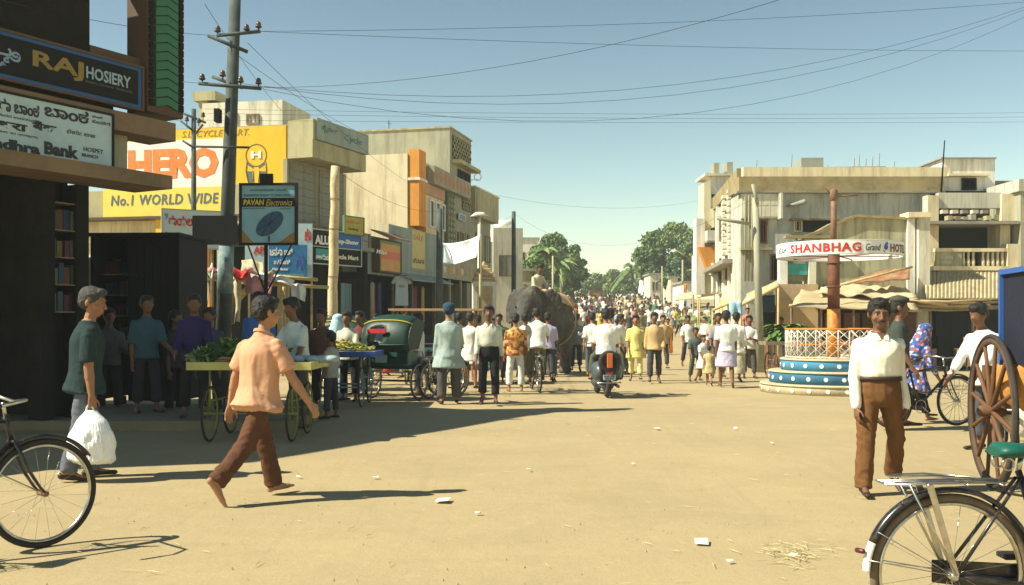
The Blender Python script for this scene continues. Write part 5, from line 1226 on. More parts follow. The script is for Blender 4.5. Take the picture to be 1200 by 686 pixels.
# ================================================================ traffic island with the ring sign
ic = Vector((X(977, 21), 21.0, 0)); ti = thing('traffic_island', 'round stepped blue plinth with white discs and a white lattice fence round an orange pole', 'plinth', ic.to_tuple())
CR = M('step_cream', (.50, .42, .26), .9, .15, 2, .3, stain=(.32, .26, .15), samt=.6, sscale=2.5)
B1 = M('plinth_blue_dark', (.035, .15, .27), .7, .15, 2, .15, stain=(.10, .22, .30), samt=.5, sscale=2.5); B2 = M('plinth_blue', (.05, .24, .42), .7, .15, 2, .15, stain=(.16, .30, .38), samt=.5, sscale=2.5)
def ringstep(name, r, z0, z1, mat, par):
    m = MB().loft([((0, 0, z0), (r, 0, 0), (0, r, 0)), ((0, 0, z1-.02), (r, 0, 0), (0, r, 0)), ((0, 0, z1), (r-.02, 0, 0), (0, r-.02, 0))], 64); return m.build(name, mat, par)
disc = MB().loft([((0, 0, 0), (.042, 0, 0), (0, 0, .042)), ((0, -.012, 0), (.042, 0, 0), (0, 0, .042))], 14).mesh('disc', WHT)
for r, z0, z1, mt, n in ((1.50, -.03, .19, CR, 26), (1.32, .19, .45, B1, 24), (1.08, .45, .70, B2, 20)):
    s_ = ringstep('step', r, z0, z1, mt, ti); ringstep('step_edge', r+.02, z1-.035, z1-.0+.003, CR, s_)
    for i in range(n):
        a = 2*math.pi*i/n+.1; d_ = link('disc', disc, s_, loc=(math.sin(a)*r, -math.cos(a)*r, (max(z0, 0)+z1)/2-.015), rz=a)
OP = M('pole_orange', (.62, .22, .03), .5, .2, 2, .1, stain=(.14, .05, .02), samt=.9, sscale=1.8)
OD = M('pole_dark_red', (.13, .05, .03), .7, .3, 2.5, .2, stain=(.4, .16, .04), samt=.5, sscale=2.5)
MB().tube((0, 0, .70), (0, 0, 1.75), .135, None, 20).build('pole_lower', OP, ti); MB().tube((0, 0, 1.75), (0, 0, 3.0), .125, None, 20).build('pole_upper', OD, ti); MB().tube((0, 0, 3.0), (0, 0, Z(228, 21)), .07, .055, 12).build('pole_mast', RUST, ti)
for z in (1.2, 1.75, 2.2, 2.7): MB().torus((0, 0, z), .13, .022, (0, 0, 1), 24, 6).build('pole_collar', OD, ti)
m = MB(); m.tube((-.08, 0, Z(231, 21)), (.5, 0, Z(229, 21)), .02).cap((0, 0, Z(232, 21)), (0, 0, Z(226, 21)), .09).tube((-.3, 0, Z(215, 21)), (.0, 0, Z(230, 21)), .012); m.build('mast_head', RUST, ti)
# lattice fence: one panel of crossing bars per gap
FN = M('fence_white', (.74, .71, .62), .6, .15, 6, .05, stain=(.5, .3, .15), samt=.5, sscale=6)
rF = .98; zf0, zf1 = .71, 1.30; n = 28; me = None
for i in range(n):
    a = 2*math.pi*i/n
    if me is None:
        m = MB(); w_ = 2*math.pi*rF/n; 
        m.tube((0, 0, 0), (0, 0, zf1-zf0), .012, None, 6)
        for s_ in (1, -1):
            pts = [(w_*(.5+s_*(.5 if k_ % 2 == 0 else -.5)), -.004*s_, (zf1-zf0)*k_/3) for k_ in range(4)]; m.path(pts, .0085, 5)
        me = m.mesh('fence_panel', FN)
    link('fence_panel', me, ti, loc=(math.sin(a)*rF, -math.cos(a)*rF, zf0), rz=a+math.pi/n)
OR_ = M('rail_orange', (.60, .20, .05), .6, .15, 5)
for z, nm in ((zf1+.01, 'top_rail'), (1.0, 'mid_rail')): MB().torus((0, 0, z), rF, .02 if nm == 'top_rail' else .011, (0, 0, 1), 64, 6).build(nm, OR_, ti)
MB().torus((0, 0, zf0+.02), rF, .012, (0, 0, 1), 64, 6).build('bottom_rail', FN, ti)
# ring sign
rs = thing('ring_sign', 'white circular ring sign reading Shanbhag Grand Hotel carried on the orange pole', 'sign', (ic.x+.11, ic.y, 0))
rR = 1.28; zr0, zr1 = Z(297.5, 19.8), Z(281.5, 19.8); m = MB(); v = []; N = 72
for i in range(N):
    a = 2*math.pi*i/N
    for (rr, zz) in ((rR, zr0), (rR, zr1), (rR-.02, zr1), (rR-.02, zr0)): v.append((math.sin(a)*rr, -math.cos(a)*rr, zz))
m.add(v, [(i*4+j, i*4+(j+1) % 4, ((i+1) % N)*4+(j+1) % 4, ((i+1) % N)*4+j) for i in range(N) for j in range(4)]); m.build('ring_band', WHT, rs)
for i in range(6): a = math.pi/6+i*math.pi/3; MB().tube((0, 0, zr0+.03), (math.sin(a)*(rR-.02), -math.cos(a)*(rR-.02), zr0+.03), .014).build('spoke', RUST, rs)
for z in (zr0, zr1): MB().torus((0, 0, z), rR-.01, .013, (0, 0, 1), 72, 6).build('rim', M('rim_grey', (.5, .5, .48), .5), rs)
warp = lambda x, z, y: (math.sin(x)*(rR+.004), -math.cos(x)*(rR+.004), z)
hh = zr1-zr0
MAR = M('letter_maroon', (.20, .04, .03), .6)
lettering('SHANBHAG', R(-66), zr0+hh*.16, R(67), hh*.66, 0, RED, rs, bold=.03, warp=warp, thick=.006, spacing=1.1)
lettering('Grand', R(5), zr0+hh*.22, R(15), hh*.5, 0, INK, rs, warp=warp, shear=.3, thick=.006)
m = MB(); pc = Vector(warp(R(25.5), zr0+hh*.5, 0)); m.ell(pc, (.05, .02, .06), 12, 8).ell(pc+Vector((.02, -.0, .07)), (.03, .015, .035), 8, 6).path([pc+Vector((-.02, 0, 0)), pc+Vector((-.07, -.01, -.05)), pc+Vector((-.02, -.01, -.1))], .012, 5); m.build('blue_emblem', BLU, rs)
lettering('HOTEL', R(31.5), zr0+hh*.16, R(31), hh*.62, 0, MAR, rs, bold=.03, warp=warp, thick=.006, spacing=1.1)
lettering('ಹೋ', R(-88), zr0+hh*.25, R(16), hh*.5, 0, FAD, rs, warp=warp, thick=.006)
# ================================================================ poles and wires
WPOLE = M('pole_weathered', (.055, .07, .062), .8, .25, 3, .2, stain=(.15, .17, .15), samt=.5, sscale=2)
INS = M('insulator_brown', (.10, .06, .04), .3, .1)
def arm(t, p0, p1, r=.035): return MB().tube(p0, p1, r).build('crossarm', WPOLE, t)
def insul(t, p, h=.16):
    m = MB(); m.tube(p, Vector(p)+Vector((0, 0, h*.5)), .014).ell(Vector(p)+Vector((0, 0, h*.75)), (.05, .05, .07), 10, 8).ell(Vector(p)+Vector((0, 0, h*.55)), (.065, .065, .03), 10, 6); m.build('insulator', INS, t)
pd = 19.0; b0 = Vector((X(259, pd), pd, 0)); t = thing('electricity_pole', 'tall leaning electricity pole with four crossarms rising between the painted wall and the radio sign', 'pole', b0.to_tuple())
top = P(277, -40, pd)-b0; MB().tube((0, 0, -.02), top, .155, .10, 14).build('shaft', WPOLE, t)
MB().tube(top*(2.0/top.z), top*(2.9/top.z), .148, .143, 14).build('painted_band', M('band_paleblue', (.13, .22, .24), .7, .3, 6, stain=(.6, .5, .4), samt=.6, sscale=5), t)
def L_(px, py, dd=0): return P(px, py, pd+dd)-b0
for a, b_, d1 in (((254, 42), (305, 37), 0), ((244, 42), (290, 61), -.2), ((233, 98), (306, 104), 0), ((249, 90), (284, 103), .2)): arm(t, L_(*a, d1-.2), L_(*b_, d1-.2))
for q_ in ((255, 42), (289, 40), (303, 37), (237, 98), (261, 94), (282, 101), (303, 103)): insul(t, L_(*q_, -.2))
MB().box(L_(256, 130).x, L_(262, 130).x, -.3, -.1, L_(0, 146).z, L_(0, 131).z).build('junction_box', BLACK, t); arm(t, L_(229, 172, -.15), L_(292, 173, -.15), .022)
p2 = 27.0; b1_ = Vector((X(227, p2), p2, 0)); t = thing('electricity_pole', 'thin short electricity pole with three slanting crossarms in front of the HERO lettering', 'pole', b1_.to_tuple())
MB().tube((0, 0, 0), P(227, 128, p2)-b1_, .085, .06, 10).build('shaft', WPOLE, t)
for a, b_ in (((205, 129), (241, 144)), ((212, 142), (228, 155)), ((228, 158), (238, 146)), ((214, 165), (228, 174))): arm(t, P(*a, p2-.1)-b1_, P(*b_, p2-.1)-b1_, .03)
for q_ in ((212, 141), (219, 146), (233, 148), (238, 141)): insul(t, P(*q_, p2-.1)-b1_, .2)
p3 = 23.0; b_3 = Vector((X(388, p3), p3, 0)); t = thing('concrete_pole', 'pale knobbly stone pole in front of the Cycle Mart sign', 'pole', b_3.to_tuple())
pts = [Vector((0, 0, -.02))]+[P(388+6*(1-(k_/11))**0*(k_/11)+0, 378-k_*16.7, p3)-b_3 for k_ in range(1, 12)]; pts = [Vector((.10*i/11+.012*math.sin(i*2.3), 0, max(-.02, (Z(195, p3))*i/11))) for i in range(12)]
MB().path(pts, [.125, .12, .122, .115, .12, .11, .115, .108, .11, .10, .105, .10], 12).build('shaft', M('stone_pole', (.62, .50, .30), .9, .2, 4, .3, stain=(.25, .2, .12), samt=.6, sscale=4), t)
for z in (1.6, 2.5, 3.6, 4.3): MB().torus((.10*z/Z(195, p3), 0, z), .12, .008, (.1, 0, 1), 16, 5).build('wire_tie', RUST, t)
def spole(label, px, pyt, d, r=.09, mt=WPOLE, lean=0, arms=(), arm_r=.03):
    b_ = Vector((X(px, d), d, gz(d))); t = thing('street_pole', label, 'pole', b_.to_tuple()); tp = P(px+lean, pyt, d)-b_; MB().tube((0, 0, -.02), tp, r, r*.75, 10).build('shaft', mt, t)
    for a, c in arms: MB().tube(P(*a, d-.1)-b_, P(*c, d-.1)-b_, arm_r).build('crossarm', mt, t)
    return t
spole('dark street pole beside the hanging garments and white cloth', 515, 245, 31, .12)
spole('black street pole topped with a small box beyond the shrine', 602, 248, 48, .13); spole('grey leaning pole before the hotel corner', 892, 232, 29, .12, PL_GREY, -7, (((840, 256), (880, 263)), ((882, 216), (888, 240))), .05)
spole('thin pole against the big tree on the right', 800, 305, 78, .09, PL_OLIVE, 0, (((790, 292), (812, 306)),)); spole('thin lamp pole left of the big tree pole', 776, 312, 84, .08, PL_OLIVE, 0); spole('pole with crossarms among the left palms', 648, 300, 70, .09, PL_OLIVE); spole('short pole by the white hut', 812, 300, 70, .1, PL_PALE)
bp = P(570, 250, 36); 
lamp = thing('street_lamp', 'white street lamp hood on a pale pole above the white cloth', 'lamp', (X(561, 36), 36, 0)); o = lamp.location
MB().tube((0, 0, 0), P(562, 252, 36)-o, .08, .06).build('shaft', PL_PALE, lamp); MB().loft([(P(562, 254, 36)-o, Vector((.35, 0, 0)), Vector((0, .2, 0))), (P(562, 249, 36)-o, Vector((.15, 0, 0)), Vector((0, .1, 0)))], 14).build('hood', PL_WHITE, lamp)
WIRE = M('wire_black', (.02, .025, .028), .6, 0)
def wire(label, a, b_, sag=.25, r=.0045, n=14, mid=()):
    p_ = [a.lerp(b_, i/n)-Vector((0, 0, 4*sag*(i/n)*(1-i/n))) for i in range(n+1)]; o = p_[0].copy()
    m = MB().path([q_-o for q_ in p_], r, 4); ob = m.build('overhead_wire', WIRE, None, label=label, cat='wire', group='overhead wires crossing the street', loc=o)
WL = [((303, 37, 19), (1210, 2, 24), .15, 'wire from the top crossarm of the tall pole rising to the right'), ((303, 37, 19), (1230, 60, 26), .1, 'wire sagging along the upper sky from the top crossarm'), ((303, 103, 19), (930, -5, 15), .35, 'wire climbing steeply from the lower crossarm to the top edge'),
      ((303, 101, 19), (1220, 2, 22), .9, 'long slack wire from the lower crossarm to the upper right corner'), ((282, 98, 19), (1220, 4, 22.6), 1.15, 'second slack wire just below the long one to the upper right'), ((305, 104, 19), (1230, 6, 23.5), 1.5, 'third slack wire, lowest of the bundle to the upper right'),
      ((240, 128, 27), (1220, 132, 36), .1, 'level wire crossing the middle of the sky'), ((240, 133, 27), (1220, 137, 36.5), .1, 'level wire just under the middle one'), ((240, 141, 27), (1220, 143, 38), .05, 'lowest of the three level wires across the sky'),
      ((237, 98, 19), (-60, 40, 14), .1, 'wire from the left insulator toward the corner building'), ((255, 42, 19), (-40, -10, 12), .1, 'upper wire from the tall pole toward the corner building'), ((205, 129, 27), (60, 62, 20), .1, 'wire running left from the thin pole'), ((212, 142, 27), (60, 92, 20), .1, 'lower wire running left from the thin pole'),
      ((290, 50, 19), (480, 215, 38), .2, 'diagonal wire dropping from the tall pole to the cream building'), ((280, 66, 19), (430, 160, 30), .1, 'diagonal wire dropping from the tall pole to the sign parapet'), ((240, 5, 17), (330, 130, 28), .1, 'steep diagonal wire crossing left of the tall pole top'),
      ((582, 229, 40), (830, 233, 50), .5, 'wire across the street mouth from the olive block to the white house'), ((602, 250, 48), (884, 232, 30), 1.5, 'slack wire from the black pole across to the hotel pole'), ((395, 200, 23), (520, 248, 31), .3, 'wire from the stone pole to the dark street pole'), ((515, 248, 31), (602, 252, 48), .4, 'wire from the dark street pole to the black pole')]
for a, b_, s_, l in WL: wire('thin black '+l, P(*a), P(*b_), s_)
# ================================================================ trees
LF = [M('leaves_%d' % i, c, .7, .35, .8, 0, spec=.2) for i, c in enumerate([(.10, .16, .05), (.15, .22, .07), (.20, .26, .09), (.12, .19, .11)])]
LFS = .55
BARK = M('bark', (.20, .15, .10), .9, .3, 4, .4)
def leafmesh(name, blobs, n, size, seed, mats, squash=.6):
    rs_ = np.random.RandomState(seed); w_ = np.array([b_[1][0]*b_[1][1]*b_[1][2] for b_ in blobs]); w_ = w_/w_.sum()
    k_ = rs_.choice(len(blobs), n, p=w_); C0 = np.array([b_[0] for b_ in blobs])[k_]; R0 = np.array([b_[1] for b_ in blobs])[k_]
    d = rs_.normal(size=(n, 3)); d /= np.linalg.norm(d, axis=1)[:, None]; r = rs_.uniform(.35, 1.0, n)**.5
    sub = rs_.normal(size=(n, 3))*.16; p_ = C0+R0*(d*r[:, None]+sub)
    a = rs_.normal(size=(n, 3)); a /= np.linalg.norm(a, axis=1)[:, None]; b_ = np.cross(a, rs_.normal(size=(n, 3))); b_ /= np.linalg.norm(b_, axis=1)[:, None]
    s_ = size*rs_.uniform(.6, 1.3, n)[:, None]; v = np.stack([p_-a*s_, p_+b_*s_*squash, p_+a*s_, p_-b_*s_*squash], 1).reshape(-1, 3)
    me = bpy.data.meshes.new(name); me.from_pydata(v.tolist(), [], np.arange(n*4).reshape(-1, 4).tolist())
    for m_ in mats: me.materials.append(m_)
    cl_ = (np.sin(p_[:, 0]*1.1+seed)+np.sin(p_[:, 1]*1.3)+np.sin(p_[:, 2]*1.7+seed)+rs_.normal(size=n)*.7)
    idx = np.clip(((cl_+2)/4*len(mats)).astype(int), 0, len(mats)-1); me.polygons.foreach_set('material_index', idx.astype(np.int32)); me.update(); return me
def tree(label, px, pyt, pyb, wpx, d, seed, n=5000, size=.32, mats=None, trunk=.3, nb=30, group='trees along the far street'):
    rr = random.Random(seed); x = X(px, d); g = gz(d); t = thing('tree', label, 'tree', (x, d, g), 0, group)
    H = Z(pyt, d)-g; zb = Z(pyb, d)-g; w_ = wpx*d/F/2; blobs = []
    for i in range(nb):
        f = rr.random(); z = zb+(H-zb)*(.08+.84*f); wz = math.sin(math.pi*min(.98, max(.12, .18+f*.72)))
        a = rr.uniform(0, 6.28); q_ = rr.uniform(.25, .95)*w_*wz; rad = rr.uniform(.16, .38)*w_
        blobs.append(((math.cos(a)*q_, math.sin(a)*q_, min(z, H-rad*.6)), (rad, rad, rad*.75)))
    link('crown', leafmesh('crown', blobs, int(n*2.6), size*LFS, seed, mats or LF), t)
    m = MB(); m.path([(0, 0, -.1), (.1*w_, 0, zb*.5), (0, .1, zb+(H-zb)*.35)], [trunk, trunk*.8, trunk*.45], 10)
    for b_ in blobs[:8]: m.path([(0, 0, zb*.8), Vector(b_[0])*.5+Vector((0, 0, zb*.5)), Vector(b_[0])], [trunk*.4, trunk*.25, trunk*.08], 6)
    m.build('trunk', BARK, t); return t
tree('tallest dense green tree standing right of the street mouth', 786, 262, 338, 84, 112, 1, 10000, .42, LF[:3]); tree('tall tree hugging the white stepped house', 808, 270, 335, 46, 105, 2, 6000, .40)
tree('rounded mid green tree below the tallest crown', 762, 295, 345, 50, 125, 3, 5000, .42, LF[1:]); tree('low olive bush tree at the centre of the street end', 728, 318, 352, 50, 150, 4, 4000, .5, LF[1:3]); tree('hazy low tree left of the street end', 690, 321, 352, 52, 160, 5, 4000, .5, LF[1:])
tree('dark leafy tree behind the elephant', 650, 276, 352, 70, 95, 6, 10000, .36, LF[:3]); tree('bluish green tree at the right of the left grove', 670, 284, 348, 36, 100, 7, 4000, .36, [LF[3], LF[0]]); tree('sunlit bush beside the black street pole', 612, 322, 365, 40, 62, 8, 4000, .22, LF[1:3]); tree('leafy tree behind the shrine', 624, 296, 360, 46, 75, 9, 5000, .27, LF[1:]); tree('distant low tree crown above the crowd', 708, 326, 350, 40, 190, 10, 2500, .6, LF[1:])
tree('thin small tree at the foot of the pale houses', 792, 305, 345, 30, 92, 11, 3000, .35, [LF[3], LF[1]]); tree('small dark tree nearest the orange sign', 746, 318, 350, 26, 135, 12, 2200, .45, LF[:2])
def palm(label, px, pyt, d, seed, L=2.2):
    rr = random.Random(seed); g = gz(d); t = thing('palm_tree', label, 'palm', (X(px, d), d, g), 0, 'palms along the far street'); H = Z(pyt, d)-g-L*.3
    MB().path([(0, 0, -.1), (.15, 0, H*.5), (0, 0, H)], [.16, .12, .10], 8).build('trunk', BARK, t); me = None
    for i in range(15):
        a = i*2.4; el = rr.uniform(-.5, 1.0); m = MB(); v = []; f = []; K_ = 9
        for j in range(K_+1):
            s_ = j/K_; r = L*s_*math.cos(el*.5); z = L*(s_*math.sin(el)-.75*s_*s_); w_ = .34*L*math.sin(math.pi*min(.95, .12+s_*.85))*.5
            c = Vector((math.cos(a)*r, math.sin(a)*r, H+z)); sd = Vector((-math.sin(a), math.cos(a), 0)); v += [c+sd*w_*(1 if j % 2 else .55)-Vector((0, 0, w_*.6)), c, c-sd*w_*(1 if j % 2 else .55)-Vector((0, 0, w_*.6))]
        for j in range(K_): o_ = j*3; f += [(o_, o_+1, o_+4, o_+3), (o_+1, o_+2, o_+5, o_+4)]
        m.add(v, f); m.build('frond', LF[i % 3], t)
palm('tall coconut palm rising over the left grove', 640, 286, 78, 1, 2.0); palm('shorter palm right of the tall coconut palm', 656, 300, 82, 2, 1.8); palm('small lone palm against the sky left of the tallest tree', 741, 304, 130, 4, 3.4)
# ================================================================ handcarts
LEAFM = [M('banana_leaf', (.09, .20, .035), .5, .3, 3, .05), M('greens_dark', (.035, .085, .02), .6, .35, 5, .05), M('greens_pale', (.20, .26, .06), .6, .3, 5, .05)]
RIMY = M('rim_lime', (.20, .21, .055), .6, .15, 6, .05); DECKY = M('deck_lime', (.52, .48, .16), .7, .15, 3, .15, stain=(.30, .26, .10), samt=.6, sscale=4); DECKB = M('deck_blue', (.03, .09, .30), .6, .15, 4, .1)
def handcart(label, x, y, w_, dp, deck=DECKY, rim=RIMY, z=.95, rz=0, r=.34):
    t = thing('handcart', label, 'cart', (x, y, gz(y)), rz)
    for i in range(6): a = -w_/2+w_*i/6; MB().box(a+.004, a+w_/6-.004, -dp/2+.03, dp/2-.03, z-.03, z-.004).build('deck_plank', WOOD, t)
    for a in ((-w_/2, w_/2, -dp/2, -dp/2+.03), (-w_/2, w_/2, dp/2-.03, dp/2), (-w_/2, -w_/2+.03, -dp/2+.03, dp/2-.03), (w_/2-.03, w_/2, -dp/2+.03, dp/2-.03)): MB().box(a[0], a[1], a[2], a[3], z-.075, z+.02).build('edge_board', deck, t)
    for sx in (-1, 1):
        for sy in (-1, 1):
            wheel(t, (sx*(w_/2-.25), sy*(dp/2-.12), r), r, (1, 0, 0), rim, 16, tr=.016, sr=.0028)
            MB().tube((sx*(w_/2-.25), sy*(dp/2-.12), r), (sx*(w_/2-.25), sy*(dp/2-.12), z-.03), .014).build('leg', rim, t)
        MB().tube((sx*(w_/2-.25), -dp/2+.12, r+.15), (sx*(w_/2-.25), dp/2-.12, r+.15), .014).build('side_brace', rim, t)
    MB().tube((-w_/2+.25, -dp/2+.12, r), (w_/2-.25, -dp/2+.12, r), .016).build('axle', rim, t); MB().tube((-w_/2+.25, dp/2-.12, r), (w_/2-.25, dp/2-.12, r), .016).build('axle', rim, t)
    return t
def pile(name, label, loc, blobs, n, size, seed, mats, cat='vegetables', squash=.35): return link(name, leafmesh(name, blobs, n, size, seed, mats, squash), None, label, cat, loc=loc)
CP = M('paver_dust', (.25, .20, .12), .95)
handcart('four wheeled handcart with a lime painted deck edge behind the walking man', -3.17, 12.55, 1.50, 1.15)
pile('leafy_greens', 'heap of dark leafy greens piled on the left half of the lime handcart', (-3.45, 12.6, .96), [((-.28, 0, .06), (.34, .45, .10)), ((0, .1, .12), (.34, .42, .14)), ((.28, .1, .12), (.28, .4, .13)), ((.05, .2, .2), (.3, .3, .08))], 1600, .065, 3, LEAFM)
m = MB()
for i in range(26): a = Vector((-3.62+rnd.uniform(0, .62), 12.06+rnd.uniform(0, .10), .972+rnd.uniform(0, .05))); m.cap(a, a+Vector((rnd.uniform(.1, .22), rnd.uniform(-.03, .03), rnd.uniform(-.01, .03))), .014, .008, 6)
o = m.build('root_bundle', M('roots_brown', (.26, .15, .08), .85, .3, 9), None, label='bundle of brown roots lying along the front edge of the lime handcart', cat='vegetables')
m = MB()
for i in range(9): m.ell((-2.95+.09*i+rnd.uniform(-.02, .02), 12.5+rnd.uniform(-.3, .3), .99), (.09, .09, .05), 10, 6)
o = m.build('folded_sacks', M('sack_paleblue', (.30, .38, .40), .85, .15, 5, .3), None, label='pale blue folded sacks spread on the right half of the lime handcart', cat='sacks')
handcart('handcart with a blue deck edge loaded with bananas', -2.95, 17.5, 1.25, 1.2, DECKB, M('rim_greyblue', (.20, .28, .30), .5, .15), .93)
t = thing('banana_heap', 'heap of green yellow bananas on the blue handcart', 'bananas', (-2.95, 17.5, .93))
BAN = [M('banana_green', (.20, .24, .04), .5, .2, 9), M('banana_yellow', (.45, .36, .05), .5, .2, 9)]
bm_ = None
for i in range(90):
    if bm_ is None or i == 1:
        bmm = MB().path([(-.09, 0, .03), (-.05, 0, 0), (.0, 0, -.012), (.05, 0, 0), (.09, 0, .03)], [.008, .018, .02, .018, .006], 6).mesh('banana', BAN[i % 2]); bm_ = bm_ or []; bm_.append(bmm)
    a = rnd.uniform(0, 6.28); r = rnd.random()**.5; o = link('banana', bm_[i % len(bm_)], t, loc=(math.cos(a)*r*.52, math.sin(a)*r*.5, .03+.16*(1-r)+rnd.uniform(0, .03)), rz=rnd.uniform(0, 6.28)); o.rotation_euler.x = rnd.uniform(-.5, .5)
t = handcart('handcart with a flat board canopy on posts behind the men in white', -1.75, 23.5, 1.9, 1.0, M('deck_teal', (.06, .14, .14), .7), RIMY, .85)
for sx in (-1, 1):
    for sy in (-1, 1): MB().tube((sx*.9, sy*.45, .85), (sx*.9, sy*.45, 1.72), .02).build('canopy_post', WOOD, t)
MB().box(-1.1, 1.1, -.6, .6, 1.72, 1.77).build('canopy', M('canopy_tan', (.50, .30, .16), .8, .2, 4), t); MB().box(-.8, .8, -.35, .35, .87, 1.15).build('glass_case', GLASS, t)
# ================================================================ stall of cloths behind the big pole
st_ = thing('cloth_stall', 'makeshift stall of bamboo poles draped with sacking and red and white cloths', 'stall', (X(262, 19.6), 19.6, 0)); o = st_.location
for a, b_ in (((222, 430), (226, 318)), ((333, 420), (333, 330)), ((270, 430), (268, 335)), ((262, 372), (298, 332))): 
    p_, q_ = P(a[0], a[1], 19.8)-o, P(b_[0], b_[1], 19.8)-o; p_.z = max(p_.z, 0); MB().tube(p_, q_, .035).build('pole', BAMB, st_)
for a, b_ in (((222, 322), (300, 326)), ((262, 330), (385, 337)), ((300, 322), (372, 328)), ((280, 345), (320, 318))): MB().tube(P(*a, 19.7)-o, P(*b_, 19.5)-o, .035).build('pole', BAMB, st_)
def rag(parent, o, pts, mat, name='cloth', N=8, w_=.06, seed=0):
    a, b_, c, d = [P(*p_)-o for p_ in pts]; v = []
    for i in range(N+1):
        for j in range(N+1): s_, t_ = i/N, j/N; p_ = (a*(1-s_)+b_*s_)*(1-t_)+(d*(1-s_)+c*s_)*t_; v.append(p_+Vector((.0, w_*math.sin(s_*11+seed)+w_*.5*math.sin(t_*7+s_*5), w_*.4*math.sin(s_*7+seed))))
    ob = MB().add(v, [(i*(N+1)+j, (i+1)*(N+1)+j, (i+1)*(N+1)+j+1, i*(N+1)+j+1) for i in range(N) for j in range(N)], True).build(name, mat, parent); sd = ob.modifiers.new('s', 'SOLIDIFY'); sd.thickness = .012; return ob
SACK = M('sacking', (.48, .40, .26), .95, .2, 6, .4, stain=(.3, .24, .15), samt=.5, sscale=4); RDC = M('cloth_red', (.55, .045, .03), .85, .2, 6, .3); WHC = M('cloth_whitish', (.72, .68, .58), .9, .1, 6, .3); PKC = M('cloth_pinkstripe', (.65, .30, .26), .9, .3, 9, .3)
rag(st_, o, ((218, 325, 19.4), (248, 322, 19.4), (244, 368, 19.2), (214, 375, 19.2)), SACK, 'sacking'); rag(st_, o, ((232, 322, 19.2), (250, 309, 19.6), (250, 326, 19.3), (234, 330, 19.1)), WHC); rag(st_, o, ((262, 328, 19.4), (283, 326, 19.4), (281, 378, 19.2), (263, 380, 19.2)), SACK, 'sacking', seed=2)
rag(st_, o, ((264, 312, 19.5), (290, 316, 19.5), (288, 326, 19.1), (266, 322, 19.1)), RDC, w_=.1); rag(st_, o, ((288, 322, 19.3), (322, 322, 19.3), (318, 346, 19.0), (286, 345, 19.0)), PKC, seed=1); rag(st_, o, ((304, 318, 19.4), (345, 328, 19.4), (340, 334, 19.1), (304, 326, 19.1)), WHC, seed=3)
rag(st_, o, ((340, 332, 19.4), (358, 334, 19.4), (357, 352, 19.2), (343, 350, 19.2)), WHC, seed=4); rag(st_, o, ((284, 304, 20.0), (308, 306, 20.0), (308, 322, 19.5), (284, 320, 19.5)), SACK, 'sacking', seed=5); rag(st_, o, ((214, 318, 19.6), (226, 320, 19.6), (224, 330, 19.4), (212, 328, 19.4)), RDC, seed=6)
for i in range(14):
    q_ = P(225+rnd.uniform(0, 70), 321+rnd.uniform(-6, 6), 19.5)-o; MB().ell(q_, (.10, .09, .07), 8, 6).build('bundle', rnd.choice([RDC, WHC, SACK, PKC]), st_)
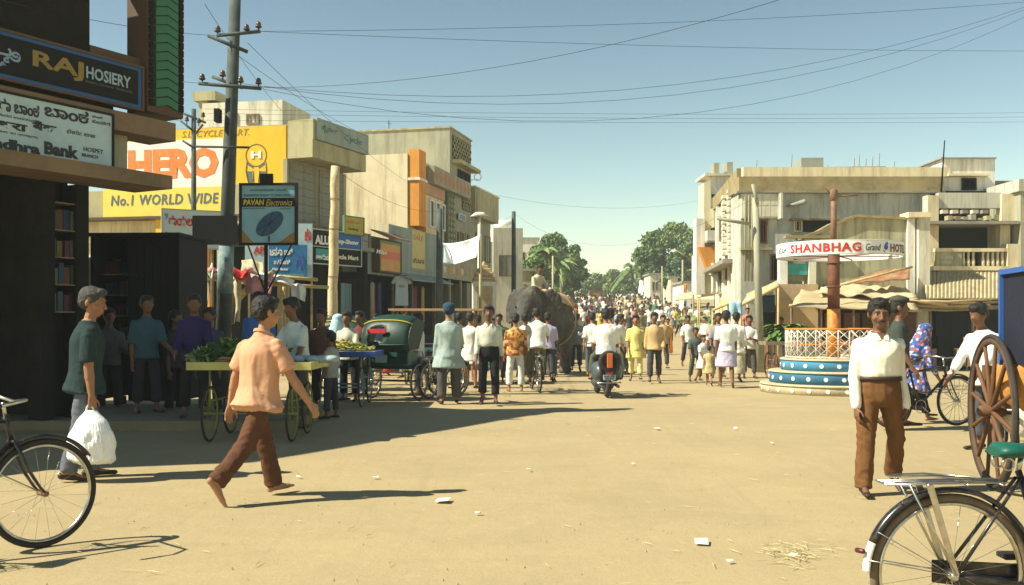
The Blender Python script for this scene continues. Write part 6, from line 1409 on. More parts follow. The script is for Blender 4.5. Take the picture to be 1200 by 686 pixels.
# ================================================================ cycle rickshaw
RG = M('hood_green', (.006, .035, .022), .5, .2, 4, .15, spec=.4); RY = M('piping_yellow', (.45, .36, .03), .6); RDP = M('plate_red', (.50, .03, .03), .5)
def rickshaw(label, x, y, rz):
    """forward is +y"""
    t = thing('cycle_rickshaw', label, 'rickshaw', (x, y, 0), rz)
    for s in (-.5, .5): wheel(t, (s, 0, .35), .35, (1, 0, 0), CHR, 24, sr=.003)
    MB().tube((-.5, 0, .35), (.5, 0, .35), .02).build('axle', BLK, t)
    MB().box(-.46, .46, -.28, .42, .58, .64).build('footboard', GRN, t, bevel=.01); MB().box(-.42, .42, -.30, .10, .64, .92).build('seat_box', M('seat_panel', (.05, .11, .10), .4, .2, 5, stain=(.3, .3, .25), samt=.4, sscale=9), t, bevel=.02); MB().box(-.40, .40, -.24, .16, .92, 1.0).build('cushion', RDP, t, bevel=.03)
    for s in (-.46, .46): MB().path([(s, .35, .64), (s, .2, .9), (s, -.1, .95), (s, -.32, .9)], .014).build('arm_rail', CHR, t); MB().path([(s, -.35, .5), (s, -.1, .52), (s, .3, .52)], .02).build('spring', BLK, t)
    MB().box(-.43, .43, -.33, -.30, .66, .90).build('back_panel', GRN, t); MB().box(-.24, .0, -.345, -.331, .70, .84).build('number_plate', WBLUE, t)
    # folding hood, open to the front: arcs from the back seat edge over the top
    v = []; K_, J = 14, 10
    for i in range(K_+1):
        a = R(200-150*i/K_); 
        for j in range(J+1):
            xx = -.50+1.0*j/J; bulge = 1-.18*(abs(xx)/.5)**3; v.append((xx, -.02+math.cos(a)*.48*bulge, 1.08+math.sin(a)*.52*bulge))
    f = [(i*(J+1)+j, i*(J+1)+j+1, (i+1)*(J+1)+j+1, (i+1)*(J+1)+j) for i in range(K_) for j in range(J) if not (2 <= i <= 4 and 2 <= j <= 4)]
    hd_ = MB().add(v, f, True).build('hood', RG, t); sd = hd_.modifiers.new('s', 'SOLIDIFY'); sd.thickness = .012
    for a_ in (185, 130, 50): 
        c = [(-.51+1.02*j/10, -.02+math.cos(R(a_))*.49*(1-.18*(abs(-.5+j/10)/.5)**3), 1.08+math.sin(R(a_))*.535*(1-.18*(abs(-.5+j/10)/.5)**3)) for j in range(11)]; MB().path(c, .014, 6).build('hood_rib', RY if a_ == 130 else RG, t)
    for s in (-.5, .5):
        m = MB(); m.add([(s*1.0, -.02, .95)]+[(s, -.02+math.cos(R(200-150*i/10))*.40, 1.08+math.sin(R(200-150*i/10))*.43) for i in range(11)], [(0, i+1, i+2) for i in range(10)]); q_ = m.build('hood_side', RG, t); sd = q_.modifiers.new('s', 'SOLIDIFY'); sd.thickness = .01
    MB().box(-.30, .08, -.53, -.50, 1.25, 1.33).build('red_plate', RDP, t)
    # front cycle part
    wheel(t, (0, 1.65, .35), .35, (1, 0, 0), CHR, 24, sr=.003); m = MB(); m.tube((0, .42, .5), (0, 1.30, .42), .018).tube((0, .42, .6), (0, 1.35, .86), .018).tube((0, 1.38, .9), (0, 1.45, .62), .02).tube((0, .75, .45), (0, .7, .9), .016); m.build('frame', BLK, t)
    m = MB()
    for s in (-.05, .05): m.tube((s, 1.45, .66), (s, 1.65, .35), .011)
    m.build('fork', BLK, t, kind='stuff'); MB().path([(-.28, 1.15, 1.0), (-.2, 1.38, 1.02), (.2, 1.38, 1.02), (.28, 1.15, 1.0)], .012).build('handlebar', CHR, t); MB().ell((0, .68, .94), (.08, .13, .035)).build('saddle', TAN, t)
    return t
rickshaw('cycle rickshaw with a dark green folding hood and red plate seen from behind', X(462, 18.6), 18.8, R(-22))
rickshaw('second cycle rickshaw half hidden beyond the banana cart', X(405, 21.5), 21.5, R(-15))
def bike(label, px, d, ang, **k): return bicycle(label, (X(px, d), d, gz(d)), R(ang), carrier=True, sr=.003, **k)
bike('black bicycle parked in the row behind the pale kurta man', 503, 18.9, 62); bike('bicycle leaning just right of the rickshaw wheel', 512, 19.8, 70, lean=-6)
bc = bike('bicycle ridden by the man in white beside the elephant', 632, 20.6, 97)
bike('bicycle pushed by the capped man behind the brown trousered man', 1045, 13.6, 20)
bike('bicycle wheeled toward the camera by the white shirted man at the right edge', 1178, 11.9, 249, lean=4)
# ================================================================ tonga at the right edge
tg = thing('horse_cart', 'wooden horse cart with big spoked wheel and dark blue hood at the right edge', 'cart', (X(1162, 8.7), 8.7, 0), 0)
hx = Vector((.17, 1, 0)).normalized(); ax = Vector((hx.y, -hx.x, 0)); WT = M('tonga_wood', (.13, .062, .028), .7, .3, 5, .2, stain=(.12, .06, .03), samt=.6, sscale=6); NV = M('hood_navy', (.012, .014, .03), .75, .2, 3, .25); BT = M('trim_blue', (.03, .10, .34), .6, .15)
def bigwheel(c):
    w_ = MB().torus(c, .655, .02, ax, 56, 8, flat=1.2).build('wheel', RUB, tg); MB().torus(c, .612, .032, ax, 56, 8, flat=.7).build('felloe', M('felloe_dark', (.09, .05, .03), .8, .3, 5), w_); MB().cap(c-ax*.07, c+ax*.07, .055, None, 14).build('hub', WT, w_)
    u = Vector((0, 0, 1)); v = ax.cross(u)
    for i in range(12): a = 2*math.pi*i/12+.2; d = u*math.cos(a)+v*math.sin(a); MB().cap(c+d*.07, c+d*.59, .024, .018, 8).build('spoke', WT, w_)
bigwheel(Vector((0, 0, .675))); bigwheel(Vector(ax*1.25)+Vector((0, 0, .675)))
MB().tube(Vector((0, 0, .675)), ax*1.25+Vector((0, 0, .675)), .03).build('axle', BLK, tg)
def tb(name, a0, a1, b0, b1, z0, z1, mat, **k):
    p_ = [ax*a+hx*b_+Vector((0, 0, z)) for z in (z0, z1) for a, b_ in ((a0, b0), (a1, b0), (a1, b1), (a0, b1))]; return MB().hexa(p_).build(name, mat, tg, **k)
for i in range(6): tb('floor_plank', .12, 1.14, -.6+i*.22, -.6+i*.22+.21, .80, .84, WT)
tb('side_rail', .12, .16, -.6, .72, .84, 1.05, WT); tb('side_rail', 1.1, 1.14, -.6, .72, .84, 1.05, WT)
tb('hood_back', .10, 1.16, -.82, -.78, 1.10, 1.86, NV, bevel=.012); tb('hood_side', .08, .10, -.78, -.06, 1.10, 1.86, NV); tb('hood_side', 1.16, 1.18, -.78, -.06, 1.10, 1.86, NV); tb('hood_top', .08, 1.18, -.82, -.06, 1.86, 1.90, NV)
tb('hood_trim', .05, .10, -.06, -.02, 1.08, 1.91, BT); tb('hood_trim', .05, .09, -.8, -.06, 1.862, 1.905, BT)
for i in range(3): p_ = ax*.16+hx*(-.45+i*.26)+Vector((0, 0, .92)); MB().ell(p_, (.14, .10, .22), 12, 8).build('sack', M('sack_orange', (.45, .20, .045), .85, .25, 5, .4), tg)
for i in range(3): p_ = ax*.2+hx*(-.5+i*.3)+Vector((0, 0, .62)); MB().ell(p_, (.10, .07, .15), 12, 8).build('rag_bundle', rnd.choice([SACK, WHC]), tg)
for q_ in (.25, 1.0): MB().tube(ax*q_+hx*.7+Vector((0, 0, .85)), ax*q_+hx*1.2+Vector((0, 0, .9)), .03).build('shaft', WT, tg); MB().tube(ax*q_+hx*-.5+Vector((0, 0, .8)), ax*q_+hx*-.55+Vector((0, 0, .12)), .03, .025).build('prop_leg', WT, tg)
# ================================================================ scooter
sx_, sd_ = X(712, 19.2), 19.2; t = thing('scooter', 'motor scooter carrying two men with an orange covered spare wheel on its tail', 'scooter', (sx_, sd_, 0), R(4))
SCB = M('scooter_body', (.05, .075, .085), .35, .12, 6, .03, spec=.5, stain=(.25, .25, .22), samt=.3, sscale=8); m = MB()
for s in (-1, 1): m.ell((s*.17, .16, .50), (.13, .34, .20), 18, 12)
m.ell((0, .25, .56), (.16, .42, .16), 18, 12); m.cap((0, .5, .28), (0, 1.0, .30), .15, .13, 12, .5); m.cap((0, 1.02, .3), (0, 1.18, .92), .20, .08, 12, .4, (1, 0, 0)); link('bodywork', remesh(m, .02, 4, 'bodywork'), t); t.children[-1].data.materials.append(SCB)
wheel(t, (0, .05, .235), .235, (1, 0, 0), SCB, 8, tr=.05, hub=.09, sr=.01); wheel(t, (0, 1.28, .235), .235, (1, 0, 0), SCB, 8, tr=.05, hub=.09, sr=.01)
sp = MB().torus((0, -.20, .70), .16, .055, (0, 1, 0), 32, 10).build('spare_wheel', RUB, t); MB().loft([((0, -.225, .70), (.15, 0, 0), (0, 0, .15)), ((0, -.255, .70), (.13, 0, 0), (0, 0, .13))], 24).build('wheel_cover', BLACK, sp); MB().box(-.055, .055, -.275, -.256, .58, .86).build('orange_badge', M('badge_orange', (.70, .16, .04), .5), sp, bevel=.01)
MB().ell((0, -.20, .49), (.075, .03, .045)).build('tail_light', M('lens_red', (.55, .02, .015), .25, 0, spec=.6), t); pl = MB().box(-.12, .12, -.22, -.205, .35, .45).build('number_plate', WBLUE, t); lettering('KA-35', -.10, .405, .2, .035, -.222, INK, pl, bold=.03); lettering('2647', -.09, .36, .18, .035, -.222, INK, pl, bold=.03)
MB().path([(-.24, .0, .30), (-.22, -.24, .30), (.22, -.24, .30), (.24, .0, .30)], .012, 8).build('bumper', CHR, t); MB().box(-.15, .15, -.10, .55, .72, .80).build('seat', BLACK, t, bevel=.03); MB().path([(-.33, .98, 1.0), (-.1, 1.14, 1.04), (.1, 1.14, 1.04), (.33, .98, 1.0)], .014).build('handlebar', CHR, t); MB().box(-.04, .04, -.10, .05, .13, .25).build('mudflap', RUST, t); MB().cap((.19, -.1, .22), (.19, .25, .24), .035).build('exhaust', RUST, t)
for s in (-.38, .38): MB().ell((s, 1.05, 1.22), (.06, .012, .045), 12, 6).build('mirror', CHR, t)
# ================================================================ elephant
ez = face(-.36, -.93); ec = Vector((X(641, 28.2), 28.2, 0))
el = thing('elephant', 'grey elephant walking toward the camera with a padded cloth and mahout on its back', 'elephant', ec.to_tuple(), ez)
m = MB()
m.loft([((0, 1.35, 1.45), (.10, 0, 0), (0, 0, .15)), ((0, 1.20, 1.50), (.42, 0, 0), (0, 0, .48)), ((0, .85, 1.52), (.58, 0, 0), (0, 0, .66)), ((0, .3, 1.50), (.66, 0, 0), (0, 0, .74)), ((0, -.3, 1.54), (.64, 0, 0), (0, 0, .72)), ((0, -.8, 1.62), (.52, 0, 0), (0, 0, .60)), ((0, -1.05, 1.72), (.36, 0, 0), (0, 0, .46)), ((0, -1.3, 1.85), (.28, 0, 0), (0, 0, .36))], 20)
m.ell((0, -1.45, 1.95), (.38, .40, .46), 18, 12)
for s in (-1, 1): m.ell((s*.15, -1.50, 2.22), (.21, .24, .22), 14, 10); m.ell((s*.24, -1.5, 1.62), (.14, .2, .22), 12, 8)
m.path([(0, -1.66, 1.90), (0, -1.88, 1.62), (0, -1.98, 1.25), (0, -1.96, .85), (0, -1.88, .48), (0, -1.80, .22), (0, -1.88, .12)], [.26, .21, .17, .135, .105, .08, .06], 14)
for s, y, dy in ((-1, -.75, -.22), (1, -.72, .16), (-1, .85, .18), (1, .88, -.16)):
    m.cap((s*.33, y, 1.25), (s*.33, y+dy*.6, .68), .27, .20, 14); m.cap((s*.33, y+dy*.6, .68), (s*.33, y+dy, .13), .20, .175, 14); m.loft([((s*.33, y+dy, .001), (.21, 0, 0), (0, .22, 0)), ((s*.33, y+dy, .12), (.19, 0, 0), (0, .20, 0))], 14)
for s in (-1, 1):
    e0 = Vector((s*.33, -1.28, 1.98)); m.loft([(e0, Vector((0, .05, 0)), Vector((0, 0, .30))), (e0+Vector((s*.26, .12, -.05)), Vector((0, .045, 0)), Vector((0, 0, .46))), (e0+Vector((s*.48, .22, -.18)), Vector((0, .04, 0)), Vector((0, 0, .42))), (e0+Vector((s*.60, .28, -.32)), Vector((0, .03, 0)), Vector((0, 0, .20)))], 14)
m.path([(0, 1.32, 1.5), (0, 1.48, 1.2), (0, 1.46, .75)], [.06, .035, .025], 8)
m.xf(Matrix.Diagonal((.92, 1, 1.0, 1))); me = remesh(m, .026, 4, 'body'); crumple(me, .012, 9, 6, 3.3); crumple(me, .009, 30, 12, 5.3)
me.materials.append(M('elephant_skin', (.070, .064, .056), .85, .3, 3, .8, stain=(.22, .19, .14), samt=.8, sscale=1.3, fine=25)); link('body', me, el)
for s in (-1, 1):
    MB().ell((s*.30, -1.70, 1.86), (.03, .03, .03)).build('eye', BLACK, el); MB().path([(s*.20, -1.75, 1.55), (s*.22, -1.95, 1.42), (s*.21, -2.1, 1.45)], [.045, .035, .012], 8).build('tusk', PL_WHITE, el)
bk = thing('saddle_cloth', 'tan padded cloth roped over the back of the elephant', 'cloth', ec.to_tuple(), ez)
v = []; K_, J = 16, 12
for i in range(K_+1):
    y = -1.0+1.95*i/K_
    for j in range(J+1):
        a = R(-58+116*j/J); rr = .70+.03*math.sin(i*1.7+j); top_ = 1.50+(.06 if y < 0 else .02); v.append((math.sin(a)*rr*(.93-.10*abs(y)), y, top_+math.cos(a)*(.77-.05*abs(y))+.015*math.sin(i*2.1)))
ob = MB().add(v, [(i*(J+1)+j, i*(J+1)+j+1, (i+1)*(J+1)+j+1, (i+1)*(J+1)+j) for i in range(K_) for j in range(J)], True).build('pad', M('pad_tan', (.55, .38, .20), .9, .2, 4, .4, stain=(.35, .18, .09), samt=.6, sscale=3), bk); sd = ob.modifiers.new('s', 'SOLIDIFY'); sd.thickness = .06; sd.offset = 1
for y in (.3,): MB().torus((0, y, 1.52), .76, .02, (0, 1, 0), 40, 6).build('rope', BAMB, bk)
ep = ec+Matrix.Rotation(ez, 3, 'Z') @ Vector((0, -.98, 0))
person('mahout in a pale shirt sitting astride the neck of the elephant', (ep.x, ep.y, 0), face(.55, -.75), 1.62, dict(pelz=2.28, legL=(55, 75, 38, 20), legR=(55, 75, 38, 20), armL=(20, 14, 50), armR=(25, 14, 55), lean=18, head=(-25, 20)), ('shirt', (.55, .48, .33), 1.7, .47), ('trousers', (.35, .28, .18)), SKIN2, shoes=None)
# ================================================================ people of the middle distance
def pm(label, px, fy, rz, H, pose, top, bot, d=None, **k):
    d = d or EYE*F/(fy-HZ); z = gz(d)
    return person(label, (X(px, d), d, z+k.pop('dz', 0)), rz, H, pose, top, bot, **k)
W_ = (.78, .76, .68); CRM = (.66, .60, .44); BK = (.02, .02, .025); away = face(.1, 1); toward = face(0, -1); left_ = face(-1, 0); right_ = face(1, 0)

def P_(label, px, fy, fc, H, pose, top, bot, **k):
    d = k.pop('d', None); return pm(label, px, fy, face(*fc), H, pose, top, bot, d=d, **k)
P_('man in a long pale grey green kurta and dark headwrap standing with his back turned', 526, 473, (-.15, 1), 1.78, stand(armR=(20, 8, 60, -10), armL=(4, 8, 20), legR=(6, 2, 5), legL=(-4, 0, 4), fat=1.15), ('shirt', (.36, .44, .40), 1.85, .36, 1.2), ('trousers', (.10, .09, .08), .02), hair='turban', hcol=M('turban_navy', (.02, .05, .09), .9))
P_('bare legged man in white leaning past the kurta man', 551, 455, (.2, 1), 1.66, stand(armR=(30, 12, 60)), ('shirt', W_, 1.0, .36, 1.15), None)
P_('moustached man in pale shirt and black trousers walking toward the camera', 573, 474, (.0, -1), 1.72, walk(12, 8, fat=1.02), ('tucked', (.62, .62, .50), 1.6, .585), ('trousers', BK), skin=SKIN2, extra=lambda t, k, H: (moustache(t, k, H), collar(cloth((.62, .62, .50)), .05)(t, k, H)), vb=.011)

def pattern(name, cols, scale):
    m = bpy.data.materials.new(name); m.use_nodes = True; n = m.node_tree.nodes; L = m.node_tree.links; b = n['Principled BSDF']; b.inputs['Roughness'].default_value = .9
    tc = n.new('ShaderNodeTexCoord'); v = n.new('ShaderNodeTexVoronoi'); v.inputs['Scale'].default_value = scale; L.new(tc.outputs['Object'], v.inputs['Vector']); r = n.new('ShaderNodeValToRGB'); r.color_ramp.interpolation = 'CONSTANT'
    L.new(v.outputs['Color'], r.inputs[0]); e = r.color_ramp.elements; e[0].color = (*cols[0], 1); e[1].color = (*cols[1], 1); e[1].position = .35
    for i, c in enumerate(cols[2:]): q = e.new(.5+.15*i); q.color = (*c, 1)
    L.new(r.outputs[0], b.inputs['Base Color']); return m
FO = pattern('print_orange_brown', [(.62, .26, .05), (.30, .10, .03), (.70, .42, .12), (.20, .07, .03)], 17)
FB = pattern('print_blue_floral', [(.03, .08, .35), (.42, .44, .46), (.03, .09, .30), (.35, .10, .08)], 30)
P_('man in an orange and brown patterned shirt and white trousers seen from behind', 604, 459, (-.1, 1), 1.62, stand(armL=(5, 9, 20), armR=(0, 9, 15), fat=1.08), ('shirt', FO, 1.7, .47), ('trousers', W_), shoes=None)
P_('cyclist in a white shirt and olive trousers riding away beside the elephant', 630, 455, (-.05, 1), 1.66, dict(pelz=.98, legR=(62, 72, 6, 0), legL=(30, 30, 6, 0), armL=(50, 14, 15), armR=(50, 14, 15), lean=16), ('shirt', W_, 1.0, .47), ('trousers', (.14, .15, .09)), d=20.9)
P_('small child in dark print clothes beside the bicycle', 648, 447, (.3, 1), 1.15, walk(12), ('shirt', pattern('print_dark', [(.05, .05, .06), (.30, .28, .25), (.08, .08, .1)], 22), .9, .45), ('trousers', (.12, .12, .12)))
P_('woman in a dusty pink sari walking away right of the elephant', 663, 431, (.2, 1), 1.52, walk(8, 5), ('shirt', (.55, .28, .22), .8, .47), ('sari', (.55, .30, .24), .03, 1.1), hair='bun', shoes=None)
P_('bare headed man in pale pink dhoti half hidden behind the black trousered man', 560, 446, (.1, 1), 1.62, stand(), ('shirt', (.70, .48, .40), .8, .47), ('skirt', W_, .25, 1.0), shoes=None)
P_('man in a white shirt and grey trousers walking away left of the scooter', 694, 442, (.1, 1), 1.68, walk(10), ('shirt', W_, 1.0, .47), ('trousers', (.10, .11, .12)))
P_('woman in a bright yellow salwar with scarf walking toward the camera', 745, 446, (-.1, -1), 1.60, walk(9, 5), ('shirt', (.72, .62, .20), 1.0, .34, 1.3), ('trousers', (.74, .66, .28)), hair='long')
P_('man in an open tan shirt and dark trousers walking beside the woman in yellow', 767, 449, (-.05, -1), 1.66, walk2(10, 6), ('shirt', (.55, .38, .18), 1.6, .47), ('trousers', (.06, .06, .07)), skin=SKIN2)
P_('thin man half hidden behind the tan shirted man', 777, 433, (0, -1), 1.64, walk(8), ('shirt', (.50, .36, .16), 1.0, .47), ('trousers', (.07, .07, .07)))
P_('boy in a dark striped shirt walking at the head of the children', 815, 447, (.1, -1), 1.30, walk(10), ('shirt', (.09, .10, .09), 1.0, .46), ('trousers', (.10, .12, .08)), skin=SKIN2)
P_('little girl in a white frock among the children', 824, 449, (.5, -.8), 1.14, walk(12), ('shirt', W_, .8, .30, 1.5), None, hair='short')
P_('smallest child in a yellowish frock walking behind the girl in white', 831, 452, (.3, .95), .90, walk(12), ('shirt', (.48, .40, .20), .5, .30, 1.4), None)
P_('man in a white shirt and folded lilac lungi walking away by the plinth', 851, 454, (.15, 1), 1.70, walk(14, 10, fat=1.08), ('shirt', (.70, .72, .66), .9, .47), ('lungi', (.48, .44, .55), .27, 1.25), skin=SKIN2, shoes=None)
P_('man in a plain white shirt and dhoti just right of the lungi man', 863, 447, (.5, 1), 1.66, walk(8, 6), ('shirt', (.74, .72, .62), 1.6, .40), ('dhoti', (.46, .40, .26), .10, 1.1), skin=SKIN2)
P_('man in a white shirt and dark trousers standing with folded arms near the plinth', 878, 443, (-.1, -1), 1.62, stand(armL=(20, 2, 85, -35), armR=(20, 2, 85, -35)), ('shirt', W_, 1.0, .47), ('trousers', (.09, .08, .06)), skin=SKIN2)
P_('man in a cream shirt beside the leaf bundles leaning on the plinth corner', 915, 432, (-.6, -.8), 1.60, stand(armL=(15, 5, 40)), ('shirt', (.66, .62, .46), 1.0, .47), ('trousers', (.03, .04, .06)), skin=SKIN2)
P_('person in a red vest sitting high on a cart under the awnings', 876, 420, (0, -1), 1.2, dict(pelz=1.35, legL=(70, 60, 12), legR=(70, 60, 12), armL=(10, 8, 40), armR=(10, 8, 40)), ('shirt', (.62, .22, .18), .6, .47), ('trousers', (.2, .1, .1)), d=33)
P_('man carrying a tray in a brown shirt among the stalls', 838, 425, (-.4, -1), 1.62, stand(armL=(30, 8, 60), armR=(30, 8, 60)), ('shirt', (.35, .22, .12), 1.0, .47), ('trousers', (.12, .1, .08)), skin=SKIN2)
P_('man in white clothes walking left past the awnings', 826, 418, (-.8, -.5), 1.66, walk(14), ('shirt', W_, 1.2, .42), ('trousers', (.6, .56, .46)))
# left market: figures in shade wear darkened colours, shade put into the cloth
P_('vendor in a purple shirt standing behind the lime handcart', 228, 0, (.25, -1), 1.70, stand(armL=(25, 8, 50), armR=(20, 8, 40), lean=4), ('shirt', (.035, .025, .10), 1.7, .47), ('trousers', BK), d=13.9, dz=.13, skin=SKIN2)
P_('man in a bright blue shirt with his back turned behind the tan shirted walker', 303, 0, (.1, 1), 1.74, stand(), ('shirt', (.05, .14, .40), 1.2, .47), ('trousers', BK), d=14.2, dz=.13, skin=SKIN2)
P_('man in a white half sleeved shirt bending over the lime handcart', 350, 0, (-.6, -.75), 1.78, stand(armL=(16, 6, 12), armR=(30, 5, 30), lean=8, head=(0, 14)), ('shirt', (.60, .66, .60), .85, .47), ('trousers', (.08, .08, .09)), d=13.75, dz=.0, skin=SKIN2)
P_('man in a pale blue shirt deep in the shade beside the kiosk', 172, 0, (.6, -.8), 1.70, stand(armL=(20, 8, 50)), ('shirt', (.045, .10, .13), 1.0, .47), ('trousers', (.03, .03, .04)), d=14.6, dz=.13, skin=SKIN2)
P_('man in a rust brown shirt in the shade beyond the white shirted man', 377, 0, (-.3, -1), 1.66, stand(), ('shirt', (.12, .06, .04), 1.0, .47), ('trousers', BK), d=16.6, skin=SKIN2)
P_('woman with a pale blue head cloth standing behind the bananas', 396, 0, (.5, .8), 1.58, stand(), ('shirt', (.40, .60, .66), 1.0, .40), ('sari', (.35, .52, .6), .03, 1.1), d=18.6, hair='veil', hcol=M('veil_paleblue', (.42, .62, .68), .9))
P_('banana seller in an off white shirt behind the blue handcart', 409, 0, (-.2, -1), 1.64, stand(armL=(25, 6, 40), lean=8), ('shirt', (.58, .58, .46), 1.2, .47), ('trousers', BK), d=18.4, skin=SKIN2)
P_('young man in a white shirt looking left beyond the rickshaw', 490, 0, (-1, -.1), 1.62, stand(), ('shirt', W_, 1.2, .47), ('trousers', (.05, .05, .06)), d=19.9)
P_('man in a dark shirt crouched in shade left of the tall pole', 205, 0, (1, -.2), 1.62, stand(), ('shirt', (.05, .05, .06), 1.0, .47), ('trousers', BK), d=15.2, skin=SKIN2)
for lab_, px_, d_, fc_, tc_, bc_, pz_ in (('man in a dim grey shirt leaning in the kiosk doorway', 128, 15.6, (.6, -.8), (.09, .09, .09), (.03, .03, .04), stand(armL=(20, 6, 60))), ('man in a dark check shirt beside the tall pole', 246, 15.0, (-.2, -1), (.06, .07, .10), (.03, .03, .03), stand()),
    ('boy in a pale shirt between the two handcarts', 388, 15.0, (-.8, .3), (.35, .33, .28), (.05, .05, .06), stand()), ('man in a maroon shirt behind the banana seller', 422, 20.0, (-.5, -.8), (.16, .04, .04), (.05, .05, .05), stand(armR=(20, 6, 60))),
    ('man in a blue check shirt standing in the shop shade', 440, 26.5, (.1, -1), (.10, .15, .26), (.05, .05, .05), stand()), ('woman in a red sari before the hanging garments', 453, 27.5, (.4, .8), (.45, .06, .05), (.45, .06, .05), walk(6, 4)),
    ('man in a khaki shirt beside the second rickshaw', 378, 21.0, (.2, .9), (.22, .18, .10), (.08, .07, .05), stand()), ('man in a white vest beyond the canopy cart', 476, 26.0, (-.3, -1), (.6, .6, .55), (.2, .2, .22), stand()),
    ('man in a brown shirt between the kurta man and the shrine', 538, 24.5, (.2, .9), (.18, .10, .06), (.05, .05, .05), walk(8, 6)), ('man in a green shirt near the foot of the shrine', 585, 26.5, (-.2, -1), (.10, .20, .12), (.06, .06, .06), stand()),
    ('boy in a red shirt peering round the elephant', 594, 24.0, (.2, 1), (.45, .10, .06), (.10, .10, .12), stand()), ('man in a white shirt before the elephant head', 615, 23.6, (-.2, 1), (.72, .70, .62), (.12, .12, .12), stand(armL=(30, 8, 60))),
    ('man in a lilac shirt beyond the cyclist', 642, 24.4, (.1, 1), (.45, .40, .55), (.06, .06, .07), walk(8, 6)), ('woman in a green sari right of the shrine', 577, 30.0, (.3, -.9), (.10, .28, .14), (.10, .28, .14), walk(5, 4)),
    ('man in a grey shirt right of the pink sari woman', 675, 29.5, (.1, 1), (.25, .26, .27), (.07, .07, .08), walk(10, 8)), ('man with a white shirt crossing above the scooter', 727, 27.5, (.7, -.5), (.74, .72, .64), (.10, .09, .08), walk(14, 10)), ('woman in an orange sari far behind the tan shirted man', 783, 44.0, (-.2, -1), (.60, .24, .06), (.60, .24, .06), walk(6, 4)),
    ('man in a white shirt strolling beyond the children', 806, 33.0, (.1, -1), (.76, .74, .66), (.05, .05, .06), walk(12, 10)), ('man in a checked shirt behind the lungi man', 842, 26.0, (-.1, -1), (.30, .26, .30), (.12, .10, .08), walk(8, 8))):
    sari_ = tc_ == bc_
    P_(lab_, px_, 0, fc_, 1.54 if sari_ else 1.30 if 'boy' in lab_ else 1.66, pz_, ('shirt', tc_, 1.0, .47), ('sari', bc_, .03, 1.1) if sari_ else ('trousers', bc_), d=d_, skin=SKIN2, hair='bun' if sari_ else 'short', vb=.018, vc=.022)
# scooter riders
t0 = Vector((X(712, 19.2), 19.2, 0))
person('rear scooter rider in a white shirt, broad back to the camera', (t0.x-.02, t0.y+.12, 0), face(.07, 1), 1.66, dict(pelz=.90, legL=(70, 70, 20, 0), legR=(70, 70, 20, 0), armL=(25, 10, 40), armR=(25, 10, 40), lean=4, fat=1.12), ('shirt', W_, 1.0, .47), ('trousers', (.09, .10, .08)), hair='short')
person('front scooter rider in a cream shirt and yellow cap seen past the pillion', (t0.x+.10, t0.y+.50, 0), face(.0, 1), 1.70, dict(pelz=.90, legL=(75, 72, 18, 0), legR=(75, 72, 18, 0), armL=(48, 20, 18), armR=(48, 20, 18), lean=6, fat=1.1), ('shirt', (.76, .74, .64), 1.7, .47), ('trousers', (.3, .28, .2)), hair='short')
P_('woman in a mustard headscarf walking in front of the scooter', 705, 437, (-.1, -1), 1.66, walk(8), ('shirt', W_, 1.0, .4), ('sari', (.5, .4, .2), .03, 1.1), hair='veil', hcol=M('veil_mustard', (.60, .42, .06), .9))
# capped cyclist, floral figure and man with bicycle on the right
def cap_(t, k, H):
    s = H/1.52; hc, hr = k['hc'], k['hr']; q = lambda x, y, z: hc+hr @ (Vector((x, y, z))*s)
    c = MB().ell(q(0, .01, .10), [.10*s, .115*s, .05*s], 16, 8, hr).build('cap', M('cap_khaki', (.05, .045, .035), .8), t); MB().ell(q(0, -.13, .075), [.07*s, .075*s, .010*s], 14, 6, hr).build('cap_peak', BLACK, c)
P_('man in a peaked cap and dark shirt pushing a bicycle behind the brown trousered man', 1053, 0, (.85, -.3), 1.74, walk(8, 8), ('shirt', (.05, .06, .05), 1.0, .47), ('trousers', (.06, .06, .05)), d=13.5, skin=SKIN2, extra=cap_)
P_('stooping figure wrapped in blue and white floral cloth walking right behind the brown trousered man', 1073, 0, (.95, .2), 1.48, walk(26, 10, lean=14), ('shirt', FB, 1.6, .34, 1.25), ('trousers', (.03, .035, .03)), d=14.4, hair='veil', hcol=FB, shoes=None)

P_('man in a loose white shirt wheeling a bicycle at the right edge', 1157, 0, (-.9, -.45), 1.66, stand(armR=(30, 6, 10), armL=(38, 8, 12), lean=10, head=(0, 18), fat=1.1), ('shirt', (.76, .76, .72), 1.8, .46, 1.15), ('trousers', (.08, .08, .09)), d=11.3, skin=SKIN2)
MB().box(-9.0, -2.9, 13.35, 16.2, -.1, .125).build('raised_footpath', M('footpath', (.22, .18, .11), .95, .2, 2, .3), None, kind='structure', bevel=.015)
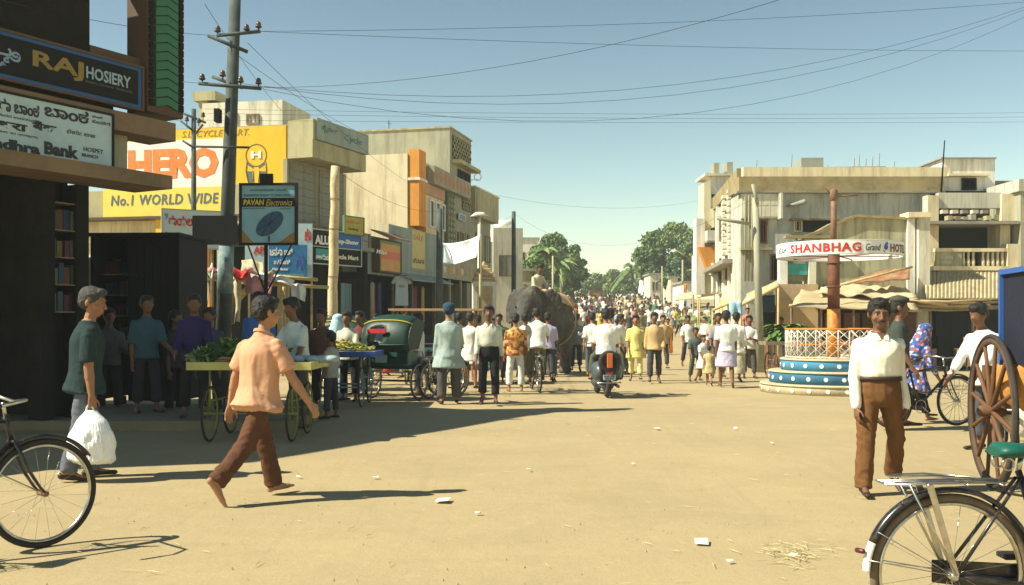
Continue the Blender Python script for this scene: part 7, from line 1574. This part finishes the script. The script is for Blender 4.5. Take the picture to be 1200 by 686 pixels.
# ================================================================ stalls and awnings on the right side
def awning(label, a, b_, c, d, mat, posts=True):
    o = P(*a); o.z = gz(o.y); t = thing('awning_stall', label, 'stall', o.to_tuple()); rag(t, o, (a, b_, c, d), mat, 'awning_sheet', 8, .04)
    for q_ in (a, b_, c, d):
        p_ = P(*q_)-o; MB().tube((p_.x, p_.y, -.3), p_, .035).build('post', BAMB, t)
    MB().tube(P(*a)-o, P(*b_)-o, .05).build('edge_pole', BAMB, t)
    for i in range(3):
        f = (i+1)/4; p_ = (P(*a)*(1-f)+P(*b_)*f)-o+Vector((rnd.uniform(.1, .5), .6, 0)); MB().box(p_.x-.3, p_.x+.3, p_.y, p_.y+.5, 0, rnd.uniform(.5, 1.1)).build('crate', rnd.choice([WOOD, DGREY, TERR, PL_OLIVE]), t)
    return t
awning('long slanting tan awning nearest the hotel pole', (868, 358, 31), (912, 336, 30.5), (912, 328, 33), (876, 344, 33), TARP); awning('low striped awning left of the hotel pole', (835, 364, 36), (872, 348, 35), (880, 336, 38), (846, 352, 39), TARP); awning('upper tan awning against the hotel side wing', (843, 345, 40), (873, 335, 38), (876, 327, 41), (850, 336, 43), SACK); awning('white cloth awning beside the stepped house', (818, 348, 48), (838, 345, 47), (838, 335, 50), (820, 338, 50), WHC); awning('small grey awning far down the right side', (792, 352, 70), (812, 350, 66), (812, 342, 70), (795, 344, 74), SACK)
def hang(label, px, py, w_, h, d, mat):
    o = P(px, py, d); t = thing('hanging_cloth', label, 'cloth', o.to_tuple()); rag(t, o, ((px-w_/2, py-h/2, d), (px+w_/2, py-h/2, d), (px+w_/2, py+h/2, d-.1), (px-w_/2, py+h/2, d-.1)), mat, 'cloth', 6, .03, px)
hang('pale blue square cloth tilted over the stalls', 862, 362, 15, 17, 30.5, M('cloth_skyblue', (.30, .45, .55), .8)); hang('white sheet hanging from the side wing balcony', 838, 332, 9, 26, 41, WHC); hang('grey sheet hanging beside the white one', 846, 338, 7, 22, 41, M('cloth_greyblue', (.4, .46, .45))); hang('white shirt hung high between the awnings', 866, 328, 8, 14, 36, CLW); hang('white turban cloth drying under the awning', 879, 354, 8, 7, 31, CLW); hang('orange sign board cloth far down the street', 803, 338, 4, 10, 70, ORW)
hang('dark blue tarpaulin under the slanting awning', 899, 356, 18, 20, 31.5, M('tarp_navy', (.03, .06, .09), .8))
# leaf cart
handcart('handcart carrying bundles of banana leaves left of the plinth', X(920, 25.5), 25.5, 1.2, .9, WOOD, RUST, .95)
t = thing('leaf_bundle', 'big bundle of fresh banana leaves on the handcart left of the plinth', 'leaves', (X(920, 25.5), 25.5, .95)); lf = []
for i in range(70):
    a = rnd.uniform(0, 6.28); e_ = rnd.uniform(.0, .9); L2_ = rnd.uniform(.4, .68); v = []; f = []; u = Vector((math.cos(a), math.sin(a)*.8, 0)); s_ = Vector((-math.sin(a), math.cos(a), 0))
    for j in range(6): q_ = j/5; c = u*L2_*q_+Vector((0, 0, L2_*(q_*math.sin(e_)*1.1-.75*q_*q_*.8)))+Vector((0, 0, .30)); w_ = .10*math.sin(math.pi*min(.97, .1+q_*.88)); v += [c+s_*w_+Vector((0, 0, .02)), c, c-s_*w_+Vector((0, 0, .02))]
    for j in range(5): k_ = j*3; f += [(k_, k_+1, k_+4, k_+3), (k_+1, k_+2, k_+5, k_+4)]
    MB().add(v, f).build('leaf', LEAFM[i % 3 if i % 3 != 1 else 0], t)
MB().ell((0, 0, .14), (.45, .35, .15)).build('leaf_stack', LEAFM[1], t)
# ================================================================ far crowd
COLS = [('white', (.78, .76, .68)), ('cream', (.66, .60, .44)), ('pale blue', (.40, .50, .56)), ('ochre yellow', (.62, .45, .10)), ('brick red', (.45, .10, .06)), ('olive', (.20, .20, .10)), ('dusty pink', (.55, .30, .26)), ('dark grey', (.07, .07, .08)), ('tan', (.42, .30, .17)), ('green', (.08, .22, .12))]
BOTS = [('dark trousers', (.04, .04, .05)), ('brown trousers', (.14, .08, .05)), ('white dhoti', (.70, .67, .58)), ('grey trousers', (.16, .17, .18))]
def combo(H, pose, tp, bt):
    k = skeleton(H, pose); parts = [(remesh(body_mb(H, pose, k, False), .03, 1, 'b'), 0), (remesh(top_mb(H, pose, k, *tp), .034, 3, 't'), 2), (remesh(bt(H, pose, k), .034, 3, 'l'), 3), (remesh(hair_mb(H, k, 'short'), .03, 1, 'h'), 1)]
    bm = bmesh.new()
    for me, mi in parts:
        n0 = len(bm.faces); bm.from_mesh(me); bm.faces.ensure_lookup_table()
        for f in bm.faces[n0:]: f.material_index = mi
    out = bpy.data.meshes.new('person'); bm.to_mesh(out); bm.free()
    for m_ in (SKIN2, HAIR, cloth(COLS[0][1]), cloth(BOTS[0][1])): out.materials.append(m_)
    return out
TRS = lambda H, p, k: trous_mb(H, p, k); SKR = lambda H, p, k: skirt_mb(H, p, k, .05, 1.1)
cm = [combo(1.66, walk(18, 16), ('shirt', None, .9, .47)[0:1]+(.9, .47), TRS), combo(1.62, walk2(10, 8), ('shirt', 1.6, .47), TRS), combo(1.68, stand(), ('shirt', .9, .46), TRS), combo(1.56, walk(8, 5), ('shirt', .9, .47), SKR), combo(1.64, stand(armL=(70, 10, 60), armR=(10, 8, 20)), ('shirt', 1.0, .42), TRS), combo(1.5, walk2(16, 12), ('shirt', 1.6, .36), SKR)]
spots = []
cr_ = random.Random(11)
for px, fy in ((790, 396), (803, 401), (811, 404), (822, 408), (795, 400), (834, 410), (842, 414), (783, 391)): spots.append((px, EYE*F/(fy-HZ)*1.05))
tries = 0
while len(spots) < 292 and tries < 20000:
    tries += 1; d = 37+88*cr_.random()**.72; px = cr_.uniform(655, 846)
    if d < 56 and (px > 758 or cr_.random() < .6): continue
    if d < 64 and px > 775 and cr_.random() < .7: continue
    if px > 838 or (px > 812 and d > 75): continue
    if d < 48 and px < 690: continue
    x = X(px, d)
    if all((x-X(a, b))**2+(d-b)**2 > .45 for a, b in spots): spots.append((px, d))
where = [(44, 'at the crowd\'s nearest edge'), (52, 'in the near crowd'), (62, 'mid crowd'), (74, 'in the deeper crowd'), (88, 'far down the street'), (102, 'near the straw carts'), (200, 'at the far end')]
cols_ = [(668, 'beside the elephant'), (684, 'right of the elephant'), (700, 'left of the scooter'), (718, 'above the scooter'), (736, 'right of the scooter'), (752, 'above the yellow salwar'), (770, 'above the tan shirt'), (788, 'right of centre'), (806, 'left of the children'), (824, 'above the children'), (900, 'by the awnings')]
for i, (px, d) in enumerate(spots):
    c = cr_.choice([0, 0, 0, 0, 1, 1, 2, 3, 4, 5, 6, 7, 8, 9]); b = cr_.randrange(4); wv = next(w for lim, w in where if d < lim); sd_ = next(w for lim, w in cols_ if px < lim)
    k_ = cr_.randrange(6); fz_ = cr_.random() < .5; lab = ('approaching' if fz_ else 'receding')+' person, %s top, %s, %s, %s' % (COLS[c][0], BOTS[b][0] if k_ not in (3, 5) else 'long skirt', wv, sd_)
    o = bpy.data.objects.new('person', cm[k_]); C.objects.link(o); o.location = (X(px, d), d, gz(d)); o.rotation_euler.z = (0 if fz_ else math.pi)+cr_.uniform(-.6, .6); s_ = cr_.uniform(.93, 1.05); o.scale = (s_, s_, s_)
    o.material_slots[2].link = 'OBJECT'; o.material_slots[2].material = cloth(COLS[c][1]); o.material_slots[3].link = 'OBJECT'; o.material_slots[3].material = cloth(BOTS[b][1])
    o['label'] = lab; o['category'] = 'person'; o['group'] = 'pedestrians filling the street'
# loaded carts and a truck in the crowd
HAY = M('hay', (.42, .34, .18), .95, .3, 6, .6)
for i, (px, d, w_, hh_, lab, mt) in enumerate(((681, 44, 1.5, .5, 'cart stacked with pale boxes right of the elephant', PL_CREAM), (748, 84, 3.0, 1.1, 'cart heaped high with yellow straw in mid street', HAY), (815, 58, 1.8, .5, 'greens cart under the far awnings', LEAFM[2]), (838, 47, 1.6, .5, 'vegetable cart in front of the white cloth awning', LEAFM[2]))):
    t = handcart(lab, X(px, d), d, w_, 1.3, WOOD, RUST, .95, cr_.uniform(-.3, .3)); m = MB()
    for j in range(9): m.ell((cr_.uniform(-.4, .4)*w_, cr_.uniform(-.35, .35), .95+cr_.uniform(.05, .4)*hh_), (.26*w_*.7, .3, .2*hh_+.06), 10, 8)
    me = remesh(m, .06, 2, 'load'); crumple(me, .06, 6, 5, i); me.materials.append(mt); link('load', me, None, 'load heaped on the '+lab, 'load', loc=t.location.to_tuple())
t = thing('van', 'small dark van seen from behind at the far end of the crowd', 'van', (X(699, 112), 112, gz(112)))
wall_parts(t, 'cargo_box', M('truck_maroon', (.16, .06, .04), .6), -.75, .75, 0, 2.2, .6, 1.9); wall_parts(t, 'cab', M('cab_yellow', (.5, .36, .05), .6), -.72, .72, 2.2, 3.2, .5, 1.7); wall_parts(t, 'bumper', BLACK, -.75, .75, -.12, 0, .4, .58); MB().box(-.4, .4, -.04, 0, .75, 1.6).build('rear_door', WOOD, t)
for s in (-.6, .6):
    for y in (.5, 2.7): MB().torus((s, y, .30), .22, .08, (1, 0, 0), 20, 8).build('wheel', RUB, t)
# ================================================================ litter
PAP = M('paper', (.78, .76, .68), .8)
for i, (px, py, s_) in enumerate(((519, 588, .16), (822, 637, .13), (862, 503, .05), (770, 503, .10), (440, 560, .06), (620, 552, .05), (665, 497, .06), (905, 520, .05), (560, 603, .05), (350, 560, .05), (930, 652, .05), (742, 545, .04), (700, 490, .05), (855, 660, .04))):
    g = G(px, py); rr = random.Random(i); v = []
    for q_ in ((-1, -.5), (1, -.6), (.9, .5), (-.8, .6)): v.append((q_[0]*s_*.5, q_[1]*s_*.6, .006+rr.uniform(0, .02)))
    lab = ['crumpled white paper scrap left of the road centre', 'flat white paper scrap in the foreground right of centre', 'tiny scrap near the plinth', 'small white scrap before the plinth', 'tiny scrap beside the long shadow of the walker', 'tiny scrap in mid road', 'small scrap at the edge of the building shadow', 'tiny scrap right of the plinth foot', 'tiny scrap below the crumpled paper', 'tiny scrap at the walker feet', 'tiny scrap beside the right bicycle', 'tiny scrap in the empty right half of the road', 'tiny scrap behind the scooter', 'tiny scrap nearest the right bicycle wheel'][i]
    o = MB().add(v+[(a, b, c-.002) for a, b, c in v], [(0, 1, 2, 3), (7, 6, 5, 4), (0, 4, 5, 1), (1, 5, 6, 2), (2, 6, 7, 3), (3, 7, 4, 0)]).build('paper_scrap', PAP, None, label=lab, cat='litter', loc=g, rz=rr.uniform(0, 3))
rs_ = np.random.RandomState(4); n = 450; m = MB()
for i in range(n):
    d = 4.2+22*rs_.rand()**1.6; x = rs_.uniform(-.55, .55)*d; s_ = rs_.uniform(.003, .009)
    m.add([(x-s_, d, -.004), (x, d-s_, -.004), (x+s_*1.1, d, -.004), (x, d+s_, -.004), (x, d, s_*.7)], [(0, 1, 4), (1, 2, 4), (2, 3, 4), (3, 0, 4)])
m.build('pebbles', M('pebble', (.33, .27, .15), .9, .4, 3), None, kind='stuff', label='loose pebbles and grit scattered over the dusty road', cat='gravel')

n = 300; m = MB()
for i in range(n):
    if i < 110: g = G(930+rs_.normal()*22, 650+rs_.normal()*7)
    else: d = 4.4+16*rs_.rand()**1.5; g = Vector((rs_.uniform(-.5, .5)*d, d, 0))
    a = rs_.uniform(0, 3.14); L2_ = rs_.uniform(.02, .07); u = Vector((math.cos(a), math.sin(a), 0)); w_ = Vector((-u.y, u.x, 0))*.0022; q = g+Vector((0, 0, .004+rs_.rand()*.006))
    m.add([q-u*L2_-w_, q+u*L2_-w_, q+u*L2_+w_, q-u*L2_+w_, q+Vector((0, 0, .003))], [(0, 1, 4), (1, 2, 4), (2, 3, 4), (3, 0, 4)])
m.build('straw_bits', M('straw', (.45, .38, .20), .9, .3, 5), None, kind='stuff', label='wisps of straw and chaff scattered over the road', cat='straw')
# ================================================================ haze
HD = .0011
if HD:
    hm = bpy.data.materials.new('haze'); hm.use_nodes = True; hn = hm.node_tree.nodes; hn.remove(hn['Principled BSDF']); pvn = hn.new('ShaderNodeVolumePrincipled')
    pvn.inputs['Density'].default_value = HD; pvn.inputs['Color'].default_value = (.80, .86, .84, 1); hm.node_tree.links.new(pvn.outputs[0], hn['Material Output'].inputs['Volume'])
    MB().box(-310, 310, -40, 520, -1.2, 34).build('haze', hm, None, kind='stuff', label='thin dusty haze hanging in the air along the street', cat='haze')
bpy.data.scenes.remove(_ts)
